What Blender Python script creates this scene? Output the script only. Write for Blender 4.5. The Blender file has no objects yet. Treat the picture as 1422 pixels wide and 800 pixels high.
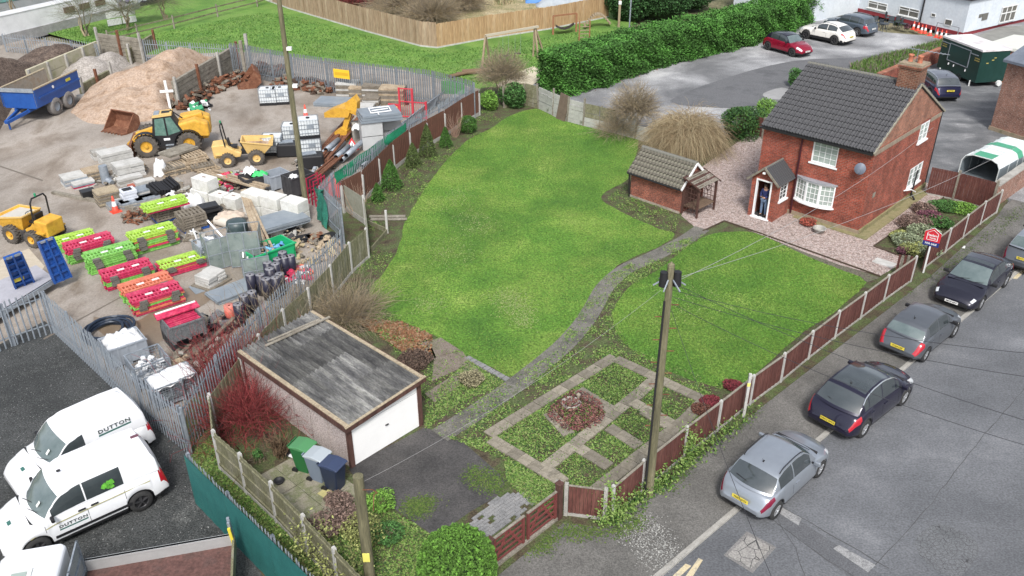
import bpy, bmesh, math, random
import numpy as np
from mathutils import Vector, Matrix
from mathutils.geometry import tessellate_polygon
random.seed(7); RNG=np.random.default_rng(7)
sc=bpy.context.scene; COL=sc.collection
PI=math.pi; R=math.radians
# ---------------- camera: a drone 18 m up, looking down at 29 degrees ----------------
CH=18.0; FPX=1200.0; PITCH=R(29.37); ROLL=R(-0.254)
FW=Vector((0,math.cos(PITCH),-math.sin(PITCH))); RT0=Vector((1,0,0)); UP0=Vector((0,math.sin(PITCH),math.cos(PITCH)))
RT=math.cos(ROLL)*RT0+math.sin(ROLL)*UP0; UP=-math.sin(ROLL)*RT0+math.cos(ROLL)*UP0
cam=bpy.data.cameras.new('camera'); camo=bpy.data.objects.new('camera',cam); COL.objects.link(camo)
cam.sensor_width=36; cam.lens=36*FPX/1422; cam.clip_end=2000; cam.clip_start=.3
mw=Matrix.Identity(4)
for i in range(3): mw[i][0]=RT[i]; mw[i][1]=UP[i]; mw[i][2]=-FW[i]
mw[2][3]=CH; camo.matrix_world=mw; sc.camera=camo
# ---------------- sky, sun, exposure: flat overcast daylight ----------------
SUN_EL,SUN_AZ=R(50),R(178)
w=bpy.data.worlds.new('World'); sc.world=w; w.use_nodes=True; nt=w.node_tree
bg=nt.nodes['Background']; sky=nt.nodes.new('ShaderNodeTexSky'); sky.sky_type='NISHITA'; sky.sun_disc=False
sky.sun_elevation=SUN_EL; sky.sun_rotation=SUN_AZ; sky.air_density=1; sky.dust_density=3; sky.ozone_density=1
hs=nt.nodes.new('ShaderNodeHueSaturation'); hs.inputs['Saturation'].default_value=.42
nt.links.new(sky.outputs[0],hs.inputs['Color']); nt.links.new(hs.outputs[0],bg.inputs['Color']); bg.inputs['Strength'].default_value=.13
sl=bpy.data.lights.new('sun','SUN'); sl.energy=2.0; sl.angle=R(11); sl.color=(1,.97,.93)
so=bpy.data.objects.new('sun',sl); COL.objects.link(so)
sd=Vector((math.sin(SUN_AZ)*math.cos(SUN_EL),math.cos(SUN_AZ)*math.cos(SUN_EL),math.sin(SUN_EL)))
so.rotation_euler=sd.to_track_quat('Z','Y').to_euler()
sc.view_settings.view_transform='Standard'; sc.view_settings.look='None'; sc.view_settings.exposure=0.78; sc.view_settings.gamma=1
# ---------------- surveying: where a sight line meets height z ----------------
def G(x,y,z=0.0):
    d=FW*FPX+RT*(x-711)-UP*(y-400); t=(z-CH)/d.z
    return Vector((d.x*t,d.y*t,z))
def ang(a,b): return math.atan2(b.y-a.y,b.x-a.x)
# ---------------- materials ----------------
MATS={}
def rgba(c): return (c[0],c[1],c[2],1)
def M(name,cols,scale=3,rough=.8,bump=0,bscale=40,metal=0,speck=0,sscale=60,spec=.4,world=False,detail=6,dist=0,stretch=None,coat=0,pos=None,large=0):
    if name in MATS: return MATS[name]
    m=bpy.data.materials.new(name); m.use_nodes=True; MATS[name]=m; n=m.node_tree; b=n.nodes['Principled BSDF']; L=n.links.new
    b.inputs['Roughness'].default_value=rough; b.inputs['Metallic'].default_value=metal; b.inputs['Specular IOR Level'].default_value=spec
    b.inputs['Coat Weight'].default_value=coat
    if len(cols)==1 and not bump and not speck and not large:
        b.inputs['Base Color'].default_value=rgba(cols[0]); return m
    if world: v=n.nodes.new('ShaderNodeNewGeometry').outputs['Position']
    else: v=n.nodes.new('ShaderNodeTexCoord').outputs['Object']
    if stretch:
        mp=n.nodes.new('ShaderNodeMapping'); mp.inputs['Scale'].default_value=stretch; L(v,mp.inputs[0]); v=mp.outputs[0]
    t=n.nodes.new('ShaderNodeTexNoise'); t.inputs['Scale'].default_value=scale; t.inputs['Detail'].default_value=detail; t.inputs['Roughness'].default_value=.65; t.inputs['Distortion'].default_value=dist; L(v,t.inputs['Vector'])
    cr=n.nodes.new('ShaderNodeValToRGB'); L(t.outputs['Fac'],cr.inputs[0])
    e=cr.color_ramp.elements; k=len(cols)
    while len(e)<k: e.new(.5)
    for i,c in enumerate(cols):
        e[i].position=(pos[i] if pos else (.3+.4*i/max(1,k-1) if k>1 else .5)); e[i].color=rgba(c)
    out=cr.outputs[0]
    if speck:
        t2=n.nodes.new('ShaderNodeTexNoise'); t2.inputs['Scale'].default_value=sscale; t2.inputs['Detail'].default_value=3; L(v,t2.inputs['Vector'])
        mr=n.nodes.new('ShaderNodeMapRange'); mr.inputs[1].default_value=.3; mr.inputs[2].default_value=.7; mr.inputs[3].default_value=1-speck; mr.inputs[4].default_value=1+speck; L(t2.outputs['Fac'],mr.inputs[0])
        mx=n.nodes.new('ShaderNodeVectorMath'); mx.operation='SCALE'; L(out,mx.inputs[0]); L(mr.outputs[0],mx.inputs['Scale']); out=mx.outputs[0]
    if large:
        t3=n.nodes.new('ShaderNodeTexNoise'); t3.inputs['Scale'].default_value=.22 if world else 1.1; t3.inputs['Detail'].default_value=4; t3.inputs['Distortion'].default_value=.3; L(v,t3.inputs['Vector'])
        mr=n.nodes.new('ShaderNodeMapRange'); mr.inputs[1].default_value=.35; mr.inputs[2].default_value=.65; mr.inputs[3].default_value=1-large; mr.inputs[4].default_value=1+large; L(t3.outputs['Fac'],mr.inputs[0])
        mx=n.nodes.new('ShaderNodeVectorMath'); mx.operation='SCALE'; L(out,mx.inputs[0]); L(mr.outputs[0],mx.inputs['Scale']); out=mx.outputs[0]
    L(out,b.inputs['Base Color'])
    if bump:
        t4=n.nodes.new('ShaderNodeTexNoise'); t4.inputs['Scale'].default_value=bscale; t4.inputs['Detail'].default_value=5; L(v,t4.inputs['Vector'])
        bp=n.nodes.new('ShaderNodeBump'); bp.inputs['Strength'].default_value=min(1,bump); bp.inputs['Distance'].default_value=.03; L(t4.outputs['Fac'],bp.inputs['Height']); L(bp.outputs[0],b.inputs['Normal'])
    return m
def brickmat(name,c1,c2,mortar,bw=.225,bh=.075,patch=None,k=.35):
    m=bpy.data.materials.new(name); m.use_nodes=True; MATS[name]=m; n=m.node_tree; b=n.nodes['Principled BSDF']; L=n.links.new
    b.inputs['Roughness'].default_value=.9; b.inputs['Specular IOR Level'].default_value=.2
    tc=n.nodes.new('ShaderNodeTexCoord'); sp=n.nodes.new('ShaderNodeSeparateXYZ'); L(tc.outputs['Object'],sp.inputs[0])
    ad=n.nodes.new('ShaderNodeMath'); L(sp.outputs[0],ad.inputs[0]); L(sp.outputs[1],ad.inputs[1])
    cb=n.nodes.new('ShaderNodeCombineXYZ'); L(ad.outputs[0],cb.inputs[0]); L(sp.outputs[2],cb.inputs[1])
    br=n.nodes.new('ShaderNodeTexBrick'); br.inputs['Scale'].default_value=1; br.inputs['Brick Width'].default_value=bw; br.inputs['Row Height'].default_value=bh; br.inputs['Mortar Size'].default_value=.009
    br.inputs['Color1'].default_value=rgba(c1); br.inputs['Color2'].default_value=rgba(c2); br.inputs['Mortar'].default_value=rgba(mortar); br.inputs['Bias'].default_value=-.1; L(cb.outputs[0],br.inputs['Vector'])
    t=n.nodes.new('ShaderNodeTexNoise'); t.inputs['Scale'].default_value=1.3; t.inputs['Detail'].default_value=8; t.inputs['Roughness'].default_value=.75; L(tc.outputs['Object'],t.inputs['Vector'])
    mr=n.nodes.new('ShaderNodeMapRange'); mr.inputs[1].default_value=.3; mr.inputs[2].default_value=.7; mr.inputs[3].default_value=1-k; mr.inputs[4].default_value=1+k; L(t.outputs['Fac'],mr.inputs[0])
    mx=n.nodes.new('ShaderNodeVectorMath'); mx.operation='SCALE'; L(br.outputs['Color'],mx.inputs[0]); L(mr.outputs[0],mx.inputs['Scale']); out=mx.outputs[0]
    if patch:
        t2=n.nodes.new('ShaderNodeTexNoise'); t2.inputs['Scale'].default_value=9; t2.inputs['Detail'].default_value=6; t2.inputs['Roughness'].default_value=.8
        mp=n.nodes.new('ShaderNodeMapping'); mp.inputs['Scale'].default_value=(1,1,2.6); L(tc.outputs['Object'],mp.inputs[0]); L(mp.outputs[0],t2.inputs['Vector'])
        cr=n.nodes.new('ShaderNodeValToRGB'); cr.color_ramp.elements[0].position=patch[1]; cr.color_ramp.elements[1].position=patch[1]+.06; L(t2.outputs['Fac'],cr.inputs[0])
        mm=n.nodes.new('ShaderNodeMix'); mm.data_type='RGBA'; L(cr.outputs[0],mm.inputs[0]); L(out,mm.inputs[6]); mm.inputs[7].default_value=rgba(patch[0]); out=mm.outputs[2]
    L(out,b.inputs['Base Color'])
    bp=n.nodes.new('ShaderNodeBump'); bp.inputs['Strength'].default_value=.6; bp.inputs['Distance'].default_value=.01; bp.invert=True; L(br.outputs['Fac'],bp.inputs['Height']); L(bp.outputs[0],b.inputs['Normal'])
    return m
# ---------------- object helpers ----------------
def link(name,me,mat=None,parent=None,label=None):
    o=bpy.data.objects.new(name,me); COL.objects.link(o)
    if mat is not None:
        for x in (mat if isinstance(mat,(list,tuple)) else [mat]): me.materials.append(x)
    if parent is not None: o.parent=parent
    if label: o['label']=label
    return o
def tag(o,label=None,cat=None,group=None,kind=None):
    if label: o['label']=label
    if cat: o['category']=cat
    if group: o['group']=group
    if kind: o['kind']=kind
    return o
def thing(name,label,cat,loc=(0,0,0),rz=0,group=None):
    o=bpy.data.objects.new(name,None); COL.objects.link(o); o.location=loc; o.rotation_euler=(0,0,rz); o.empty_display_size=.2
    return tag(o,label,cat,group)
def copy_thing(o,loc=None,rz=None,label=None,parent=None):
    c=o.copy(); COL.objects.link(c)
    if parent is not None: c.parent=parent
    if loc is not None: c.location=loc
    if rz is not None: c.rotation_euler=(0,0,rz)
    if label: c['label']=label
    for ch in list(o.children): copy_thing(ch,parent=c)
    return c
def rot(rx=0,ry=0,rz=0):
    return Matrix.Rotation(rz,3,'Z')@Matrix.Rotation(ry,3,'Y')@Matrix.Rotation(rx,3,'X')
class B:
    def __init__(s): s.v=[]; s.f=[]; s.m=[]; s.sm=[]; s.cur=0; s.smooth=False
    def add(s,vs,fs):
        o=len(s.v); s.v.extend([tuple(v) for v in vs])
        for f in fs: s.f.append(tuple(o+i for i in f)); s.m.append(s.cur); s.sm.append(s.smooth)
        return s
    def box(s,x0,x1,y0,y1,z0,z1):
        return s.add([(x0,y0,z0),(x1,y0,z0),(x1,y1,z0),(x0,y1,z0),(x0,y0,z1),(x1,y0,z1),(x1,y1,z1),(x0,y1,z1)],[(0,3,2,1),(4,5,6,7),(0,1,5,4),(1,2,6,5),(2,3,7,6),(3,0,4,7)])
    def bx(s,c,sz,rx=0,ry=0,rz=0,tz=1,jit=0):   # tz: top scale
        m=rot(rx,ry,rz); h=Vector(sz)/2; vs=[]
        for k in (-1,1):
            for a,b in ((-1,-1),(1,-1),(1,1),(-1,1)):
                q=tz if k>0 else 1
                p=Vector((a*h.x*q,b*h.y*q,k*h.z))
                if jit: p+=Vector([random.uniform(-jit,jit) for _ in range(3)])
                vs.append(m@p+Vector(c))
        return s.add(vs,[(0,3,2,1),(4,5,6,7),(0,1,5,4),(1,2,6,5),(2,3,7,6),(3,0,4,7)])
    def cyl(s,p,q,r0,r1=None,n=12,cap=True):
        r1=r0 if r1 is None else r1; p=Vector(p); q=Vector(q); d=(q-p).normalized(); a=d.orthogonal().normalized(); b=d.cross(a)
        vs=[]
        for c,r in ((p,r0),(q,r1)):
            for i in range(n): t=2*PI*i/n; vs.append(c+a*(r*math.cos(t))+b*(r*math.sin(t)))
        fs=[(i,(i+1)%n,n+(i+1)%n,n+i) for i in range(n)]
        sm=s.smooth; s.smooth=n>6; s.add(vs,fs); s.smooth=False
        if cap: s.add(vs,[tuple(range(n-1,-1,-1)),tuple(range(n,2*n))])
        s.smooth=sm; return s
    def bar(s,p,q,w,h=None):
        h=w if h is None else h; p=Vector(p); q=Vector(q); d=(q-p).normalized()
        u=Vector((0,0,1)) if abs(d.z)<.95 else Vector((0,1,0)); a=d.cross(u).normalized(); b=a.cross(d)
        vs=[c+a*(i*w/2)+b*(j*h/2) for c in (p,q) for i,j in ((-1,-1),(1,-1),(1,1),(-1,1))]
        return s.add(vs,[(0,1,2,3),(7,6,5,4),(0,4,5,1),(1,5,6,2),(2,6,7,3),(3,7,4,0)])
    def tube(s,pts,r,n=8):
        for a,b in zip(pts[:-1],pts[1:]): s.cyl(a,b,r,r,n)
        return s
    def prism(s,poly,a0,a1,axis='z'):
        n=len(poly)
        def P(u,v,t): return {'z':(u,v,t),'x':(t,u,v),'y':(u,t,v)}[axis]
        vs=[P(u,v,a0) for u,v in poly]+[P(u,v,a1) for u,v in poly]
        s.add(vs,[tuple(range(n-1,-1,-1)),tuple(range(n,2*n))]+[(i,(i+1)%n,n+(i+1)%n,n+i) for i in range(n)]); return s
    def lathe(s,prof,c=(0,0,0),n=16,axis='z'):   # prof: [(r,h)]
        vs=[];k=len(prof)
        for i in range(n):
            t=2*PI*i/n
            for r,h in prof:
                x,y=r*math.cos(t),r*math.sin(t)
                p=(x,y,h) if axis=='z' else (x,h,y)
                vs.append(Vector(p)+Vector(c))
        sm=s.smooth; s.smooth=True
        s.add(vs,[(i*k+j,((i+1)%n)*k+j,((i+1)%n)*k+j+1,i*k+j+1) for i in range(n) for j in range(k-1)]); s.smooth=sm; return s
    def poly(s,pts): return s.add(pts,[tuple(range(len(pts)))])
    def mesh(s,name):
        me=bpy.data.meshes.new(name); me.from_pydata(s.v,[],s.f)
        me.polygons.foreach_set('material_index',s.m); me.polygons.foreach_set('use_smooth',s.sm)
        bm=bmesh.new(); bm.from_mesh(me); bmesh.ops.recalc_face_normals(bm,faces=bm.faces); bm.to_mesh(me); bm.free()
        return me
    def make(s,name,mat,parent=None,label=None): return link(name,s.mesh(name),mat,parent,label)
def bevel(o,w=.02,seg=2):
    md=o.modifiers.new('bevel','BEVEL'); md.width=w; md.segments=seg; md.limit_method='ANGLE'; md.angle_limit=R(40); return o
def top(name,b,mat,label,cat,loc=(0,0,0),rz=0,group=None):    # a thing that is one mesh
    o=b.make(name,mat); o.location=loc; o.rotation_euler=(0,0,rz); return tag(o,label,cat,group)
def fastmesh(name,V,F,mat,mi=None,smooth=False):
    me=bpy.data.meshes.new(name); k=F.shape[1]
    me.vertices.add(len(V)); me.vertices.foreach_set('co',V.astype(np.float32).ravel())
    me.loops.add(F.size); me.loops.foreach_set('vertex_index',F.astype(np.int32).ravel())
    me.polygons.add(len(F)); me.polygons.foreach_set('loop_start',np.arange(0,F.size,k,dtype=np.int32)); me.polygons.foreach_set('loop_total',np.full(len(F),k,dtype=np.int32))
    for x in (mat if isinstance(mat,(list,tuple)) else [mat]): me.materials.append(x)
    if mi is not None: me.polygons.foreach_set('material_index',mi.astype(np.int32))
    if smooth: me.polygons.foreach_set('use_smooth',np.ones(len(F),dtype=bool))
    me.update(calc_edges=True); return me
def spline(pts,k=5,closed=True):
    n=len(pts); out=[]
    rng=range(n) if closed else range(n-1)
    for i in rng:
        p=[pts[(i+j-1)%n] if closed else pts[max(0,min(n-1,i+j-1))] for j in range(4)]
        for s in range(k):
            t=s/k
            out.append(tuple(.5*((2*p[1][d])+(-p[0][d]+p[2][d])*t+(2*p[0][d]-5*p[1][d]+4*p[2][d]-p[3][d])*t*t+(-p[0][d]+3*p[1][d]-3*p[2][d]+p[3][d])*t**3) for d in range(2)))
    if not closed: out.append(tuple(pts[-1]))
    return out
def sheet(name,pts,z,mat,kind='structure',curve=0,jit=0,thick=0,parent=None):
    if curve: pts=spline(pts,curve)
    W=[G(x,y,0) for x,y in pts]; W=[Vector((p.x+random.uniform(-jit,jit),p.y+random.uniform(-jit,jit),z)) for p in W]
    tri=tessellate_polygon([W]); b=B(); fs=[]
    for t in tri:
        a,c,d=[W[i] for i in t]; nz=(c-a).cross(d-a).z
        fs.append(tuple(t) if nz>0 else tuple(reversed(t)))
    n=len(W); vs=list(W)
    if thick:
        vs+= [p-Vector((0,0,thick)) for p in W]; fs+=[(i,(i+1)%n,n+(i+1)%n,n+i) for i in range(n)]
    b.add(vs,fs); me=bpy.data.meshes.new(name); me.from_pydata(b.v,[],b.f); o=link(name,me,mat,parent)
    if kind: o['kind']=kind
    return o
def inpoly(P,poly):
    x,y=P[:,0],P[:,1]; ins=np.zeros(len(P),bool); n=len(poly)
    for i in range(n):
        x0,y0=poly[i][:2]; x1,y1=poly[(i+1)%n][:2]
        c=((y0>y)!=(y1>y)); 
        with np.errstate(divide='ignore',invalid='ignore'): xi=(x1-x0)*(y-y0)/(y1-y0+1e-12)+x0
        ins^=c&(x<xi)
    return ins
def region(pts,n,curve=0,clump=0,world=False):
    if curve: pts=spline(pts,curve)
    W=pts if world else [tuple(G(x,y,0)[:2]) for x,y in pts]; A=np.array([p[:2] for p in W]); lo,hi=A.min(0),A.max(0); out=[];tot=0
    if clump: cc=RNG.uniform(lo,hi,(max(3,int(n/clump)),2)); cs=RNG.uniform(.1,.45,len(cc))
    for _ in range(60):
        if clump:
            k=RNG.integers(0,len(cc),n); P=cc[k]+RNG.normal(0,1,(n,2))*cs[k][:,None]
        else: P=RNG.uniform(lo,hi,(n,2))
        P=P[inpoly(P,W)]; out.append(P); tot+=len(P)
        if tot>=n: break
    return np.concatenate(out)[:n]
def leafmesh(name,P,size,mats,up=.6,flat=False,sizevar=.5,mi=None):
    """small leaf quads at points P (N,3)"""
    n=len(P); nrm=RNG.normal(0,1,(n,3)); nrm[:,2]=np.abs(nrm[:,2])+up*2; nrm/=np.linalg.norm(nrm,axis=1)[:,None]
    a=np.cross(nrm,RNG.normal(0,1,(n,3))); a/=np.linalg.norm(a,axis=1)[:,None]+1e-9; b=np.cross(nrm,a)
    s=(size*(1-sizevar+2*sizevar*RNG.random(n)))[:,None]
    V=np.stack([P-a*s,P-b*s*.55,P+a*s,P+b*s*.55],1).reshape(-1,3); F=np.arange(n*4).reshape(n,4)
    if mi is None: mi=RNG.integers(0,len(mats),n)
    return fastmesh(name,V,F,mats,mi)
def blades(name,P,h,w,mats,lean=.5,mi=None):
    n=len(P); th=RNG.uniform(0,2*PI,n); d=np.stack([np.cos(th),np.sin(th),np.zeros(n)],1); hh=(h*RNG.uniform(.5,1.3,n))[:,None]
    L=np.stack([np.cos(th+1.57),np.sin(th+1.57),np.zeros(n)],1)*RNG.normal(0,lean,n)[:,None]*hh; tip=P+L+np.array([0,0,1])*hh
    V=np.stack([P-d*w,P+d*w,tip],1).reshape(-1,3); F=np.arange(n*3).reshape(n,3)
    if mi is None: mi=RNG.integers(0,len(mats),n)
    return fastmesh(name,V,F,mats,mi)
def z3(P,z=0): return np.concatenate([P,np.full((len(P),1),z)],1)
def strands(name,Q,r0,r1,mats,mi=None):
    """Q (N,K,3) polylines -> three-sided tapering twigs"""
    N,K,_=Q.shape; D=np.gradient(Q,axis=1); D/=np.linalg.norm(D,axis=2)[...,None]+1e-9
    ref=np.tile(np.array([.3,.2,1.]),(N,K,1)); a=np.cross(D,ref); a/=np.linalg.norm(a,axis=2)[...,None]+1e-9; b=np.cross(D,a)
    t=np.linspace(0,1,K); r0=np.broadcast_to(np.asarray(r0,float),(N,)); r=(r0[:,None]*(1-t)+r1*t)[...,None]; V=[]
    for k in range(3):
        an=2*PI*k/3; V.append(Q+a*r*math.cos(an)+b*r*math.sin(an))
    V=np.stack(V,2).reshape(-1,3); idx=np.arange(N*K*3).reshape(N,K,3); F=[]
    for k in range(3):
        j=(k+1)%3; F.append(np.stack([idx[:,:-1,k],idx[:,:-1,j],idx[:,1:,j],idx[:,1:,k]],-1).reshape(-1,4))
    F=np.concatenate(F); 
    if mi is None: m=np.repeat(RNG.integers(0,len(mats),N),(K-1)); m=np.tile(m,3)
    else: m=np.zeros(len(F))
    return fastmesh(name,V,F,mats,m)
def textmesh(s,size,depth=.004,spacing=1.0):
    c=bpy.data.curves.new('lettering','FONT'); c.body=s; c.size=size; c.extrude=depth; c.align_x='CENTER'; c.align_y='CENTER'; c.space_character=spacing; c.resolution_u=2; c.offset=size*.018
    o=bpy.data.objects.new('t',c); COL.objects.link(o); dg=bpy.context.evaluated_depsgraph_get(); dg.update()
    me=bpy.data.meshes.new_from_object(o.evaluated_get(dg)); bpy.data.objects.remove(o); me.name='lettering'; return me
def text(s,size,mat,parent,loc,mrot,depth=.004,name='lettering',sx=1,spacing=1.0):
    o=link(name,textmesh(s,size,depth,spacing),mat,parent); o.matrix_local=Matrix.Translation(loc)@mrot.to_4x4()@Matrix.Diagonal((sx,1,1,1)); return o
FACE_MY=Matrix(((1,0,0),(0,0,-1),(0,1,0)))      # text reads towards -Y
FACE_PX=Matrix(((0,0,1),(1,0,0),(0,1,0)))       # towards +X
FACE_MX=Matrix(((0,0,-1),(-1,0,0),(0,1,0)))     # towards -X
FACE_PY=Matrix(((-1,0,0),(0,0,1),(0,1,0)))      # towards +Y
# ---------------- common materials ----------------
soil=M('soil',[(.035,.026,.016),(.07,.056,.034),(.065,.09,.03),(.10,.105,.055)],1.6,.95,.6,25,speck=.5,sscale=18,world=True)
lawnm=M('lawn_grass',[(.048,.125,.016),(.082,.18,.022),(.13,.222,.034),(.22,.28,.07)],.3,.9,.8,45,speck=.5,sscale=11,world=True,large=.14,pos=[.3,.45,.58,.75],dist=.2,detail=12)
fieldm=M('field_grass',[(.06,.145,.025),(.09,.19,.03),(.13,.23,.045),(.11,.18,.05)],.4,.9,.8,20,speck=.35,sscale=9,world=True,large=.1)
yardm=M('yard_concrete',[(.14,.112,.086),(.215,.183,.152),(.30,.268,.235),(.165,.135,.105)],.35,.75,.25,20,speck=.16,sscale=14,world=True,large=.14,stretch=(1,.6,1),dist=.25)
tarm=M('car_park_tarmac',[(.025,.027,.027),(.055,.058,.058),(.038,.041,.041),(.095,.098,.095)],.55,.85,.7,50,speck=.75,sscale=20,world=True,large=.2)
roadm=M('road_asphalt',[(.088,.092,.10),(.108,.113,.122),(.128,.133,.143),(.175,.18,.19)],.35,.8,.5,70,speck=.3,sscale=22,world=True,large=.12,stretch=(.75,1,1))
pavem=M('pavement_asphalt',[(.085,.083,.077),(.122,.118,.11),(.16,.155,.145)],.6,.85,.5,60,speck=.35,sscale=24,world=True,large=.12)
drivem=M('driveway_tarmac',[(.035,.034,.034),(.062,.059,.058),(.082,.077,.074)],.8,.85,.5,50,speck=.35,sscale=22,world=True,large=.2)
rearm=M('rear_asphalt',[(.13,.133,.14),(.20,.203,.21),(.28,.283,.29),(.42,.42,.42)],.22,.8,.4,30,speck=.3,sscale=12,world=True,large=.18,pos=[.3,.45,.58,.75],dist=.3)
darkyard=M('worn_dark_asphalt',[(.08,.083,.088),(.13,.134,.14),(.19,.193,.198),(.40,.40,.40)],.5,.8,.4,30,speck=.25,sscale=14,world=True,pos=[.3,.5,.62,.74],dist=.4,stretch=(1,1.6,1),detail=10)
gravelm=M('pink_gravel',[(.19,.14,.12),(.30,.235,.21),(.42,.355,.33),(.24,.18,.165)],5.5,.9,.9,60,speck=.55,sscale=19,world=True,large=.07)
concm=M('concrete',[(.22,.21,.19),(.31,.30,.275),(.38,.37,.34)],2.2,.85,.3,30,speck=.2,sscale=40)
conclight=M('pale_concrete',[(.34,.335,.315),(.44,.435,.415),(.52,.515,.50)],1.8,.85,.25,25,speck=.12,sscale=40)
pathm=M('path_concrete',[(.06,.062,.05),(.11,.105,.093),(.155,.148,.13),(.07,.09,.035)],1.0,.9,.4,30,speck=.35,sscale=20,world=True)
slabm=M('paving_slab',[(.19,.165,.13),(.27,.235,.19),(.34,.30,.25)],3.0,.9,.3,30,speck=.25,sscale=30,world=True,large=.12)
mossm=M('moss',[(.05,.09,.012),(.10,.17,.02),(.07,.075,.03)],3,.95,.8,30,speck=.4,sscale=15,world=True)
blockm=M('grey_block_paver',[(.13,.13,.13),(.20,.20,.20),(.26,.255,.25)],2.0,.9,.3,30,speck=.2,sscale=25,world=True)
leafG=[M('leaf_green',[(.06,.13,.02)]),M('leaf_mid',[(.11,.20,.035)]),M('leaf_pale',[(.18,.26,.07)]),M('leaf_dark',[(.03,.07,.018)])]
dead=[M('dead_leaf_brown',[(.16,.075,.035)]),M('dead_leaf_rust',[(.22,.10,.05)]),M('dead_leaf_tan',[(.25,.17,.10)])]
twigm=[M('twig_tan',[(.26,.205,.13)]),M('twig_grey',[(.20,.17,.13)]),M('twig_straw',[(.34,.28,.18)])]
redtw=[M('twig_crimson',[(.22,.03,.035)]),M('twig_maroon',[(.14,.03,.03)]),M('twig_rose',[(.30,.06,.06)])]
# ---------------- ground ----------------
def zone(name,pts,z,mat,**k): return sheet(name,pts,z,mat,**k)
b=B(); b.add([(-400,-100,-.30),(400,-100,-.30),(400,700,-.30),(-400,700,-.30)],[(0,1,2,3)])
o=b.make('ground',M('rough_ground',[(.09,.10,.045),(.15,.14,.08),(.20,.175,.115)],.15,.95,.5,6,speck=.4,sscale=3,world=True)); o['kind']='structure'
YARD=[(-260,560),(0,478),(62,446),(250,614),(262,560),(350,470),(440,400),(482,340),(447,314),(560,215),(655,150),(668,122),(560,95),(345,70),(205,75),(-10,45),(-400,80),(-500,300)]
zone('yard_ground',YARD,0,yardm,thick=.3)
zone('car_park',[(-300,575),(0,478),(62,446),(252,614),(320,720),(450,830),(420,1100),(-500,1300),(-700,700)],.004,tarm,thick=.3)
GARD=[(252,614),(262,560),(350,470),(440,400),(482,340),(447,314),(560,215),(655,150),(668,122),(735,118),(770,140),(905,192),(985,200),(1050,168),(1290,250),(1400,278),(1385,300),(1290,385),(960,640),(838,732),(782,726),(690,800),(560,960),(420,900),(320,720)]
zone('garden_soil',GARD,.008,soil,thick=.3)
zone('field',[(140,66),(205,76),(345,72),(560,97),(668,124),(705,118),(755,108),(860,50),(900,10),(760,-20),(620,60),(500,40),(400,5),(300,-20),(180,20)],.004,fieldm,thick=.3)
zone('rear_car_park',[(735,118),(760,135),(840,170),(905,192),(985,205),(1062,170),(1100,175),(1290,248),(1500,300),(1900,280),(1700,60),(1420,20),(1320,52),(1230,45),(1120,20),(1090,38),(915,85)],0,rearm,thick=.3)
zone('side_yard',[(1225,130),(1262,98),(1300,80),(1400,98),(1600,170),(1600,290),(1430,255),(1330,290),(1284,262),(1240,200)],.012,darkyard)
zone('asphalt_patch',[(930,140),(1010,108),(1100,85),(1190,80),(1260,72),(1285,90),(1240,100),(1180,130),(1120,150),(1000,150)],.012,M('dark_patch',[(.075,.077,.082),(.12,.122,.128),(.10,.1,.106)],.5,.8,.4,30,speck=.25,sscale=12,world=True),curve=3)
zone('worn_patch',[(1060,130),(1085,122),(1100,128),(1088,138),(1066,137)],.018,M('pale_worn',[(.22,.22,.22),(.30,.30,.30)],.8,.85,.3,30,speck=.2,world=True),curve=3)
# road and pavement (road is 0.1 m lower)
RZ=-.10
def GR(x,y,z=RZ): return G(x,y,z)
k0,k1=G(980,741,RZ),G(1422,368,RZ); kd=(k1-k0).normalized(); kn=Vector((kd.y,-kd.x,0))
def along(base,s,off,z): p=base+kd*s+kn*off; return (p.x,p.y,z)
b=B(); b.add([along(k0,-60,.1,RZ),along(k0,-60,40,RZ),along(k0,160,40,RZ),along(k0,160,.1,RZ)],[(0,1,2,3)]); o=b.make('road',roadm); o['kind']='structure'
b=B(); b.add([along(k0,-60,-3.1,-.012),along(k0,-60,0,-.03),along(k0,160,0,-.03),along(k0,160,-3.1,-.012)],[(0,1,2,3)]); o=b.make('pavement',pavem); o['kind']='structure'
# kerb: separate stones, dropped by the gate
kerbo=tag(bpy.data.objects.new('kerb',None),kind='structure'); COL.objects.link(kerbo)
kb=B(); kb.box(-.455,.455,-.075,.075,-.2,0); km=kb.mesh('kerb_stone'); km.materials.append(concm)
for i in range(-14,60):
    o=link('kerb_stone',km,None,kerbo); p=along(k0,i*.92,.06,-.022+random.uniform(-.004,.004)); o.location=p; o.rotation_euler=(0,0,math.atan2(kd.y,kd.x)+random.uniform(-.004,.004))
def rsheet(name,pts,z,mat,curve=0,kind='structure'):
    if curve: pts=spline(pts,curve)
    W=[G(x,y,RZ) for x,y in pts]; W=[Vector((p.x,p.y,RZ+z)) for p in W]
    me=bpy.data.meshes.new(name); fs=[tuple(t) if (W[t[1]]-W[t[0]]).cross(W[t[2]]-W[t[0]]).z>0 else tuple(reversed(t)) for t in tessellate_polygon([W])]
    me.from_pydata(W,[],fs); o=link(name,me,mat); o['kind']=kind; return o
pl=M('worn_white_paint',[(.13,.135,.14),(.27,.27,.27),(.12,.125,.13)],5,.8,.2,40,speck=.3,sscale=30,world=True)
yl=M('worn_yellow_paint',[(.40,.32,.18),(.52,.45,.30),(.20,.19,.17)],4,.8,.2,40,speck=.2,world=True)
rsheet('trench_repair',[(1072,716),(1082,706),(1140,742),(1225,800),(1300,870),(1262,870),(1200,818),(1130,765)],.004,M('trench_asphalt',[(.08,.083,.09),(.115,.118,.126)],1,.8,.4,60,speck=.3,sscale=22,world=True))
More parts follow.
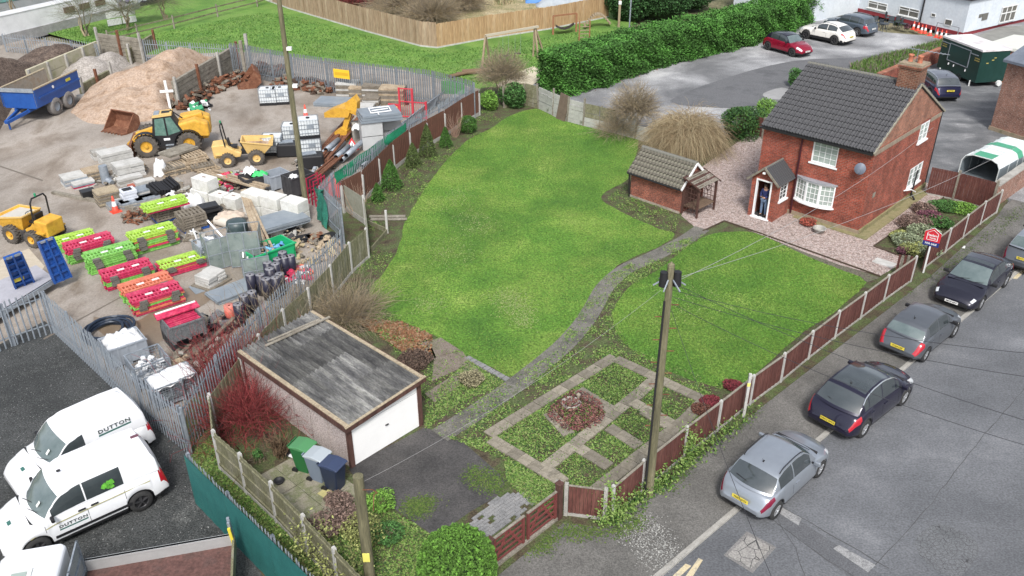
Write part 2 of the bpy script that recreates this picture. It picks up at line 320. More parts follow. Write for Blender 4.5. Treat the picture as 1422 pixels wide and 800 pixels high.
for q in ([(1080,712),(1087,705),(1113,720),(1109,730)],[(1157,762),(1165,757),(1216,785),(1205,795)]): rsheet('road_marking',q,.009,pl)
rsheet('road_marking',[(934,800),(952,783),(960,786),(941,804)],.005,yl); rsheet('road_marking',[(948,806),(970,775),(976,778),(955,812)],.005,yl)
rsheet('road_marking',[(1402,386),(1422,368),(1432,368),(1412,388)],.005,yl)
# cracked patches of road
def crackmat(name,base,scale,wd,dark=(.04,.04,.042)):
    m=M(name,base,1.2,.85,.4,50,speck=.3,sscale=20,world=True); n=m.node_tree; b=n.nodes['Principled BSDF']; L=n.links.new
    src=b.inputs['Base Color'].links[0].from_socket; g=n.nodes.new('ShaderNodeNewGeometry'); v=n.nodes.new('ShaderNodeTexVoronoi'); v.feature='DISTANCE_TO_EDGE'; v.inputs['Scale'].default_value=scale; L(g.outputs['Position'],v.inputs['Vector'])
    t=n.nodes.new('ShaderNodeMath'); t.operation='LESS_THAN'; t.inputs[1].default_value=wd; L(v.outputs['Distance'],t.inputs[0])
    mm=n.nodes.new('ShaderNodeMix'); mm.data_type='RGBA'; L(t.outputs[0],mm.inputs[0]); L(src,mm.inputs[6]); mm.inputs[7].default_value=rgba(dark); L(mm.outputs[2],b.inputs['Base Color']); return m
rsheet('cracked_patch',[(1269,755),(1285,735),(1305,727),(1330,736),(1356,752),(1357,772),(1335,800),(1318,800),(1290,785)],.004,crackmat('cracked_asphalt',[(.09,.095,.10),(.125,.13,.137),(.105,.11,.115)],6.5,.025,(.05,.05,.053)),curve=2)
rsheet('patched_cover',[(1005,771),(1037,738),(1078,760),(1045,796)],.004,M('patch_frame',[(.15,.145,.14),(.20,.195,.19)],2,.9,.4,40,speck=.3,sscale=20,world=True))
rsheet('inspection_cover',[(1010,771),(1038,744),(1072,760),(1043,790)],.009,crackmat('worn_cover',[(.20,.19,.175),(.27,.26,.245),(.15,.145,.14)],2.6,.02))
def crack(name,pts,w,z,mat,zz=RZ):
    b=B(); W=[]
    for (x0,y0),(x1,y1) in zip(pts[:-1],pts[1:]):
        a,c=G(x0,y0,zz),G(x1,y1,zz); n=max(2,int((c-a).length/.35))
        for i in range(n): W.append(a.lerp(c,i/n)+Vector((random.uniform(-.03,.03),random.uniform(-.03,.03),0)))
    W.append(G(pts[-1][0],pts[-1][1],zz)); L_=[];
    for i,p in enumerate(W):
        d=(W[min(i+1,len(W)-1)]-W[max(i-1,0)]).normalized(); n=Vector((-d.y,d.x,0))*w*random.uniform(.4,1); L_+=[(p.x+n.x,p.y+n.y,zz+z),(p.x-n.x,p.y-n.y,zz+z)]
    b.add(L_,[(2*i,2*i+1,2*i+3,2*i+2) for i in range(len(W)-1)]); o=b.make(name,mat); o['kind']='structure'; return o
seal=M('crack_seal',[(.06,.06,.062)],rough=.8)
crack('road_joint',[(1215,786),(1262,735),(1300,690),(1350,625),(1400,565),(1440,520)],.012,.007,seal)
crack('road_joint',[(1070,720),(1130,765),(1205,812)],.014,.009,seal); crack('road_joint',[(1085,704),(1160,746),(1235,790)],.014,.009,seal)
crack('road_joint',[(1080,722),(1105,762),(1118,800)],.01,.007,seal)
P=region([(858,740),(880,722),(900,712),(932,745),(940,775),(905,790),(885,765)],1500,curve=3); P=P+RNG.normal(0,.14,P.shape); o=link('gritty_patch',leafmesh('gritty_patch',z3(P,.0)+np.array([0,0,-.008]),.022,[M('grit_pale',[(.34,.34,.32)]),M('grit_mid',[(.22,.22,.21)])],2)); tag(o,'pale grit scattered on the pavement below the corner panel','grit',kind='stuff')
# garden surfaces
LAWN1=[(705,163),(745,151),(772,164),(815,176),(858,187),(887,193),(880,225),(871,250),(850,262),(834,274),(850,288),(880,303),(915,318),(938,326),(912,345),(870,362),(838,388),(818,425),(800,455),(765,495),(716,523),(682,510),(645,492),(600,466),(560,448),(514,411),(528,386),(545,360),(556,338),(562,312),(572,292),(590,262),(618,226),(648,196),(680,180)]
LAWN2=[(985,327),(1012,322),(1048,324),(1078,336),(1115,354),(1160,372),(1194,385),(1200,398),(1170,424),(1120,460),(1075,497),(1040,528),(1005,537),(960,528),(915,508),(875,484),(856,462),(850,438),(860,414),(880,394),(915,374),(950,346)]
zone('main_lawn',LAWN1,.016,lawnm,curve=3,jit=.05); zone('front_lawn',LAWN2,.016,lawnm,curve=3,jit=.05)
PATH=[(975,318),(948,336),(905,358),(868,375),(840,400),(824,428),(806,455),(780,483),(748,510),(712,538),(660,574),(610,606)]
def ribbon(name,pts,wd,z,mat,h=.03):
    W=[G(x,y) for x,y in spline(pts,4,False)]; b=B(); vs=[]
    for i,p in enumerate(W):
        d=(W[min(i+1,len(W)-1)]-W[max(i-1,0)]).normalized(); n=Vector((-d.y,d.x,0))*wd/2
        for s in (1,-1): vs.append((p.x+n.x*s,p.y+n.y*s,z)); vs.append((p.x+n.x*s,p.y+n.y*s,z-h))
    m=len(W); b.add(vs,[(4*i,4*i+2,4*i+6,4*i+4) for i in range(m-1)]+[(4*i+1,4*i,4*i+4,4*i+5) for i in range(m-1)]+[(4*i+2,4*i+3,4*i+7,4*i+6) for i in range(m-1)])
    o=b.make(name,mat); return o
o=ribbon('garden_path',PATH,.78,.04,pathm); o['kind']='structure'
# gravel border along the path and gravel drive round the house
zone('gravel_drive',[(1046,184),(1000,214),(975,232),(962,262),(946,300),(972,322),(1005,307),(1060,328),(1110,348),(1165,368),(1222,384),(1261,361),(1213,343),(1265,306),(1318,270),(1290,256),(1200,200),(1062,170)],.02,gravelm)
zone('driveway',[(484,652),(510,636),(590,594),(640,612),(668,636),(704,668),(690,690),(652,712),(604,746),(575,726),(536,700),(510,684)],.02,drivem)
ed=B(); 
for p,q in (((976,322),(1005.6,308)),((1005.6,308),(1060.6,327)),((1060.6,327),(1222,385)),((1213,343),(1318,270)),((1213,343),(1261,361))):
    a,c=G(*p),G(*q); ed.bar((a.x,a.y,.04),(c.x,c.y,.04),.04,.09)
o=ed.make('timber_edging',M('dark_timber',[(.045,.03,.022),(.09,.065,.045)],4,.9,.3)); o['kind']='structure'
zone('gravel_border',[(1060,330),(1222,386),(1205,392),(1160,376),(1115,358),(1080,340),(1050,326)],.012,M('dark_border_soil',[(.07,.06,.045),(.12,.11,.085),(.09,.11,.05)],4,.95,.6,30,speck=.4,sscale=16,world=True))
zone('shrub_bed',[(1213,343),(1265,306),(1318,271),(1384,288),(1345,318),(1292,360),(1261,361)],.024,soil)
for i,q in enumerate(([(1238,365),(1246,359),(1272,362),(1262,371)],[(1228,370),(1236,361),(1261,361)])[:1]): pass
# garden grass verge on far side of the green screen
zone('grass_bank',[(256,640),(300,600),(350,680),(430,760),(480,820),(470,900),(380,800),(310,715)],.012,M('bank_grass',[(.06,.085,.02),(.09,.13,.03),(.12,.13,.06)],2,.95,.8,30,speck=.5,sscale=14,world=True))
# moss: scattered tufts, thinning out at the edges
MQ=([(905,668),(940,640),(955,645),(925,680)],[(778,735),(800,728),(845,735),(890,712),(880,735),(830,742),(790,745)],[(1005,590),(1048,560),(1046,568),(1012,598)],[(1052,545),(1130,480),(1132,486),(1060,552)],[(1285,388),(1330,350),(1420,285),(1440,282),(1340,358),(1292,398)],[(660,650),(700,665),(690,685),(650,668)],[(565,700),(600,695),(590,712),(572,716)],[(730,745),(770,735),(760,760),(735,765)],[(1225,410),(1262,392),(1262,400),(1232,416)])
def fuzzy(q,dens,sig,z):
    W=np.array([tuple(G(x,y)[:2]) for x,y in q]); A=region(q,max(60,int(dens)),curve=4); A=A+RNG.normal(0,sig,A.shape); return np.concatenate([A,z+RNG.random((len(A),1))*.012],1)
P=np.concatenate([fuzzy(q,1500,.16,.028 if q[0][0]<720 else -.008) for q in MQ]); o=link('moss',leafmesh('moss',P,.03,[M('moss_green',[(.06,.115,.015)]),M('moss_olive',[(.10,.14,.03)]),M('moss_dark',[(.045,.07,.02)])],2)); tag(o,'green moss growing on the pavement edge and driveway','moss',kind='stuff')
P=np.concatenate([fuzzy(q,n,s,.03) for q,n,s in (([(640,300),(668,296),(680,316),(655,326)],900,.5),([(600,340),(640,335),(650,362),(612,368)],700,.5),([(690,410),(722,408),(730,430),(700,434)],1100,.35),([(585,412),(612,408),(606,432),(580,430)],400,.3),([(620,270),(650,262),(645,282),(622,288)],500,.5),([(715,440),(735,432),(738,450),(722,456)],500,.25),([(930,420),(990,400),(1000,420),(940,440)],500,.6))]); o=link('lawn_moss',leafmesh('lawn_moss',P,.028,[M('moss_pale',[(.24,.31,.12)]),M('moss_straw',[(.28,.31,.13)]),M('moss_lime',[(.16,.26,.05)])],2)); tag(o,'pale mossy patches and worn spots in the lawns','moss',kind='stuff')
# canal, towpath
canalw=M('canal_water',[(.04,.045,.03),(.06,.06,.04)],.5,.15,.1,4,world=True,spec=.5)
zone('canal',[(-300,110),(-100,72),(60,38),(200,8),(300,-20),(240,-70),(0,-20),(-300,40)],-.1,canalw,thick=.3)
zone('towpath',[(-300,20),(-60,20),(60,6),(120,-8),(60,-30),(-300,-20)],.0,M('towpath_dust',[(.20,.17,.14),(.28,.24,.20)],.5,.9,.3,10,world=True),thick=.3)
zone('canal_bank',[(-300,130),(-60,72),(60,45),(140,66),(205,76),(180,50),(350,0),(330,-20),(200,8),(60,38),(-300,110)],.006,fieldm)
zone('scrubland',[(430,-3),(508,25),(600,50),(640,40),(840,2),(900,-30),(760,-90),(430,-80)],.006,M('scrub_grass',[(.15,.15,.06),(.30,.25,.14),(.42,.36,.24)],.4,.95,.8,10,speck=.5,sscale=6,world=True),thick=.3)
zone('gravel_heap_pad',[(690,118),(740,92),(755,108),(715,128)],.02,M('sand_pale',[(.45,.40,.30),(.52,.47,.36)],1,.95,.4,20,world=True),curve=2)
zone('pub_side_path',[(1330,60),(1390,38),(1500,30),(1500,60),(1400,60),(1350,85)],.02,M('side_path',[(.16,.16,.15),(.24,.24,.22)],1,.9,.3,20,world=True))
zone('verge',[(1180,92),(1225,78),(1262,70),(1310,56),(1330,62),(1300,80),(1262,92),(1220,106),(1190,105)],.03,mossm,curve=2,kind='stuff')
# lawn blades and weeds
lg=[M('blade_green',[(.055,.145,.018)]),M('blade_mid',[(.10,.20,.026)]),M('blade_pale',[(.19,.265,.055)])]
P=np.concatenate([region(LAWN1,75000,2),region(LAWN2,40000,2)]); o=link('lawn_grass_blades',blades('lawn_grass_blades',z3(P,.014),.05,.014,lg,.8,mi=np.clip((1.1+.9*np.sin(P[:,0]*.55+P[:,1]*.3)*np.cos(P[:,1]*.5)+RNG.normal(0,.6,len(P))).astype(int),0,2))); tag(o,'short bright green grass growing over both garden lawns','grass',kind='stuff')
W1=[(514,411),(560,448),(600,466),(645,492),(716,523),(765,495),(838,388),(912,345),(985,322),(860,412),(850,440),(875,484),(1005,537),(990,560),(850,500),(760,560),(690,610),(610,606),(590,560),(560,500),(500,440)]
W2=[(610,606),(680,610),(760,560),(850,498),(985,545),(965,600),(830,690),(770,670),(700,640),(640,615)]
W3=[(700,640),(770,672),(778,720),(735,700),(704,668)]
W4=[(505,690),(575,728),(604,748),(600,790),(540,830),(470,790),(430,740)]
W5=[(590,600),(640,560),(700,535),(650,500),(590,560)]
W6=[(475,265),(665,150),(700,165),(600,250),(560,310),(555,340),(500,430),(430,440),(520,330)]
W7=[(840,278),(870,255),(874,270),(945,300),(938,326),(880,303)]
W8=[(256,640),(300,600),(350,680),(430,760),(480,820),(440,850),(310,715)]
P=np.concatenate([region(W1,21000,clump=60),region(W2,26000,clump=60),region(W3,5500,clump=26),region(W4,8500,clump=34),region(W5,7000,clump=40),region(W6,7000,clump=34),region(W7,1800,clump=20),region(W8,8000,clump=34)])
zz=.015+RNG.random((len(P),1))*.045; o=link('ground_cover_weeds',leafmesh('ground_cover_weeds',np.concatenate([P,zz],1),.036,leafG+[MATS['leaf_pale'],M('leaf_olive',[(.15,.16,.06)]),MATS['leaf_mid']],.8)); tag(o,'low green weeds and clover spreading over the garden beds','weeds',kind='stuff')
P=region([(520,445),(560,448),(600,466),(600,500),(560,490),(500,450),(470,430)],4500,clump=40); o=link('fallen_leaves',leafmesh('fallen_leaves',np.concatenate([P,.02+RNG.random((len(P),1))*.05],1),.055,dead)); tag(o,'rust brown fallen leaves lying behind the garage','leaves',kind='stuff')
P=region([(850,55),(1100,-5),(1090,48),(915,98),(840,124),(790,134),(800,125)],900); o=link('hedge_litter',leafmesh('hedge_litter',z3(P,.02),.06,dead)); tag(o,'brown leaf litter along the foot of the laurel hedge','leaves',kind='stuff')
# stones in the drive gravel
P=region([(1046,184),(975,232),(962,262),(946,300),(972,322),(1005,307),(1060,328),(1165,368),(1222,384),(1261,361),(1213,343),(1318,270),(1290,256),(1200,200),(1062,170)],30000)
o=link('gravel_stones',leafmesh('gravel_stones',z3(P,.028),.028,[M('stone_pink',[(.34,.24,.21)]),M('stone_pale',[(.48,.42,.39)]),M('stone_dark',[(.17,.12,.11)])],1.5)); tag(o,'loose pink and grey gravel covering the drive round the cottage','gravel',kind='stuff')
# litter scraps on the car park and road verges are part of the ground
P=np.concatenate([region([(0,490),(62,452),(240,620),(310,735),(240,800),(0,800)],2600)]); o=link('loose_chippings',leafmesh('loose_chippings',z3(P,.012),.016,[M('chip_pale',[(.30,.30,.29)]),M('chip_mid',[(.16,.16,.155)])],2)); tag(o,'pale loose chippings scattered over the dark car park','chippings',kind='stuff')
# ---------------- building materials ----------------
brickA=brickmat('red_brick',(.34,.075,.045),(.19,.045,.032),(.22,.15,.12),patch=((.08,.035,.03),.535),k=.5)
brickB=brickmat('weathered_brick',(.33,.13,.08),(.21,.08,.055),(.24,.20,.16),patch=((.34,.27,.21),.58),k=.5)
brickC=brickmat('shed_brick',(.37,.12,.075),(.23,.08,.055),(.20,.14,.115),patch=((.09,.045,.04),.50),k=.45)
brickW=brickmat('patched_brick',(.26,.12,.085),(.19,.085,.06),(.24,.19,.16),patch=((.46,.40,.35),.545),k=.45)
white=M('white_upvc',[(.72,.73,.74),(.80,.80,.81)],2,.35,0,speck=.04,sscale=6)
whitep=M('white_paint',[(.62,.63,.62),(.74,.75,.74)],1.5,.6,.1,20,speck=.06,sscale=8)
tilem=M('grey_roof_tile',[(.05,.05,.055),(.082,.083,.088),(.115,.116,.12)],1.2,.85,.4,30,speck=.3,sscale=25,large=.15)
tilemoss=M('mossy_roof_tile',[(.06,.055,.045),(.11,.10,.08),(.16,.155,.12),(.08,.085,.04)],2.4,.9,.5,30,speck=.4,sscale=20)
ridgem=M('ridge_tile',[(.11,.11,.10),(.17,.165,.14)],3,.9,.4,30,speck=.3)
glassc=M('curtained_glass',[(.24,.29,.27),(.36,.41,.38)],3,.08,0,spec=.6,speck=.05)
glassd=M('dark_glass',[(.02,.025,.03),(.05,.055,.06)],2,.06,0,spec=.7)
leadm=M('lead_flashing',[(.22,.23,.25),(.30,.31,.34)],4,.6,.2,20,speck=.1)
stonem=M('plinth_render',[(.20,.155,.11),(.29,.23,.165),(.16,.15,.09)],2,.9,.4,30,speck=.2)
greenstone=M('mossy_plinth',[(.15,.15,.06),(.23,.20,.11),(.10,.12,.04)],2,.9,.4,30,speck=.3)
brownt=M('brown_stained_timber',[(.045,.022,.018),(.08,.038,.03),(.10,.055,.045)],4,.8,.3,30,speck=.3,sscale=25,stretch=(1,1,.2))
brownf=M('brown_fence_board',[(.070,.026,.022),(.105,.038,.031),(.135,.058,.046)],2.5,.85,.3,30,speck=.3,sscale=18,stretch=(1.5,1.5,.25))
greyt=M('weathered_timber',[(.13,.115,.09),(.21,.19,.155),(.27,.25,.21)],3,.9,.35,30,speck=.3,sscale=25)
greent=M('algae_timber',[(.10,.10,.055),(.17,.165,.10),(.22,.21,.16)],2.2,.9,.35,30,speck=.3,sscale=22,stretch=(1,1,.35))
cedar=M('larch_board',[(.22,.15,.09),(.31,.225,.15),(.38,.30,.21)],1.3,.85,.3,20,speck=.35,sscale=12,stretch=(2.5,2.5,.15))
blackp=M('black_plastic',[(.018,.018,.02)],rough=.45)
galv=M('galvanised_steel',[(.20,.235,.27),(.28,.315,.355),(.35,.385,.42)],3,.5,.1,30,metal=.35,speck=.12,sscale=10)
rust=M('rusty_steel',[(.09,.035,.02),(.16,.065,.035),(.22,.11,.065)],4,.85,.4,30,speck=.3,sscale=25)
bluem=M('blue_paint',[(.012,.06,.24),(.02,.085,.32)],3,.45,.05,20,speck=.1)
def walls(b,x0,x1,y0,y1,z0,z1,holes=(),axis='x'):
    """box wall with rectangular openings; axis is the run direction"""
    us=sorted({x0 if axis=='x' else y0,x1 if axis=='x' else y1,*[h[0] for h in holes],*[h[1] for h in holes]}); zs=sorted({z0,z1,*[h[2] for h in holes],*[h[3] for h in holes]})
    for a,c in zip(us[:-1],us[1:]):
        run=None
        for p,q in zip(zs[:-1],zs[1:]):
            inside=any(h[0]<=(a+c)/2<=h[1] and h[2]<=(p+q)/2<=h[3] for h in holes)
            if inside:
                if run: b.box(*((a,c,y0,y1) if axis=='x' else (x0,x1,a,c)),*run); run=None
            else: run=(run[0],q) if run else (p,q)
        if run: b.box(*((a,c,y0,y1) if axis=='x' else (x0,x1,a,c)),*run)
def window(par,u0,u1,z0,z1,y,cas=1,cols=3,rows=4,face='S',x=0,sill=True,glass=None,name='window',fr=.06,mat=None,transom=0):
    """white framed window; face S looks to local -Y at y, face E looks to local +X at x, W to -X"""
    wd=u1-u0; h=z1-z0; glass=glass or glassc; mat=mat or white
    b=B(); f=fr; b.box(0,wd,-.03,.05,0,f); b.box(0,wd,-.03,.05,h-f,h); b.box(0,f,-.03,.05,f,h-f); b.box(wd-f,wd,-.03,.05,f,h-f)
    cw=(wd-2*f)/cas
    for i in range(1,cas): b.box(f+i*cw-.035,f+i*cw+.035,-.028,.05,f,h-f)
    if transom: b.box(f,wd-f,-.027,.05,h*transom-.03,h*transom+.03)
    for i in range(cas):
        a=f+i*cw+(.035 if i else 0); c=f+(i+1)*cw-(.035 if i<cas-1 else 0)
        for k in range(1,cols): q=a+(c-a)*k/cols; b.box(q-.008,q+.008,-.012,.02,f,h-f)
        for k in range(1,rows): q=f+(h-2*f)*k/rows; b.box(a,c,-.010,.02,q-.008,q+.008)
    o=b.make(name,mat,par); rz={'S':0,'E':PI/2,'W':-PI/2,'N':PI}[face]
    if face=='S': o.location=(u0,y,z0)
    elif face=='E': o.location=(x,u0,z0)
    elif face=='W': o.location=(x,u1,z0)
    o.rotation_euler=(0,0,rz)
    for i in range(cas):
        a=f+i*cw+.01; c=a+cw-.02; p=B(); p.box(a,c,.005,.025,f,h-f); p.make('pane',glass,o)
    if sill: p=B(); p.box(-.08,wd+.08,-.11,.03,-.08,-.002); p.make('sill',mat,o)
    return o
def tile_mesh(name,wd,ln,rolls=2,hgt=.045,mats=None):
    """one interlocking tile; local x across, y up the slope, z normal"""
    n=rolls*6; top=[]; b=B()
    for i in range(n+1):
        t=i/n; u=(t*rolls)%1; z=hgt*(max(0,math.sin(u*PI*1))**1.5)
        top.append((t*wd,z))
    vs=[(x,0,z+.055) for x,z in top]+[(x,ln,z) for x,z in top]+[(x,0,z+.002) for x,z in top]
    k=n+1; b.smooth=True; b.add(vs,[(i,i+1,k+i+1,k+i) for i in range(n)]); b.smooth=False; b.add(vs,[(2*k+i,2*k+i+1,i+1,i) for i in range(n)])
    me=b.mesh(name)
    for m in mats: me.materials.append(m)
    return me
def tiled_slope(par,org,ux,uy,un,L,S,tw,tl,mat,name='roof_tile',asstuff=False,rolls=2,hgt=.065,cap=300):
    """lay tiles: org lower-left corner, ux along eave, uy up the slope"""
    nx=round(L/tw); ny=round(S/tl); tw=L/nx; tl=S/ny; ux,uy,un=Vector(ux),Vector(uy),Vector(un)
    me=tile_mesh(name,tw*.985,tl*1.08,rolls,hgt,[mat]); mm=Matrix((ux,uy,un)).transposed()
    if asstuff:
        b=B(); b.smooth=True
        base=[v.co.copy() for v in me.vertices]; fs=[tuple(p.vertices) for p in me.polygons]
        for j in range(ny):
            for i in range(nx):
                o=Vector(org)+ux*(i*tw)+uy*(j*tl)+un*random.uniform(0,.006); b.add([o+mm@v for v in base],fs)
        o=b.make(name,mat,par); o['kind']='stuff'; return o
    for j in range(ny):
        for i in range(nx):
            o=link(name,me,None,par); p=Vector(org)+ux*(i*tw)+uy*(j*tl)+un*random.uniform(0,.006)
            t=mm.to_4x4(); t.translation=p; o.matrix_local=t@Matrix.Rotation(random.uniform(-.006,.006),4,'Z')
# ---------------- the cottage ----------------
hA=R(-43.8); hp=G(1191,326)
HS=thing('brick_house','red brick cottage with grey tiled roof and chimney, person standing in its porch','house',hp,hA)
L0,D0,EV,RG=-5.55,8.0,4.22,6.38; YR=3.95
b=B(); walls(b,L0,0,0,.24,.0,EV,[(-2.93,-1.66,2.93,4.06),(-3.42,-1.46,.93,2.06)],'x'); walls(b,-.24,0,.24,D0-.24,0,EV,[(5.35,6.45,3.14,4.10),(5.3,6.95,.72,1.78)],'y')
b.box(L0,0,D0-.24,D0,0,EV); b.box(L0,L0+.24,.24,D0-.24,0,EV); b.make('wall',brickA,HS)
b=B(); b.prism([(0,EV),(D0,EV),(YR,RG-.05)],-.24,0,'x'); b.make('gable',brickB,HS); b=B(); b.prism([(0,EV),(D0,EV),(YR,RG-.05)],L0,L0+.24,'x'); b.make('gable',brickB,HS)
b=B(); b.box(-.02,.02,.0,5.25,EV-.28,EV-.06); b.box(-.02,.02,6.55,D0,EV-.28,EV-.06); b.make('string_course',M('worn_stone',[(.20,.16,.12),(.30,.25,.19)],3,.9,.4,30,speck=.3),HS)
b=B(); b.box(L0-.02,.06,-.05,0,0,.22); b.make('plinth',stonem,HS); b=B(); b.box(.0,.09,-.05,D0,0,.26); b.make('plinth',greenstone,HS)
b=B(); b.box(.09,.55,-.05,D0-.6,0.02,.06); b.box(-3.2,.55,-.35,-.05,.02,.06); b.make('apron',greenstone,HS)
# roof
sl_=math.hypot(YR+.22,RG-EV+.12); uy=(0,(YR+.22)/sl_,(RG-EV+.12)/sl_); un=(0,-uy[2],uy[1])
b=B(); b.prism([(-.2,EV-.10),(YR,RG),(D0+.2,EV-.10),(D0+.2,EV-.16),(YR,RG-.08),(-.2,EV-.16)],L0-.06,.03,'x'); rf=b.make('roof',M('roof_deck',[(.04,.04,.042)]),HS)
tiled_slope(rf,(L0-.10,-.22,EV-.09),(1,0,0),uy,un,5.70,sl_,.30,.335,tilem)
tiled_slope(rf,(.05,D0+.22,EV-.09),(-1,0,0),(0,-uy[1],uy[2]),(0,uy[2],uy[1]),5.68,sl_,.30,.335,tilem,asstuff=True)
rm=B(); rm.smooth=True; n=8; rm.add([(x,.12*math.cos(PI*i/n),.10*math.sin(PI*i/n)) for x in (0,.44) for i in range(n+1)],[(i,i+1,n+2+i,n+1+i) for i in range(n)]); rme=rm.mesh('ridge_tile'); rme.materials.append(ridgem)
for i in range(13):
    if L0-.1+i*.45>-1.1: continue
    o=link('ridge_tile',rme,None,rf); o.location=(L0-.1+i*.45,YR,RG+.01)
b=B(); b.box(L0-.1,.0,-.30,-.19,EV-.19,EV-.11); b.make('gutter',blackp,HS); b=B(); b.box(L0-.1,0,D0+.19,D0+.3,EV-.19,EV-.11); b.make('gutter',blackp,HS); b=B(); b.cyl((-.02,D0+.1,EV-.2),(-.02,D0+.1,.1),.045); b.make('drainpipe',blackp,HS)
b=B(); b.cyl((-3.47,-.08,EV-.2),(-3.47,-.08,.1),.045); b.make('drainpipe',M('maroon_pipe',[(.05,.012,.018)],rough=.4),HS)
b=B(); b.bar((.05,-.25,EV-.10),(.05,YR,RG+.02),.07,.09); b.bar((.05,YR,RG+.02),(.05,D0+.25,EV-.10),.07,.09); b.make('verge',M('verge_mortar',[(.20,.19,.15),(.30,.28,.22)],6,.9,.4,30,speck=.3),HS)
# chimney
b=B(); b.box(-.98,-.02,3.5,4.42,5.9,7.2); ch=b.make('chimney',brickmat('chimney_brick',(.20,.08,.05),(.12,.05,.035),(.25,.20,.15),patch=((.06,.035,.03),.55)),HS)
for z,e in ((7.12,.05),(7.2,.09),(7.28,.05)): b=B(); b.box(-.98-e,-.02+e,3.5-e,4.42+e,z+.003,z+.08); b.make('corbel',brickB if z<7.25 else stonem,ch)
for x in (-.72,-.28): b=B(); b.lathe([(.12,0),(.11,.05),(.10,.25),(.13,.28),(.13,.33),(.09,.33),(.08,.1)],(x,3.96,7.355),14); b.make('chimney_pot',M('terracotta',[(.36,.12,.07),(.45,.18,.11)],5,.8,.2,speck=.2),ch)
b=B(); b.bar((-.95,3.45,6.05),(.0,3.45,6.05),.05,.3); b.box(-1.12,-.0,3.3,3.5,5.98,6.04); b.make('flashing',leadm,ch)
b=B(); b.cyl((-.5,4.1,7.35),(-.5,4.1,7.95),.018); b.cyl((-1.0,4.1,7.9),(.9,4.1,7.9),.014); 
for i in range(9): b.bar((-.95+i*.2,3.9,7.9),(-.95+i*.2,4.3,7.9),.012)
b.make('aerial',galv,HS)
# windows
window(HS,-2.93,-1.66,2.93,4.06,.06,1,4,4,name='upper_window')
o=B(); NB=3; bow=[(-3.42,-.02),(-3.02,-.22),(-2.44,-.30),(-1.86,-.22),(-1.46,-.02)]
bw=B(); bw.prism([(x,y) for x,y in bow]+[(-1.46,.1),(-3.42,.1)],.86,.95); bay=bw.make('bay_window',white,HS)
pp=[(-3.42,-.0),(-2.78,-.26),(-2.10,-.26),(-1.46,-.0)]
for i in range(3):
    a,c=Vector((*pp[i],0)),Vector((*pp[i+1],0)); wd=(c-a).length; b=B(); f=.06; h=1.08
    b.box(0,wd,-.03,.04,0,f); b.box(0,wd,-.03,.04,h-f,h); b.box(0,f,-.03,.04,f,h-f); b.box(wd-f,wd,-.03,.04,f,h-f)
    for k in (1,2): q=wd*k/3; b.box(q-.012,q+.012,-.015,.02,f,h-f)
    for k in (1,2,3): q=h*k/4; b.box(f,wd-f,-.013,.02,q-.012,q+.012)
    q=b.make('casement',white,bay); q.location=(a.x,a.y,.952); q.rotation_euler=(0,0,math.atan2(c.y-a.y,c.x-a.x))
    b=B(); b.box(f,wd-f,.004,.02,f,h-f); g=b.make('pane',glassc,bay); g.location=q.location; g.rotation_euler=q.rotation_euler
b=B(); b.prism([(x,y-.10) for x,y in bow]+[(-1.38,.0),(-3.50,.0)],.86,.93); b.make('sill',white,bay)
b=B(); b.prism([(x,y-.08) for x,y in bow]+[(-1.38,.0),(-3.5,.0)],2.05,2.12); b.make('lead_roof',leadm,bay)
b=B(); b.box(-3.3,-1.5,.15,.2,.95,2.05); b.make('curtain',M('net_curtain',[(.5,.52,.5),(.6,.62,.6)],6,.9,0,speck=.1,stretch=(4,1,.3)),bay)
window(HS,5.35,6.45,3.14,4.10,0,2,1,3,'E',-.02,name='gable_window'); window(HS,5.3,6.95,.72,1.78,0,3,1,3,'E',-.02,name='gable_window')
b=B(); b.box(-.01,.015,.82,1.12,1.62,1.86); b.make('air_vent',greyt,HS)
b=B(); b.cyl((.04,4.9,.75),(.25,5.3,.75),.03); b.cyl((.25,5.3,.75),(.3,5.9,.45),.03); b.make('waste_pipe',white,HS); b=B(); b.cyl((.08,6.2,1.5),(.12,5.9,.3),.04); b.cyl((.12,5.9,.3),(.4,5.7,.12),.045); b.make('soil_pipe',blackp,HS)
# satellite dish
b=B(); b.smooth=True; vs=[];n=18
for k in range(5):
    for i in range(n): r=.25*k/4; t=2*PI*i/n; vs.append((r*math.cos(t),-.08*(1-(k/4)**2),r*1.08*math.sin(t)))
b.add(vs,[(k*n+i,k*n+(i+1)%n,(k+1)*n+(i+1)%n,(k+1)*n+i) for k in range(4) for i in range(n)]); b.smooth=False
b.cyl((0,0,0),(.0,.3,-.05),.02); b.cyl((0,-.02,-.28),(-.02,-.38,-.10),.012); b.box(-.06,.02,-.44,-.36,-.14,-.06); o=b.make('satellite_dish',M('dish_grey',[(.10,.12,.16),(.14,.16,.20)],4,.5),HS); o.location=(-.40,-.32,3.32); o.rotation_euler=(R(-15),0,R(18))
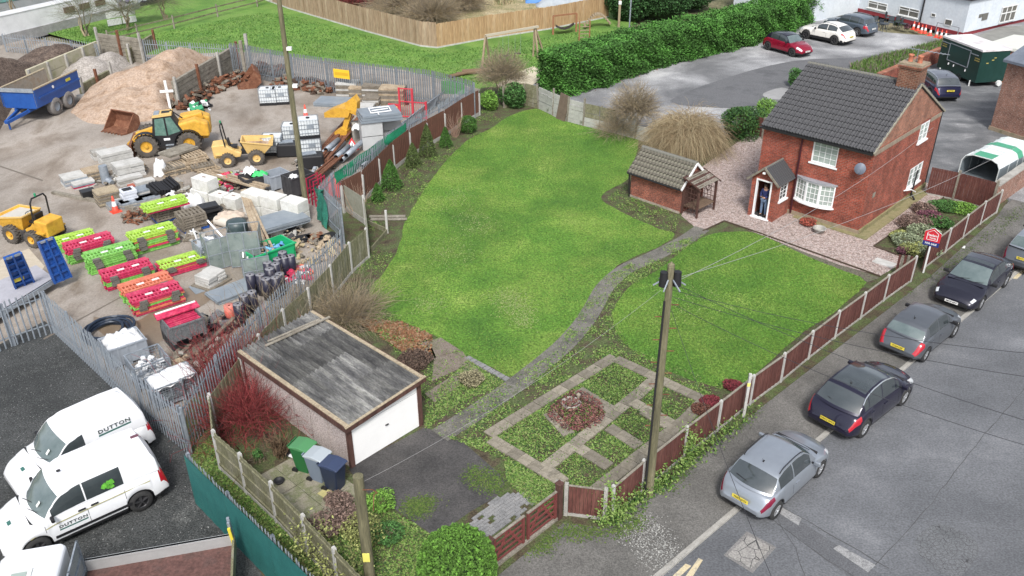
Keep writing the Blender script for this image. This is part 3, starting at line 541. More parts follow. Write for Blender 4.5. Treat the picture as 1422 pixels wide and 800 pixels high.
# porch
PW=[-5.0,-3.66]; b=B(); walls(b,PW[0],PW[1],-1.56,-1.38,0,2.02,[(-4.72,-3.94,0,2.02)],'x'); walls(b,PW[1]-.16,PW[1],-1.38,0,0,2.02,[(-1.16,-.42,.98,1.92)],'y'); b.box(PW[0],PW[0]+.16,-1.38,0,0,2.02); b.prism([(PW[0],2.02),(PW[1],2.02),(-4.33,2.66)],-1.56,-1.40,'y')
po=b.make('porch',brickA,HS)
window(po,-1.16,-.42,.98,1.92,0,1,2,4,'E',PW[1]-.03,glass=glassd,name='porch_window')
b=B(); b.box(-4.75,-4.68,-1.60,-1.46,.07,2.04); b.box(-3.98,-3.91,-1.60,-1.46,.07,2.04); b.box(-4.68,-3.98,-1.60,-1.46,1.97,2.04); b.box(-4.82,-3.84,-1.66,-1.44,0,.07); b.make('door_frame',white,po)
b=B(); b.box(-4.84,-3.82,-1.38,-.06,.02,.06); b.make('porch_floor',M('doormat',[(.03,.03,.032),(.06,.06,.06)],5,.9),po)
b=B(); b.box(-4.8,-3.86,-.08,-.02,.06,2.0); b.make('inner_door',M('grey_door',[(.10,.105,.11)],rough=.5),po)
sp=math.hypot(.82,.72); 
b=B(); b.prism([(-5.15,1.94),(-4.33,2.68),(-3.51,1.94),(-3.51,1.90),(-4.33,2.62),(-5.15,1.90)],-1.72,0,'y'); pr=b.make('porch_roof',greyt,po)
ps=.745/math.hypot(.82,.745); pc=.82/math.hypot(.82,.745); PS=math.hypot(.84,.76)
tiled_slope(pr,(-3.49,-1.74,1.93),(0,1,0),(-pc,0,ps),(ps,0,pc),1.72,PS,.165,.10,tilem,rolls=1,hgt=.012)
tiled_slope(pr,(-5.17,.0,1.93),(0,-1,0),(pc,0,ps),(-ps,0,pc),1.72,PS,.165,.10,tilem,asstuff=True,rolls=1,hgt=.012)
b=B(); b.smooth=True; b.cyl((-4.33,-1.76,2.70),(-4.33,0,2.70),.05,n=8); b.make('ridge_tile',ridgem,pr)
for s in (-1,1): b=B(); b.bar((-4.33+s*.86,-1.75,1.93),(-4.33,-1.75,2.70),.04,.10); b.make('bargeboard',greyt,pr)
b=B(); b.bx((-4.33,-1.74,2.44),(.12,.10,.08)); b.make('lamp',white,po)
# ---------------- brick shed with arbour seat ----------------
sA=ang(G(875,273),G(943,297)); s0=G(943,297); SH=thing('brick_shed','small brick garden shed with mossy tiled roof and white bargeboard, arbour seat at its end','shed',s0,sA)
SL=(G(943,297)-G(875,273)).length; SD=2.0; SE=1.50; SR_=2.42
b=B(); b.box(-SL,0,0,.2,0,SE); b.box(-SL,-SL+.2,.2,SD,0,SE); b.box(-.2,0,.2,SD,0,SE); b.box(-SL+.2,-.2,SD-.2,SD,0,SE); b.prism([(0,SE),(SD,SE),(SD/2,SR_-.05)],-.2,0,'x'); b.prism([(0,SE),(SD,SE),(SD/2,SR_-.05)],-SL,-SL+.2,'x'); b.make('wall',brickC,SH)
b=B(); b.box(-SL-.03,.02,-.03,0,0,.12); b.make('plinth',slabm,SH)
b=B(); b.prism([(-.16,SE-.12),(SD/2,SR_),(SD+.16,SE-.12),(SD+.16,SE-.17),(SD/2,SR_-.06),(-.16,SE-.17)],-SL-.12,.10,'x'); rf=b.make('roof',greyt,SH)
S1=math.hypot(SD/2+.2,SR_-SE+.15); uy=(0,(SD/2+.2)/S1,(SR_-SE+.15)/S1)
tiled_slope(rf,(-SL-.15,-.2,SE-.12),(1,0,0),uy,(0,-uy[2],uy[1]),SL+.26,S1,.20,.27,tilemoss,rolls=1,hgt=.035)
tiled_slope(rf,(.11,SD+.2,SE-.12),(-1,0,0),(0,-uy[1],uy[2]),(0,uy[2],uy[1]),SL+.26,S1,.20,.27,tilemoss,asstuff=True,rolls=1,hgt=.035)
for i in range(8): o=link('ridge_tile',rme,None,rf); o.location=(-SL-.15+i*(SL+.26)/8,SD/2,SR_+.01); o.scale=((SL+.26)/8/.44,1,1)
for y,z,y2,z2 in ((-.2,SE-.16,SD/2,SR_),(SD+.2,SE-.16,SD/2,SR_)): b=B(); b.bar((.13,y,z),(.13,y2,z2),.03,.13); b.make('bargeboard',white,rf)
b=B(); b.cyl((-SL-.1,-.24,SE-.14),(.1,-.24,SE-.14),.045); b.make('gutter',blackp,SH); b=B(); b.cyl((-SL-.02,-.18,SE-.14),(-SL-.02,-.06,0),.035); b.make('drainpipe',blackp,SH)
AR=thing('arbour_seat','dark brown timber arbour seat with trellis sides at the shed gable end','arbour',s0,sA)
ax=.95; ay0,ay1=.12,1.62
for x,y in ((ax,ay0),(ax,ay1),(.06,ay0),(.06,ay1)): b=B(); b.box(x-.04,x+.04,y-.04,y+.04,0,1.62 if x>.5 else 1.8); b.make('post',brownt,AR)
for y in (ay0,ay1):
    b=B(); yy=y
    for i in range(6): b.bar((.1,yy,.25+i*.24),(ax-.04,yy,.25+i*.24),.018,.02)
    for i in range(5): x=.12+i*(ax-.2)/4; b.bar((x,yy,.2),(x,yy,1.55),.02,.018)
    if y==ay1:
        c=Vector(((.1+ax)/2-.02,yy-.02,1.1)); q=[c+Vector((.14*math.cos(PI/2*k),0,.19*math.sin(PI/2*k))) for k in range(5)]
        for u,v in zip(q[:-1],q[1:]): b.bar(u,v,.03,.03)
    b.make('trellis_panel',brownt,AR)
for k in range(6): b=B(); b.box(.12+k*.14,.24+k*.14,ay0,ay1,.44,.475); b.make('seat_slat',M('seat_timber',[(.11,.075,.05),(.16,.11,.075)],4,.85,.2),AR)
b=B(); b.box(.08,.12,ay0,ay1,.45,1.3); b.make('backrest',brownt,AR)
for k in range(9):
    t=k/9; b=B(); b.bar((.06+t*1.0,ay0-.12,1.95-t*.36),(.06+t*1.0,ay1+.12,1.95-t*.36),.115,.02); b.make('roof_board',greyt if k%3 else brownt,AR)
for y in (ay0-.12,ay1+.12): b=B(); b.bar((.04,y,1.96),(1.12,y,1.56),.03,.07); b.make('roof_edge',brownt,AR)
# ---------------- garage ----------------
gA=R(46.6); GA=thing('garage','prefabricated pebbledash garage with corrugated roof and white door','garage',G(487,650),gA)
peb=M('pebbledash',[(.26,.21,.19),(.42,.36,.34),(.50,.44,.42)],14,.95,.9,30,speck=.45,sscale=24,large=.12)
gw,gd,zl,zr=2.95,5.75,1.62,1.86
def gz(x): return zl+(zr-zl)*x/gw
b=B()
for i in range(6): b.box(0,.08,.04+i*gd/6,(i+1)*gd/6-.02,0,zl-.05)
b.make('side_wall',peb,GA); b=B(); b.box(gw-.08,gw,0,gd,0,zr-.06); b.make('side_wall',peb,GA)
b=B(); b.box(.08,gw-.08,gd-.08,gd,0,zl-.02); b.make('back_wall',peb,GA)
for x in (0,gw-.14): b=B(); b.box(x-.01,x+.15,-.06,.05,0,gz(x)-.02); b.make('door_post',brownt,GA)
dm=M('white_garage_door',[(.80,.80,.79),(.86,.86,.85)],1.2,.45,.05,20,speck=.03); b=B(); b.box(.15,gw-.15,-.02,.02,.03,1.62); dr=b.make('door',dm,GA)
b=B(); b.box(.15,gw-.15,-.021,.0,1.4,1.408) ; b.bx((1.5,-.04,.85),(.12,.04,.03)); b.make('handle',blackp,dr)
for k in range(7): b=B(); x=.3+k*.39; b.box(x,x+.006,-.024,-.019,.06,1.58); 
# roof: corrugated sheets, each a part
cor=M('corrugated_cement',[(.04,.042,.048),(.09,.093,.097),(.20,.20,.19),(.32,.31,.28)],2.2,.9,.5,30,speck=.4,sscale=12,large=.35,pos=[.36,.47,.57,.70],dist=.2,stretch=(1.6,.7,1))
CM=[M('corrugated_cement_%d'%k,[tuple(v*f for v in c) for c in ((.045,.046,.05),(.10,.10,.10),(.20,.20,.19),(.28,.275,.25))],1.6,.9,.5,30,speck=.35,sscale=16,large=.22,pos=[.25,.45,.6,.8],stretch=(3,.5,1)) for k,f in enumerate((.5,.75,1.05))]; CP=[(2,2,1,1),(1,2,2,0),(0,0,0,0),(1,0,1,2)]; nsx,nsy=4,4; x0,x1=-.02,gw+.06
for i in range(nsx):
    for j in range(nsy):
        b=B(); sw=(x1-x0)/nsx; sx0=x0+i*sw; sy0=-.12+j*(gd+.25)/nsy; sy1=sy0+(gd+.25)/nsy+.08; n=60; b.smooth=True; vs=[]
        zo=.06-(nsy-j)*.008
        for k in range(n+1):
            x=sx0+(sw+.03)*k/n; z=gz(x)+zo+.042*math.sin(2*PI*x/.17)
            vs+=[(x,sy0,z-.004),(x,sy1,z+.010)]
        b.add(vs,[(2*k,2*k+2,2*k+3,2*k+1) for k in range(n)]); b.make('roof_sheet',CM[CP[j][i]],GA)
oldb=M('weathered_barge',[(.26,.21,.14),(.36,.30,.21),(.20,.16,.11)],5,.9,.4,30,speck=.3,sscale=20)
b=B(); b.box(-.10,.04,-.14,gd+.14,zl+.06,zl+.115); b.make('capping',oldb,GA); b=B(); b.box(-.13,-.08,-.16,gd+.14,zl-.10,zl+.09); b.make('fascia',brownt,GA)
b=B(); b.box(gw-.02,gw+.10,-.14,gd+.14,zr+.06,zr+.11); b.make('capping',oldb,GA); b=B(); b.box(gw+.10,gw+.14,-.16,gd+.14,zr-.10,zr+.09); b.make('fascia',brownt,GA)
b=B(); b.bar((-.13,-.17,zl-.02),(gw+.14,-.17,zr-.0),.04,.17); b.make('fascia',brownt,GA); b=B(); b.bar((-.13,-.155,zl+.085),(gw+.14,-.155,zr+.095),.09,.025); b.make('capping',oldb,GA)
b=B(); b.bar((.7,gd-.35,gz(.7)+.10),(gw+.2,gd-.75,gz(gw)+.16),.12,.03); b.bar((.9,gd-.2,gz(.9)+.10),(gw-.1,gd-.55,gz(gw)+.12),.09,.03); tag(b.make('loose_plank',greyt),'weathered planks lying across the back of the garage roof','plank').matrix_world=GA.matrix_basis
bpy.context.view_layer.update()
# ---------------- fences ----------------
def panelmesh(name,L,h,mat,bw=.12,rails=True,wave=.0):
    b=B(); n=max(1,round(L/bw)); w=L/n
    for i in range(n):
        t=random.uniform(-.004,.004); b.box(i*w+.004,(i+1)*w-.004,-.012+t+(.012 if i%2 else 0),.010+t,random.uniform(0,.01),h+random.uniform(-wave,wave))
    if rails:
        for z in (.15,h*.5,h-.15): b.box(0,L,.012,.05,z-.04,z+.04)
    me=b.mesh(name); me.materials.append(mat); return me
def panelfence(name,label,pts,h,pmat,postmat,ph=None,group=None,gravel=.15,capm=None,side=1,pw=.10,bw=.12,cat='fence',panel='fence_panel',rails=True,leans=0,first=True,last=True):
    """pts: world base points of the posts"""
    ph=ph or h+.06; o=thing(name,label,cat,pts[0],0,group); post=B(); post.box(-pw/2,pw/2,-pw/2,pw/2,0,ph); post.box(-pw/2+.015,pw/2-.015,-pw/2+.015,pw/2-.015,ph,ph+.03); pme=post.mesh('post'); pme.materials.append(postmat); cache={}
    for i,p in enumerate(pts):
        if (i==0 and not first) or (i==len(pts)-1 and not last): continue
        q=link('post',pme,None,o); j=min(i,len(pts)-2); a=ang(pts[j],pts[j+1]); q.location=p-pts[0]; q.rotation_euler=(random.uniform(-.01,.01)-leans*random.random(),random.uniform(-.012,.012),a)
    for p,q in zip(pts[:-1],pts[1:]):
        L=(q-p).length; a=ang(p,q); key=round(L,1)
        if key not in cache: cache[key]=panelmesh(panel,1.0*key-pw if key>pw else .1,h-gravel,pmat,bw,rails)
        d=(q-p).normalized(); k=link(panel,cache[key],None,o); k.location=p-pts[0]+d*(pw/2)+Vector((0,0,gravel)); k.rotation_euler=(random.uniform(-.01,.01)-leans*random.random(),0,a+(0 if side>0 else 0)); k.scale=((L-pw)/(key-pw),side,1)
        if gravel>.01: g=B(); g.box(0,L-pw,-.025,.025,0,gravel-.003); r=g.make('gravel_board',concm if postmat is not brownt else postmat,o); r.location=p-pts[0]+d*(pw/2); r.rotation_euler=(0,0,a)
        if capm: g=B(); g.box(0,L-pw,-.035,.035,h+.002,h+.03); r=g.make('capping_rail',capm,o); r.location=p-pts[0]+d*(pw/2); r.rotation_euler=(0,0,a)
    return o
def tops(px,h): return [Vector((*G(x,y,h).xy,0)) for x,y in px]
RF=tops([(1046.6,522.6),(1090.5,491.7),(1128.8,461),(1166,433),(1202,407),(1234.5,383),(1272.5,357)],1.2)
T0=tops([(852.5,676),(895,640)],1.2)+tops([(954,593),(1001,558)],1.2)
panelfence('board_fence','brown boarded panel fence with pale concrete posts beside the pavement, behind the leaning wooden pole',T0+RF,1.17,brownf,conclight,1.24,capm=greyt,bw=.11,gravel=.10,pw=.09)
panelfence('board_fence','brown boarded panel fence behind the for sale sign, leading up to the brick wall',tops([(1292,339),(1320.6,318),(1345,299),(1369,280.6),(1392,265)],1.2),1.17,brownf,conclight,1.24,capm=greyt,gravel=.10,pw=.09)
b=B(); 
gp1,gp2=Vector((*G(1272.5,357,1.2).xy,0)),Vector((*G(1292,339,1.2).xy,0)); 
st=thing('wicket_gate','narrow dark wooden gate standing half open between two fence runs near the for sale sign','gate',gp1,ang(gp1,gp2))
for x in (.08,(gp2-gp1).length-.12): q=B(); q.box(x-.05,x+.05,-.05,.05,0,1.2); q.make('post',brownt,st)
for k in range(6): q=B(); q.box(.16,.19,.04+k*.12,.14+k*.12,.05,1.05+.05*math.sin(k)); q.make('board',brownf if k%2 else greyt,st)
# corner panel with individual boards
c0,c1=[Vector((*G(x,y,1.15).xy,0)) for x,y in ((787,673),(842,680))]; cp=thing('corner_fence_panel','single dark red boarded panel between two white concrete posts at the garden corner','fence',c0,ang(c0,c1)); Lc=(c1-c0).length
for x in (0,Lc): q=B(); q.box(x-.055,x+.055,-.06,.06,0,1.2); q.make('post',concm,cp)
q=B(); q.box(-.32,-.14,-.08,.08,0,1.22); q.make('post',concm,cp)
for k in range(9): w_=(Lc-.14)/9; q=B(); q.box(.07+k*w_,.07+(k+1)*w_-.008,-.02+(k%2)*.008,.01,.12,1.12); q.make('board',brownf,cp)
q=B(); q.box(.06,Lc-.06,-.03,.03,1.125,1.145); q.make('capping_rail',greyt,cp); q=B(); q.box(.06,Lc-.06,-.03,.03,0,.11); q.make('gravel_board',concm,cp)
panelfence('short_fence_run','short ivy covered brown fence section between the corner panel and the tall leaning pole',[c1,T0[0]],1.1,brownf,conclight,1.1,gravel=.1,first=False,last=False)
# double gate
g0,g1,g2=[Vector((*G(x,y,h).xy,0)) for x,y,h in ((777,674,1.25),(729,713,1.1),(680,752,1.1))]
dg=thing('double_gate','pair of dark red wooden driveway gates with cross braces, closed','gate',g0,ang(g0,g2)); gl=(g2-g0).length
for x,h in ((0,1.3),(gl,1.15)): q=B(); q.box(x-.08,x+.08,-.08,.08,0,h); q.box(x-.1,x+.1,-.1,.1,h,h+.04); q.make('gate_post',brownt,dg)
gm=M('gate_red',[(.12,.03,.028),(.17,.045,.04)],4,.75,.2,speck=.2)
for s in (0,1):
    x0=.12+s*(gl/2-.06); x1=x0+gl/2-.18; lf=B()
    lf.box(x0,x0+.08,-.03,.03,.12,1.08); fo=lf.make('gate_leaf',gm,dg); lf=B(); lf.box(x1-.08,x1,-.03,.03,.12,1.08); lf.make('stile',gm,fo)
    for k in range(5): q=B(); z=.17+k*.205; q.box(x0+.08,x1-.08,-.018,.012,z,z+.06); q.make('rail',gm,fo)
    q=B(); q.box(x0,x1,-.035,.035,1.083,1.115); q.make('capping_rail',greyt,fo)
    for a,c in (((x0+.1,-.03,.15),((x0+x1)/2,-.03,1.0)),((x1-.1,-.03,.15),((x0+x1)/2,-.03,1.0))): q=B(); q.bar(a,c,.025,.08); q.make('brace',gm,fo)
q=B(); q.box(.08,gl-.08,-.05,.05,0,.09); q.make('threshold_board',greyt,dg)
# left garden fence beside the garage and patio
panelfence('garden_fence','weathered grey panel fence with concrete posts, left of the patio and wheelie bins',tops([(290.6,549),(295.7,600),(332,631.6),(375,671),(420,716.5),(463,762),(505,806)],1.5),1.5,greent,conclight,1.55,bw=.13,side=-1)
panelfence('garden_fence','green stained panel fence running behind the garage to the palisade corner',tops([(290.6,549),(333,495),(358,464.6),(392,430),(427,400),(458,368),(484,337),(508,317)],1.5),1.45,greent,conclight,1.5,bw=.13)
panelfence('garden_fence','short pale grey trellis panel fence at the kink beside the small conifer',tops([(476,255),(504,273),(509,316)],1.5),1.45,M('trellis_grey',[(.22,.22,.17),(.30,.30,.25)],4,.9,.2),conclight,1.55,gravel=.3,bw=.06,last=False)
kp=[Vector((*G(x,y).xy,0)) for x,y in ((512,312),(538,324),(516,350))]; kk=thing('concrete_edging','low concrete boards between short posts forming a corner beside the palisade','edging',kp[1],0)
q=B(); q.box(-.05,.05,-.05,.05,0,1.2); q.make('post',conclight,kk)
for a,c in ((kp[0],kp[1]),(kp[1],kp[2])): q=B(); q.bar(a-kp[1]+Vector((0,0,.12)),c-kp[1]+Vector((0,0,.12)),.06,.24); q.make('gravel_board',greent,kk)
GB=tops([(473,251),(502,236),(525,214),(545,195),(568,178),(592,165),(617,152),(640,137),(665,124)],1.75)
panelfence('garden_fence','dark brown panel fence with concrete posts behind the row of small conifers',GB,1.7,M('dark_brown_panel',[(.10,.045,.03),(.14,.062,.042)],1.5,.85,.2,20,speck=.15),conclight,1.45,gravel=.25)
# rear fence: concrete boards and patched panels
rp=[Vector((*G(x,y).xy,0)) for x,y in ((700,150),(729,146),(748,151),(768,161),(788,169),(810,175),(832,180),(856,186),(882,193),(906,200),(934,206))]
rfn=thing('patched_fence','grey concrete panel fence with leaning mismatched boards along the back of the lawn','fence',rp[0])
pc_=B(); pc_.box(-.05,.05,-.05,.05,0,1.75); pcm=pc_.mesh('post'); pcm.materials.append(greyt); slab_g=M('fence_concrete',[(.24,.24,.22),(.34,.34,.315),(.40,.40,.37),(.16,.17,.13)],1.4,.9,.3,20,speck=.25)
for i,p in enumerate(rp): o=link('post',pcm,None,rfn); o.location=p-rp[0]; o.rotation_euler=(random.uniform(-.08,.08),random.uniform(-.1,.1),ang(rp[0],rp[-1])); o.scale=(1,1,random.uniform(.8,1.05))
for i,(p,q) in enumerate(zip(rp[:-1],rp[1:])):
    L=(q-p).length; nb=5 if i<8 else 3
    for k in range(nb):
        d=B(); d.box(.04,L-.04,-.025,.02,k*.30+.01,(k+1)*.30-.012); 
        if i in (0,1) or (i in (5,6) and k>1): mt=greent
        else: mt=slab_g
        o=d.make('fence_board',mt,rfn); o.location=p-rp[0]; o.rotation_euler=(random.uniform(-.03,.03),random.uniform(-.02,.02),ang(p,q))
lp=B(); lp.box(0,.85,-.03,.03,0,1.75); o=top('leaning_door',lp,M('old_brown_door',[(.11,.08,.06),(.16,.12,.09)],3,.85,.3,speck=.2),'old brown door leaning upright against the patched rear fence','door',G(772,163)+Vector((0,-.25,0)),ang(rp[3],rp[4])); o.rotation_euler=(R(-8),R(5),ang(rp[3],rp[4]))
# brown fence by the house drive
panelfence('board_fence','brown boarded fence between the cottage rear corner and the livestock trailer',[Vector((*G(x,y,1.5).xy,0)) for x,y in ((1293,232),(1333,240),(1386,254))],1.5,brownf,greyt,1.6,gravel=.1,first=False)
panelfence('board_fence','short dark brown fence between the evergreen bush and the left end of the cottage',[Vector((*G(x,y).xy,0)) for x,y in ((1022,186),(1040,188),(1058,193))],1.3,brownf,greyt,1.35,gravel=.1)
# long closeboard fence beyond the field, and its branch
def closeboard(label,px,h,mat=cedar,bw=.16,seg=3.2):
    P0=[Vector((*G(x,y).xy,0)) for x,y in px]; o=thing('closeboard_fence',label,'fence',P0[0]); me={}
    for a,c in zip(P0[:-1],P0[1:]):
        n=max(1,round((c-a).length/seg)); L=(c-a).length/n
        key=round(L,3); me[key]=[panelmesh('fence_panel',L,h+.0,mat,bw,False,.03) for _ in range(2)]
        for i in range(n): q=link('fence_panel',me[key][i%2],None,o); q.location=a-P0[0]+(c-a)*i/n; q.rotation_euler=(0,0,ang(a,c))
        g=B(); g.bar(a-P0[0]+Vector((0,0,.06))+Vector((0,-.04,0)),c-P0[0]+Vector((0,-.04,.06)),.04,.13); g.make('gravel_board',conclight,o)
    return o
closeboard('long pale brown closeboard fence beyond the grass field',[(330,-14),(400,12),(508,44),(584,64.5),(607,67)],2.1)
closeboard('orange brown closeboard fence turning back towards the dark hedge',[(607,67),(680,53.5),(762,41),(845,24)],2.0,M('larch_board_orange',[(.28,.17,.085),(.38,.25,.135),(.43,.31,.19)],1.3,.85,.3,20,speck=.3,sscale=12,stretch=(2.5,2.5,.15)))
# ---------------- palisade fences ----------------
pb=B(); w=.03
galvd=M('dull_grey_steel',[(.10,.115,.13),(.16,.18,.20),(.21,.23,.25)],3,.6,.1,30,metal=.2,speck=.15,sscale=10)
def palemesh(h,w=w,m=galv):
    b=B(); prof=[(-w,0),(-.012,.022),(.012,.022),(w,0)]
    vs=[(x,-y,z) for z in (.05,h-.07) for x,y in prof]+[(-w,0,h-.01),(-.0,-.024,h+.02),(w,0,h-.01)]
    b.add(vs,[(0,1,5,4),(1,2,6,5),(2,3,7,6),(4,5,8),(5,6,9),(6,7,10)]); me=b.mesh('pale'); me.materials.append(m); return me
def palisade(label,pts,h,step=.165,cat='fence',bays=2.75,group=None,lean=0,mat=None):
    o=thing('palisade_fence',label,cat,pts[0],0,group); pm=palemesh(h,.05,galvd) if mat else palemesh(h); pp_=B(); pp_.box(-.05,.05,.03,.10,0,h-.15); pme=pp_.mesh('post'); pme.materials.append(galv); cnt=0; ex=B()
    for p,q in zip(pts[:-1],pts[1:]):
        L=(q-p).length; a=ang(p,q); d=(q-p).normalized(); n=int(L/step)
        for k in range(n):
            if cnt<300: r=link('pale',pm,None,o); r.location=p-pts[0]+d*((k+.5)*L/n); r.rotation_euler=(random.uniform(-.01,.01),random.uniform(-.012,.012),a); cnt+=1
            else: ex.bar(p-pts[0]+d*((k+.5)*L/n),p-pts[0]+d*((k+.5)*L/n)+Vector((0,0,h)),.06,.015)
        for z in (.45,h-.4): r=B(); nn=Vector((-d.y,d.x,0))*.02; r.bar(p-pts[0]+nn+Vector((0,0,z)),q-pts[0]+nn+Vector((0,0,z)),.02,.05); r.make('rail',galv,o)
        m=max(1,round(L/bays))
        for k in range(m+1): r=link('post',pme,None,o); r.location=p-pts[0]+(q-p)*k/m; r.rotation_euler=(0,0,a)
    if ex.v: q=ex.make('pale',galv,o); q['kind']='stuff'
    return o
PH=2.0
palisade('galvanised palisade fence running down between the dark car park and the depot yard',tops([(56,401),(120,458),(180,512),(246,562)],PH),PH)
palisade('short pale palisade run at the far left beside the blue trailer ramps',tops([(-60,440),(0,418),(57,401)],PH),PH,.19)
palisade('galvanised palisade fence behind the garage and the crimson stemmed shrub',tops([(248,558),(300,488),(360,423),(415,372),(474,316)],PH),PH)
_o=Vector((-.28,.30,0)); GP=[GB[0]+_o*1.6]+[p+_o for p in GB[2:]]
kp0=Vector((*G(445,257,PH).xy,0))
palisade('galvanised palisade fence kinking back beside the torn green mesh',[Vector((*G(474,284,PH).xy,0)),kp0],PH)
palisade('galvanised palisade fence in front of the brown garden panels with green netting on it',[kp0]+GP,PH+.1)
palisade('galvanised palisade fence along the back of the yard, yellow sign hanging on it',[Vector((*G(x,y,2.3).xy,0)) for x,y in ((318,62),(345,66),(403,77),(500,90),(601,101),(657,116))],2.5,.17,mat=1)
# green screened palisade bottom
gs=tops([(256.5,625),(311,678.5),(374,739),(437.5,800),(520,880)],2.0)
o=palisade('palisade fence lined with dark teal screening beside the white vans',gs,2.0,.15)
b=B(); tm=M('teal_mesh_screen',[(.012,.10,.095),(.02,.135,.125)],2,.75,.3,60,speck=.15,sscale=40)
for p,q in zip(gs[:-1],gs[1:]):
    d=(q-p).normalized(); nn=Vector((d.y,-d.x,0))*.06
    if nn.x>0: nn=-nn
    nseg=14; z0,z1=.02,1.86; vs=[]
    for i in range(nseg+1):
        u=p-gs[0]+(q-p)*i/nseg; wv=.012*math.sin(i*1.9); vs+=[u+nn*(1+wv*8)+Vector((0,0,z0)),u+nn+Vector((0,0,z1))]
    b.add(vs,[(2*i,2*i+2,2*i+3,2*i+1) for i in range(nseg)])
b.make('screen_sheet',tm,o)
# green netting hung on the palisade
def netting(label,px0,px1,h0,h1,mat,n=16,off=.1,name='netting'):
    a,c=[Vector((*G(x,y,2.0).xy,0)) if isinstance(x,(int,float)) else x for x,y in (px0,px1)] if isinstance(px0,tuple) else (px0,px1); d=(c-a).normalized(); nn=Vector((d.y,-d.x,0))*off; b=B(); vs=[]
    for i in range(n+1):
        t=i/n; p=(c-a)*t+nn*(1+.3*math.sin(i*2.2)); s=.12*math.sin(i*1.3)
        for j in range(4): z=h0+(h1-h0)*j/3+ (s if j==0 else 0); vs.append(p+nn*(.35*math.sin(j*2+i))+Vector((0,0,z)))
    b.smooth=True; b.add(vs,[(4*i+j,4*i+4+j,4*i+5+j,4*i+1+j) for i in range(n) for j in range(3)]); return top(name,b,mat,label,'netting',a)
netting('bright green plastic netting draped along the palisade beside the conifers',GP[0],GP[3],1.35,2.0,M('green_netting',[(.02,.22,.11),(.03,.32,.17)],4,.6,.3,50,speck=.3,sscale=20))
netting('torn dark green windbreak mesh hanging off the palisade end by the wooden pole',(446,254),(456,264),.1,1.9,M('dark_green_mesh',[(.015,.12,.085),(.03,.18,.13)],4,.7,.3,50,speck=.3,sscale=20),n=8,off=.3)
# ---------------- vehicles ----------------
tyrem=M('tyre_rubber',[(.022,.022,.023),(.035,.035,.035)],8,.85,.2,30); rimm=M('alloy_rim',[(.42,.43,.45)],rough=.35,metal=.6); rimd=M('dark_rim',[(.07,.07,.075)],rough=.4,metal=.5)
winm=M('tinted_glass',[(.028,.036,.04),(.055,.066,.07)],1.2,.04,0,spec=1,coat=.6,speck=.02); wsm=M('windscreen_glass',[(.07,.10,.10),(.14,.175,.175)],1.5,.05,0,spec=.9,coat=.5,speck=.02)  # base colours lightened to stand in for sky reflections, the windscreen most
trimm=M('black_trim',[(.016,.016,.018)],rough=.55); chrome=M('chrome',[(.62,.63,.65)],rough=.15,metal=.9); redl=M('red_lamp',[(.40,.012,.025)],rough=.15,coat=.6,spec=.6); darkred=M('dark_red_lamp',[(.16,.008,.03)],rough=.15,coat=.6)
headm=M('headlamp_lens',[(.55,.58,.60)],rough=.1,coat=.6,spec=.7); platey=M('yellow_plate',[(.62,.50,.06)],rough=.5); platew=M('white_plate',[(.72,.72,.70)],rough=.5); plink=M('plate_ink',[(.01,.01,.01)],rough=.6)
seamm=M('door_seam',[(.01,.01,.012)],rough=.8)
def paint(name,c,metal=.35,rough=.28): return M(name,[c,tuple(x*1.08 for x in c)],1.5,rough,0,metal=metal,coat=.6,speck=.03,sscale=5)
def lerpp(pts,x):
    if x<=pts[0][0]: return pts[0][1]
    for (a,u),(c,v) in zip(pts[:-1],pts[1:]):
        if x<=c: t=(x-a)/(c-a); t=t*t*(3-2*t)*.35+t*.65; return u+(v-u)*t
    return pts[-1][1]
def wheel(par,x,y,r,side,rim=rimm,wd=.2,spokes=5,hub=None,name='wheel'):
    b=B(); h=wd/2; b.lathe([(r*.60,-h),(r*.92,-h),(r,-h*.6),(r,h*.6),(r*.92,h),(r*.60,h)],n=22,axis='y'); w_=b.make(name,tyrem,par); w_.location=(x,y,r)
    s=side; q=B(); n=22; q.lathe([(r*.66,s*h*.75),(r*.60,s*h*.80),(r*.58,s*h*.45)],n=n,axis='y'); q.lathe([(r*.60,s*h*.35),(.01,s*h*.35)],n=n,axis='y')
    for k in range(spokes):
        t=2*PI*k/spokes+.3; q.bar((.04*math.cos(t),s*h*.7,.04*math.sin(t)),(r*.62*math.cos(t),s*h*.62,r*.62*math.sin(t)),r*.20 if spokes<8 else r*.10,.03)
    q.cyl((0,s*h*.4,0),(0,s*h*.82,0),r*.15,r*.12,10); rb=q.make('rim',[rim],w_)
    d=B(); d.lathe([(r*.585,s*h*.38),(.01,s*h*.38)],n=16,axis='y'); d.make('brake_disc',trimm,w_); return w_
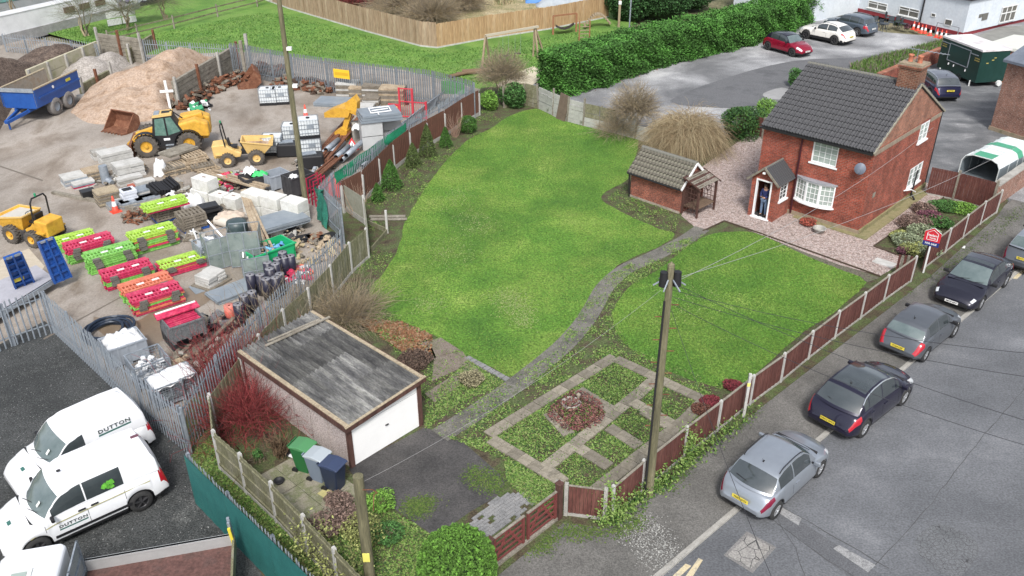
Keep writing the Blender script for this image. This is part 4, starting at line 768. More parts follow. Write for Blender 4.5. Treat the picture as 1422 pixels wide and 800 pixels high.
def car(name,label,cat,pr,pf,side,wb,P,z=RZ,group=None,yoff=None):
    """pr, pf: pixels where the near rear and near front tyres touch; side +1: the near side is the car's right"""
    a=G(*pr,z); c=G(*pf,z); hd=math.atan2(c.y-a.y,c.x-a.x); tr=P['W']/2-.10; off=Vector((-math.sin(hd),math.cos(hd),0))*(tr*side)
    mid=(a+c)/2+off; L=P['L']; W=P['W']; H=P['H']; fo=P['fo']; wr=P['wr']; cx=L/2-(fo+wb/2)   # local x of wheelbase centre
    mid=mid-Vector((math.cos(hd),math.sin(hd),0))*cx
    o=thing(name,label,cat,(mid.x,mid.y,z),hd,group); deck=P['deck']; belt=P['belt']; col=P['col']
    ws=[fo,fo+wb]; R_=wr+.05; zsill=P.get('sill',.24)
    xs=set([0,L]); t=0
    xs|={L*(1-math.cos(PI*i/2/6))*.10 for i in range(6)}|{L-L*(1-math.cos(PI*i/2/6))*.10 for i in range(6)}
    xs|={L*.1+i*L*.8/30 for i in range(31)}
    for w_ in ws: xs|={w_+R_*math.cos(PI*i/12) for i in range(13)}
    for k in P.get('keys',[]): xs.add(k)
    xs=sorted(xs); q=[xs[0]]
    for x in xs[1:]:
        if x-q[-1]>.012: q.append(x)
    xs=q; e0=P.get('e0',.62); e1=P.get('e1',.70)
    def plan(x):
        f=1.0
        t=max(0,1-x/.75); f=min(f,e0+(1-e0)*math.sqrt(max(0,1-t*t))); t=max(0,1-(L-x)/.6); return min(f,e1+(1-e1)*math.sqrt(max(0,1-t*t)))
    def zs(x):
        z=zsill+.10*max(0,1-x/.4)+.10*max(0,1-(L-x)/.4)
        for w_ in ws:
            d=abs(x-w_)
            if d<R_: z=max(z,wr+math.sqrt(R_*R_-d*d)-.02)
        return z
    sf=[0,.12,.3,.5,.68,.84,.94,1]; wf=[.955,.985,1.0,.995,.975,.955,.93,.90]; df=[.80,.62,.40,.2,0]
    V=[];F=[];mi=[]; rows=[]
    mats=[col,trimm,headm,P.get('tail',redl)]
    for x in xs:
        pw=plan(x)*W/2; zb=min(lerpp(belt,x),lerpp(deck,x)-.01); z0=min(zs(x),zb-.03); dk=lerpp(deck,x); r=[]
        for s,f in zip(sf,wf): r.append((f*pw,z0+(zb-z0)*s))
        for f in df: r.append((f*pw*1.0,zb+(dk-zb)*(1-(f/.92)**2.6)))
        rows.append(r)
    K=len(rows[0]); 
    for x,r in zip(xs,rows):
        for sgn in (1,-1):
            for y,z_ in r: V.append((L/2-x,sgn*y,z_))
    hl=P.get('hl',(.05,.55)); tl=P.get('tl',(L-.42,L)); trim=P.get('trimz',.0)
    for i in range(len(xs)-1):
        xm=(xs[i]+xs[i+1])/2
        for s_ in (0,1):
            for j in range(K-1):
                a0=i*2*K+s_*K+j; b0=(i+1)*2*K+s_*K+j; f=(a0,b0,b0+1,a0+1) if s_ else (a0,a0+1,b0+1,b0)
                F.append(f); m=0; zc=(rows[i][j][1]+rows[i][j+1][1])/2
                if j==0 or (zc<trim): m=1
                if hl[0]<xm<hl[1] and P.get('hlr',(5,7))[0]<=j<=P.get('hlr',(5,7))[1]: m=2
                if tl[0]<xm<tl[1] and P.get('tlr',(4,6))[0]<=j<=P.get('tlr',(4,6))[1]: m=3
                mi.append(m)
    for i in (0,len(xs)-1):   # end caps with vertical strips
        base=i*2*K; ring=[base+j for j in range(K)]; rg2=[base+K+j for j in range(K)]
        for j in range(K-1):
            f=(ring[j],ring[j+1],rg2[j+1],rg2[j]); F.append(f if i else tuple(reversed(f))); zc=(rows[i][j][1]+rows[i][j+1][1])/2
            mi.append(1 if (j<2 or (i==0 and P.get('grille') and j in (2,3,4,5))) else 0)
    me=bpy.data.meshes.new('body'); me.from_pydata(V,[],F)
    for m in mats: me.materials.append(m)
    me.polygons.foreach_set('material_index',mi); me.polygons.foreach_set('use_smooth',[True]*len(F)); me.update()
    bm=bmesh.new(); bm.from_mesh(me); bmesh.ops.remove_doubles(bm,verts=bm.verts,dist=.0005); bmesh.ops.recalc_face_normals(bm,faces=bm.faces); bm.to_mesh(me); bm.free(); me.set_sharp_from_angle(angle=R(38)); body=link('body',me,None,o)
    u=B(); u.box(-L/2+.25,L/2-.25,-W/2+.22,W/2-.22,.18,.62); u.make('underbody',trimm,o)
    # greenhouse
    C_=P['cabin']; cw,rfx,rrx,tlx=C_; roof=P['roof']; xg=sorted({cw+(rfx-cw)*i/10 for i in range(11)}|{rfx+(rrx-rfx)*i/14 for i in range(15)}|{rrx+(tlx-rrx)*i/8 for i in range(9)}|{v for p_ in P['win'] for v in p_})
    q=[xg[0]]
    for x in xg[1:]:
        if x-q[-1]>.012: q.append(x)
    xg=q; wbs=P.get('wb',.90)*W/2; wrs=P.get('wt',.66)*W/2
    ss=[0,.08,.30,.55,.80,.93,1]; dd=[.97,.90,.75,.5,.25,0]; bowf=P.get('bow',.16); bowr=P.get('bowr',.10)
    VV=[];KK=len(ss)+len(dd); crown=P.get('crown',.045)
    for x in xg:
        zt=max(lerpp(roof,x),lerpp(belt,x)+.012); zb=lerpp(belt,x)-.02; h=max(.0,(zt-zb)/(H-zb)); pl_=min(1,plan(x)/.97+.02)
        wt_=(wbs+(wrs-wbs)*h)*pl_; frn=max(0,1-max(0,x-cw)/(rfx-cw+.01)) if x<rfx else 0; rer=max(0,(x-rrx)/(tlx-rrx)) if x>rrx else 0
        row=[]
        for s in ss: zz_=zb+(zt-crown-zb)*s; ww=(wbs*pl_)+(wt_-wbs*pl_)*s+ .03*math.sin(PI*s)*h; row.append((bowf*max(frn,.3*(x<rfx+.3))-bowr*rer,ww,zz_))
        for d_ in dd: row.append((bowf*max(frn,.3*(x<rfx+.3))*(d_**2)-bowr*rer*(d_**2),wt_*d_,zt-crown*(d_**2.2)))
        VV.append((x,row))
    parts={}
    def put(key,quad): parts.setdefault(key,[]).append(quad)
    def pos(i,j,sg): x,row=VV[i]; dx,y,z_=row[j]; return (L/2-x-dx,sg*y,z_)
    glass=P.get('glassroof')
    for i in range(len(xg)-1):
        xm=(xg[i]+xg[i+1])/2
        for sg in (1,-1):
            for j in range(KK-1):
                quad=[pos(i,j,sg),pos(i+1,j,sg),pos(i+1,j+1,sg),pos(i,j+1,sg)]; key='roof'
                if j<len(ss)-1:
                    if 1<=j<=4:
                        for n_,(a_,c_) in enumerate(P['win']):
                            if a_<=xm<=c_: key=('side_window',n_,sg)
                elif j>=len(ss):
                    if cw+.05<xm<rfx-.04: key=('windscreen',0,0)
                    elif P.get('rear',True) and rrx+.10<xm<tlx-.05 : key=('rear_window',0,0)
                    elif glass and glass[0]<xm<glass[1] and j>=len(ss)+1: key=('roof_panel',0,0)
                put(key,quad)
    for key,quads in parts.items():
        nm=key if isinstance(key,str) else key[0]; me=bpy.data.meshes.new(nm); vv=[p for q_ in quads for p in q_]; me.from_pydata(vv,[],[tuple(range(4*i,4*i+4)) for i in range(len(quads))])
        bm=bmesh.new(); bm.from_mesh(me); bmesh.ops.remove_doubles(bm,verts=bm.verts,dist=.0008); bmesh.ops.recalc_face_normals(bm,faces=bm.faces)
        sgn=sum(f.normal.dot(f.calc_center_median()-Vector((0,0,.8))) for f in bm.faces)
        if sgn<0: bmesh.ops.reverse_faces(bm,faces=bm.faces)
        bm.to_mesh(me); bm.free(); me.polygons.foreach_set('use_smooth',[True]*len(me.polygons)); me.set_sharp_from_angle(angle=R(40))
        mt={'roof':P.get('roofm',col),'windscreen':wsm,'rear_window':P.get('rearglass',winm),'side_window':winm,'roof_panel':winm}[nm]; link(nm,me,mt,o)
    b=B(); xx=cw+.02; b.add([(L/2-cw-.02,s*wbs*.9,lerpp(belt,cw)+.0) for s in (1,-1)]+[(L/2-cw+.10,s*wbs*.86,lerpp(deck,cw-.1)+.006) for s in (-1,1)],[(0,1,2,3)]); b.make('cowl',trimm,o)
    for w_ in ws:
        for s in (1,-1): wheel(o,L/2-w_,s*(W/2-.11),wr,s,P.get('rim',rimm),spokes=P.get('spokes',5))
    for w_ in ws:   # dark arch liners
        for s in (1,-1):
            b=B(); b.cyl((L/2-w_,s*(W/2-.26),wr),(L/2-w_,s*(W/2-.20),wr),R_*.98,n=20); b.make('arch_liner',trimm,o)
    # mirrors, plates, seams, handles
    for s in (1,-1):
        b=B(); mx=L/2-(cw+P.get('mir',.42)); mz=lerpp(belt,cw+.4)+.06; b.bx((mx,s*(wbs+.16),mz),(.10,.20,.14),jit=.012); mm=b.make('mirror',P.get('mirm',trimm),o); bevel(mm,.03)
        b=B(); b.bar((mx,s*(wbs-.03),mz-.05),(mx,s*(wbs+.1),mz-.03),.05,.04); b.make('mirror_arm',trimm,mm)
        for k,x in enumerate(P.get('seams',[])):
            zt=lerpp(belt,x)-.01; b=B(); zl=max(zs(x),zsill)+.06; yy=plan(x)*W/2
            b.add([(L/2-x+e,s*(yy*f+.004),zl+(zt-zl)*t) for t,f in ((0,.975),(.3,1.0),(.68,.978),(1,.905)) for e in (-.006,.006)],[(0,1,3,2),(2,3,5,4),(4,5,7,6)]); b.make('door_seam',seamm,o)
        for x in P.get('handles',[]):
            b=B(); b.bx((L/2-x,s*(W/2*.965+.012),lerpp(belt,x)-.16),(.20,.035,.035)); b.make('door_handle',P.get('handm',col),o)
    rz_=P.get('rplate'); 
    if rz_:
        pz,tx,pm=rz_; p_=B(); p_.box(-.26,.26,-.012,.0,-.056,.056); po_=p_.make('number_plate',pm,o); tilt=P.get('rtilt',.12)
        po_.matrix_local=Matrix.Translation((-L/2-.012,0,pz))@(rot(0,tilt,0)@rot(0,0,-PI/2)).to_4x4()
        text(tx,.085,plink,po_,(0,-.014,0),FACE_MY,.002,'lettering',1.08)
    if P.get('fplate'):
        pz,tx,pm=P['fplate']; p_=B(); p_.box(-.26,.26,-.012,.0,-.056,.056); po_=p_.make('number_plate',pm,o)
        po_.matrix_local=Matrix.Translation((L/2+.012,0,pz))@rot(0,0,PI/2).to_4x4(); text(tx,.085,plink,po_,(0,-.014,0),FACE_MY,.002,'lettering',1.08)
    if P.get('antenna'): ax_=P['antenna']; b=B(); zt=lerpp(roof,ax_); b.cyl((L/2-ax_,0,zt-.01),(L/2-ax_-.10,0,zt+.16),.008,.005,5); b.bx((L/2-ax_,0,zt+.008),(.07,.04,.03)); b.make('antenna',trimm,o)
    if P.get('wiper'): 
        i0=rrx+(tlx-rrx)*.86; b=B(); b.bar((L/2-i0+.07,.0,lerpp(roof,i0)+.035),(L/2-i0+.12,P['wiper'],lerpp(roof,i0)+.085),.014,.014); b.make('rear_wiper',trimm,o)
    for yy in (.1,-.45): b=B(); b.bar((L/2-cw-.02,yy,lerpp(roof,cw)+.02),(L/2-cw-.16,yy+.52,lerpp(roof,cw+.16)+.012),.014,.014); b.make('wiper',trimm,o)
    if P.get('strip'):
        a_,c_,mt=P['strip']
        for s in (1,-1):
            b=B(); n=12; vs=[]
            for i in range(n+1):
                x=a_+(c_-a_)*i/n; zt=lerpp(roof,x)-crown-.01; h=max(0,(zt-lerpp(belt,x)+.02)/(H-lerpp(belt,x)+.02)); ww=(wbs+(wrs-wbs)*h)*min(1,plan(x)/.97+.02); vs+=[(L/2-x,s*(ww+.012),zt-.01),(L/2-x,s*(ww-.012),zt+.022)]
            b.add(vs,[(2*i,2*i+2,2*i+3,2*i+1) for i in range(n)]); b.make('roof_trim',mt,o)
    if P.get('rails'):
        a_,c_,mt=P['rails']
        for s in (1,-1): b=B(); pts=[(L/2-a_-(c_-a_)*i/8,s*wrs*1.0,lerpp(roof,a_+(c_-a_)*i/8)+ (.035 if 0<i<8 else -.02)) for i in range(9)]; b.tube(pts,.016,6); b.make('roof_rail',mt,o)
    return o
silver=paint('silver_paint',(.30,.33,.37),.55,.3); navy=paint('dark_navy_paint',(.016,.015,.032),.3,.2); grey=paint('slate_grey_paint',(.10,.11,.125),.4,.28); blackc=paint('black_violet_paint',(.018,.018,.03),.3,.2); redc=paint('cherry_red_paint',(.25,.008,.03),.3,.25); cream=paint('pearl_white_paint',(.68,.66,.62),.0,.3); slate=paint('blue_grey_paint',(.09,.115,.145),.4,.28); navy2=paint('deep_blue_paint',(.02,.022,.055),.3,.22); vanw=paint('van_white_paint',(.72,.73,.75),.0,.35)
# silver three-door hatchback
car('parked_car','silver three door hatchback parked with two wheels on the pavement, nearest the camera','car',(1074,718),(1134,661),1,2.51,dict(L=4.0,W=1.72,H=1.48,fo=.80,wr=.31,
 deck=[(0,.58),(.12,.72),(.45,.84),(1.05,.97),(3.4,.98),(3.72,.96),(3.86,.86),(3.93,.6),(4.0,.52)],belt=[(0,.52),(.3,.66),(1.0,.88),(2.4,.93),(3.3,.97),(3.75,.86),(4.0,.50)],cabin=(.98,1.72,3.15,3.80),roof=[(.98,.94),(1.35,1.22),(1.72,1.43),(2.2,1.48),(2.8,1.45),(3.15,1.37),(3.45,1.16),(3.80,.95)],
 win=[(1.42,2.42),(2.47,3.22)],col=silver,tail=darkred,hl=(.06,.42),hlr=(5,7),tl=(3.52,3.96),seams=[1.22,2.52],handles=[2.30],rplate=(.66,'YN57 VCV',platey),antenna=2.95,wiper=.45,keys=[3.52],mirm=silver,wt=.68,bowr=.22,e1=.66,trimz=.0,rails=(1.75,3.05,trimm)))
# dark navy crossover
car('parked_car','dark navy crossover hatchback with bright red rear lamps and a chrome roof line','car',(1194,607),(1252,560.5),1,2.61,dict(L=4.36,W=1.84,H=1.62,fo=.92,wr=.34,
 deck=[(0,.62),(.12,.78),(.5,.92),(1.2,1.05),(3.8,1.05),(4.1,1.02),(4.22,.85),(4.30,.68),(4.36,.55)],belt=[(0,.55),(.3,.72),(1.1,.95),(2.6,1.0),(3.6,1.05),(4.1,.92),(4.36,.52)],cabin=(.98,1.82,3.45,4.16),roof=[(.98,1.0),(1.4,1.28),(1.82,1.52),(2.4,1.62),(3.0,1.6),(3.45,1.52),(3.8,1.28),(4.16,1.02)],
 win=[(1.35,1.60),(1.66,2.52),(2.57,3.35),(3.40,3.72)],col=navy,hl=(.05,.70),tl=(3.88,4.30),seams=[1.5,2.55,3.42],handles=[2.36,3.22],rplate=(.62,'WN12 WYX',platey),antenna=3.25,wiper=.35,glassroof=(1.95,3.38),strip=(1.55,3.7,chrome),wt=.68,bowr=.20,mirm=navy))
# grey five-door hatchback
car('parked_car','slate grey five door hatchback with number plate, parked behind the black saloon','car',(1279,503),(1323,466),1,2.47,dict(L=3.97,W=1.68,H=1.46,fo=.80,wr=.30,
 deck=[(0,.6),(.1,.74),(.4,.84),(1.1,.98),(3.4,1.0),(3.7,.98),(3.82,.82),(3.90,.64),(3.97,.52)],belt=[(0,.52),(.3,.68),(1.0,.88),(2.4,.93),(3.3,.96),(3.7,.88),(3.97,.50)],cabin=(1.0,1.70,3.28,3.76),roof=[(1.0,.94),(1.35,1.2),(1.70,1.41),(2.2,1.46),(2.8,1.44),(3.28,1.38),(3.5,1.2),(3.76,.98)],
 win=[(1.40,1.50),(1.55,2.38),(2.43,3.15)],col=grey,hl=(.05,.5),tl=(3.58,3.94),tlr=(4,7),seams=[1.32,2.40,3.18],handles=[2.22,3.0],rplate=(.60,'YC64 LKF',platey),antenna=3.0,rearglass=wsm,wt=.68,bowr=.14,e1=.74))
# black saloon facing the camera
car('parked_car','black coupe styled saloon facing down the road with a white front plate','car',(1394,397),(1356,432),-1,2.73,dict(L=4.55,W=1.80,H=1.42,fo=.88,wr=.33,
 deck=[(0,.55),(.1,.68),(.5,.82),(1.25,.95),(3.6,.95),(4.2,.98),(4.42,.95),(4.5,.7),(4.55,.5)],belt=[(0,.5),(.3,.66),(1.1,.86),(2.6,.92),(3.9,.94),(4.3,.88),(4.55,.48)],cabin=(1.15,2.05,3.25,4.15),roof=[(1.15,.92),(1.6,1.16),(2.05,1.36),(2.5,1.42),(3.0,1.40),(3.25,1.36),(3.7,1.18),(4.15,.97)],
 win=[(1.62,2.60),(2.65,3.6)],col=blackc,hl=(.14,.36),hlr=(6,7),tl=(4.1,4.5),seams=[1.55,2.62,3.5],handles=[2.45,3.35],fplate=(.42,'MK70 XPU',platew),grille=True,glassroof=(2.2,2.5),wt=.68,e0=.70))
# grey SUV at the right edge
car('parked_car','dark grey sport utility car cut by the right edge of the photo','car',(1441,392),(1492,345),1,2.68,dict(L=4.5,W=1.86,H=1.62,fo=.90,wr=.36,
 deck=[(0,.7),(.5,.95),(1.2,1.08),(3.9,1.1),(4.2,1.08),(4.36,.95),(4.42,.72),(4.5,.6)],belt=[(0,.6),(.3,.8),(1.1,1.0),(2.6,1.04),(3.6,1.06),(4.2,.98),(4.5,.58)],cabin=(1.1,1.9,3.7,4.28),roof=[(1.1,1.05),(1.9,1.55),(2.4,1.62),(3.2,1.60),(3.7,1.52),(4.28,1.12)],
 win=[(1.6,2.6),(2.65,3.5)],col=grey,roofm=silver,tail=darkred,hl=(.05,.6),tl=(4.05,4.46),tlr=(3,6),rplate=(.78,'BD19 XKZ',platey),rearglass=wsm,wt=.70,bowr=.15))
# rear car park
car('parked_car','cherry red compact crossover with black roof parked beside the laurel hedge','car',(1064,69),(1101.4,79.5),1,2.60,dict(L=4.2,W=1.78,H=1.58,fo=.85,wr=.34,
 deck=[(0,.62),(.12,.8),(.5,.95),(1.15,1.05),(3.5,1.06),(3.9,1.02),(4.1,.7),(4.2,.55)],belt=[(0,.55),(.3,.75),(1.1,.98),(2.6,1.02),(3.6,1.05),(4.0,.9),(4.2,.52)],cabin=(1.05,1.80,3.5,4.0),roof=[(1.05,1.0),(1.8,1.5),(2.4,1.58),(3.1,1.55),(3.5,1.46),(4.0,1.04)],
 win=[(1.5,2.42),(2.47,3.3)],col=redc,roofm=blackc,hl=(.05,.5),tl=(3.8,4.15),seams=[1.3,2.44,3.3],handles=[2.25,3.1],fplate=(.5,'FP20 ZTM',platew),wt=.68,trimz=.38,rim=rimd),z=0)
car('parked_car','pearl white sport utility car with black wheels in the rear car park','car',(1158.5,62.5),(1118,53.7),-1,2.78,dict(L=4.68,W=1.90,H=1.62,fo=.90,wr=.38,
 deck=[(0,.75),(.12,.9),(.6,1.02),(1.4,1.10),(3.9,1.12),(4.4,1.1),(4.58,.85),(4.68,.6)],belt=[(0,.65),(.3,.85),(1.3,1.02),(2.8,1.06),(3.9,1.1),(4.4,1.0),(4.68,.58)],cabin=(1.35,2.15,3.65,4.45),roof=[(1.35,1.06),(2.15,1.55),(2.7,1.62),(3.3,1.58),(3.65,1.5),(4.45,1.12)],
 win=[(1.8,2.8),(2.85,3.75)],col=cream,hl=(.05,.55),tl=(4.2,4.64),tlr=(5,6),seams=[1.7,2.82,3.72],handles=[2.65,3.55],rplate=(.72,'BL21 PNO',platey),wt=.68,trimz=.42,rim=rimd,rails=(2.2,3.6,trimm)),z=0)
car('parked_car','blue grey seven seat sport utility car beside the white painted wall','car',(1191,51),(1150,42),-1,2.79,dict(L=4.7,W=1.86,H=1.66,fo=.90,wr=.37,
 deck=[(0,.75),(.12,.9),(.6,1.02),(1.3,1.1),(4.1,1.12),(4.5,1.1),(4.6,.85),(4.7,.6)],belt=[(0,.65),(.3,.85),(1.3,1.02),(2.8,1.06),(3.9,1.08),(4.5,1.0),(4.7,.58)],cabin=(1.25,2.0,4.05,4.5),roof=[(1.25,1.06),(2.0,1.58),(2.6,1.66),(3.4,1.64),(4.05,1.55),(4.5,1.12)],
 win=[(1.7,2.7),(2.75,3.65),(3.7,4.15)],col=slate,hl=(.05,.55),tl=(4.2,4.68),tlr=(4,6),seams=[1.6,2.72,3.66],handles=[2.55,3.5],rplate=(.72,'LX70 GHV',platew),rearglass=winm,wt=.70,rails=(2.0,4.0,chrome)),z=0)
car('parked_car','deep blue people carrier with grey roof parked behind the cottage chimney','car',(1293.5,139),(1264,118.5),-1,2.85,dict(L=4.75,W=1.87,H=1.66,fo=.92,wr=.35,
 deck=[(0,.7),(.12,.85),(.6,.98),(1.2,1.08),(4.1,1.08),(4.5,1.05),(4.64,.8),(4.75,.6)],belt=[(0,.6),(.3,.8),(1.1,.98),(2.8,1.02),(4.1,1.05),(4.5,.96),(4.75,.56)],cabin=(1.05,1.95,4.0,4.55),roof=[(1.05,1.02),(1.95,1.56),(2.6,1.66),(3.4,1.64),(4.0,1.56),(4.55,1.08)],
 win=[(1.5,1.7),(1.75,2.7),(2.75,3.65),(3.7,4.15)],col=navy2,roofm=paint('grey_roof_paint',(.14,.15,.18),.4,.3),hl=(.05,.5),tl=(4.3,4.72),tlr=(4,5),rplate=(.82,'FE60 VSM',platey),antenna=3.7,strip=(1.7,4.1,chrome),seams=[1.65,2.72,3.66],wt=.70,trimz=.30),z=.012)
# ---------------- vans ----------------
olive=M('olive_stripe',[(.42,.40,.20)],rough=.5); logog=M('logo_green',[(.04,.13,.11)],rough=.5); logot=M('logo_dark',[(.03,.045,.04)],rough=.5); stickm=M('pale_sticker',[(.6,.62,.6)],rough=.6)
def van(label,pr,pf,wb,P,lx,lz,lsz,win2=False):
    o=car('parked_van',label,'van',pr,pf,-1,wb,P,z=0); L=P['L']; W=P['W']; s=1
    # stripe and logo on the near (left) side, bonnet logo, roof vent
    b=B(); n=10; xs=[.7+i*(L-1.2)/n for i in range(n+1)]; b.add([p for x in xs for p in ((L/2-x,W/2*.985+.006,lerpp(P['belt'],x)-.20),(L/2-x,W/2*.985+.005,lerpp(P['belt'],x)-.235))],[(2*i,2*i+2,2*i+3,2*i+1) for i in range(n)]); b.make('side_stripe',olive,o)
    text('DUTTON',lsz,logot,o,(L/2-lx,P.get('logoy',W/2*.99+.012),lz),FACE_PY@rot(R(P.get('logot',0)),0,0),.003,'logo_lettering',1.25,1.15)
    b=B(); b.add([(L/2-lx+lsz*2.9,0,-.0),(L/2-lx-lsz*2.9,0,0),(L/2-lx-lsz*2.9,0,-lsz*.35),(L/2-lx+lsz*2.9,0,-lsz*.35)],[(0,1,2,3)]); q=b.make('logo_bar',logog,o); q.location=(0,P.get('logoy',W/2*.99+.012)+.012*0,lz-lsz*.55); 
    b=B(); b.box(0,.10,-.18,.0,0,.003); q=b.make('bonnet_logo',logog,o); q.location=(L/2-.45,.25,lerpp(P['deck'],.45)+.012); q.rotation_euler=(0,R(16),0)
    b=B(); b.bx((0,0,0),(.16,.11,.004)); q=b.make('tax_sticker',stickm,o); wx=(P['cabin'][0]+P['cabin'][1])/2-.1; q.location=(L/2-wx,.42,lerpp(P['roof'],wx)+.012); q.rotation_euler=(0,math.atan2(P['H']-1.1,P['cabin'][1]-P['cabin'][0])*1.0,0)
    return o
v1=dict(L=4.40,W=1.85,H=1.82,fo=.86,wr=.33,deck=[(0,.75),(.15,.9),(.55,1.02),(1.0,1.12),(4.2,1.2),(4.34,1.1),(4.40,.6)],belt=[(0,.62),(.3,.82),(.9,1.0),(1.4,1.10),(2.4,1.12),(4.3,1.12),(4.40,.6)],cabin=(.92,1.72,4.1,4.36),roof=[(.92,1.10),(1.3,1.42),(1.72,1.70),(2.2,1.80),(3.4,1.82),(4.1,1.78),(4.25,1.6),(4.36,1.2)],win=[(1.22,2.22)],col=vanw,hl=(.08,.5),tl=(4.2,4.40),rear=False,wt=.84,wb=.93,bow=.22,crown=.05,trimz=.35,seams=[1.15,2.35,3.3],handles=[2.2,2.5],e1=.86,rails=None)
def sx(P,f,wb,L):
    for k_ in ('deck','belt','roof'): P[k_]=[(x*f,z) for x,z in P[k_]]
    P['cabin']=tuple(x*f for x in P['cabin']); P['win']=[(a*f,c*f) for a,c in P['win']]; P['tl']=tuple(x*f for x in P['tl']); P['seams']=[x*f for x in P['seams']]; P['handles']=[x*f for x in P['handles']]; P['fo']*=f; P['L']=L
sx(v1,.92,2.55,4.40*.92); v1['logoy']=.855; v1['logot']=-10
o=van('smaller white panel van with green lettering, parked farther from the teal screen gate corner',(183,641),(86,688),2.6,v1,2.95,1.55,.17)
b=B(); b.lathe([(.10,0),(.09,.04),(.0,.05)],(-1.55,-.35,1.79),14); b.make('roof_vent',vanw,o)
v2=dict(L=4.82,W=1.86,H=1.84,fo=.88,wr=.34,deck=[(0,.75),(.15,.88),(.55,1.0),(1.05,1.14),(4.6,1.2),(4.76,1.1),(4.82,.6)],belt=[(0,.62),(.3,.80),(.9,.99),(1.4,1.10),(2.4,1.14),(4.7,1.16),(4.82,.6)],cabin=(.98,1.78,4.5,4.77),roof=[(.98,1.12),(1.35,1.42),(1.78,1.70),(2.3,1.82),(3.6,1.84),(4.5,1.80),(4.66,1.6),(4.77,1.2)],win=[(1.30,2.42),(2.46,3.55)],col=vanw,hl=(.08,.5),tl=(4.6,4.82),tlr=(3,7),rear=False,wt=.80,wb=.93,bow=.24,crown=.05,trimz=.34,seams=[1.2,2.40,3.5],handles=[2.25,2.62],handm=trimm,e1=.86,rim=rimd)
sx(v2,.925,2.76,4.82*.925)
o=van('larger white crew van with dark side windows and olive stripe, nearest the teal screen',(197,708),(60,771),2.78,v2,1.80,.74,.13)
b=B(); b.bx((-1.85,-.2,1.815),(.22,.10,.03)); b.make('roof_marker',M('maroon_lens',[(.12,.05,.07)],rough=.4),o)
b=B(); b.bx((.30,.0,1.86),(.10,.04,.06)); b.make('antenna',trimm,o)
b=B(); b.box(-1.1,.95,.93,.945,.42,.50); b.make('side_moulding',trimm,o)
b=B(); 
for k in range(9): b.bx((-.62+random.uniform(-.15,.15),.865+random.uniform(-.0,.01),1.36+random.uniform(-.09,.10)),(.12,.02,.10),.5,random.random(),random.random()*.3)
b.make('folded_vest',M('hi_vis_lime',[(.05,.20,.02),(.12,.42,.03)],8,.6,.1,speck=.3),o)
# ---------------- flatbed truck at the bottom edge ----------------
fa=G(145,773,1.26); fb=G(322,742,1.26); hT=math.atan2(fb.y-fa.y,fb.x-fa.x)+PI
base=G(322,742,1.26); TR=thing('flatbed_truck','white flatbed truck with mesh cage and reddish bed, cut by the bottom edge','truck',(base.x,base.y,0),hT)
alum=M('aluminium_side',[(.42,.43,.43),(.50,.51,.51)],2,.45,.1,10,metal=.4,speck=.06); bedm=M('red_oxide_bed',[(.075,.038,.033),(.11,.055,.047),(.08,.05,.045)],2,.8,.3,20,speck=.3,sscale=14,world=True)
b=B(); b.box(.0,3.6,.0,2.1,.82,.90); b.make('bed',bedm,TR)
for s in (0,1): b=B(); b.box(0.02,3.6,s*2.1-.03,s*2.1+.03,.90,1.26); b.box(.02,3.6,s*2.1-.045,s*2.1+.045,1.20,1.26); b.make('dropside',alum,TR)
b=B(); b.box(-.06,0,0.02,2.08,.86,1.22); b.make('tailgate',greent,TR)
for y in (.0,2.1):
    for k,(m,l) in enumerate(((galv,1.5),(galv,1.35),(M('yellow_band',[(.60,.50,.05)],rough=.6),1.15))): b=B(); b.bar((-.02+k*.0,y-.05+k*.085,.9),(.02,y-.05+k*.085+.03,.9+l*.62),.07,.07); b.make('ramp_post',m,TR)
for k in range(3): b=B(); b.box(3.62+k*.28,3.66+k*.28,.0,2.1,.9,1.95) if k==9 else b.bar((3.64,k*1.03+.02,.9),(3.64,k*1.03+.02,1.95),.05); b.make('headboard_post',galv,TR)
for z in (1.0,1.45,1.93): b=B(); b.bar((3.64,.0,z),(3.64,2.1,z),.04); b.make('headboard_rail',galv,TR)
b=B(); b.box(3.66,3.67,.0,2.1,.95,1.9); b.make('mesh_panel',M('wire_mesh_panel',[(.20,.22,.22),(.30,.32,.32)],40,.6,.2,speck=.4,sscale=90),TR)
b=B(); b.box(3.1,3.9,2.12,2.16,.9,1.9); b.make('mesh_panel',MATS['wire_mesh_panel'],TR)
b=B(); b.prism([(3.85,.45),(5.75,.45),(5.85,1.05),(5.35,1.85),(5.1,2.05),(3.95,2.05),(3.85,1.95)],.08,2.0,'y'); cb=b.make('cab',vanw,TR); bevel(cb,.10,3)
b=B(); b.bx((4.7,1.05,2.07),(.55,.45,.04)); q=b.make('roof_hatch',stickm,TR); bevel(q,.015); b=B(); b.bx((4.7,1.05,2.098),(.34,.22,.012)); b.make('hatch_panel',M('hatch_green',[(.30,.36,.33)],rough=.4),q)
b=B(); b.add([(5.86,.2,1.10),(5.86,1.88,1.10),(5.40,1.80,1.84),(5.40,.28,1.84)],[(0,1,2,3)]); b.make('windscreen',wsm,TR)
for x in (.9,4.9):
    for y in (.15,1.95): wheel(TR,x,y,.36,1 if y>1 else -1,rimd,.22)
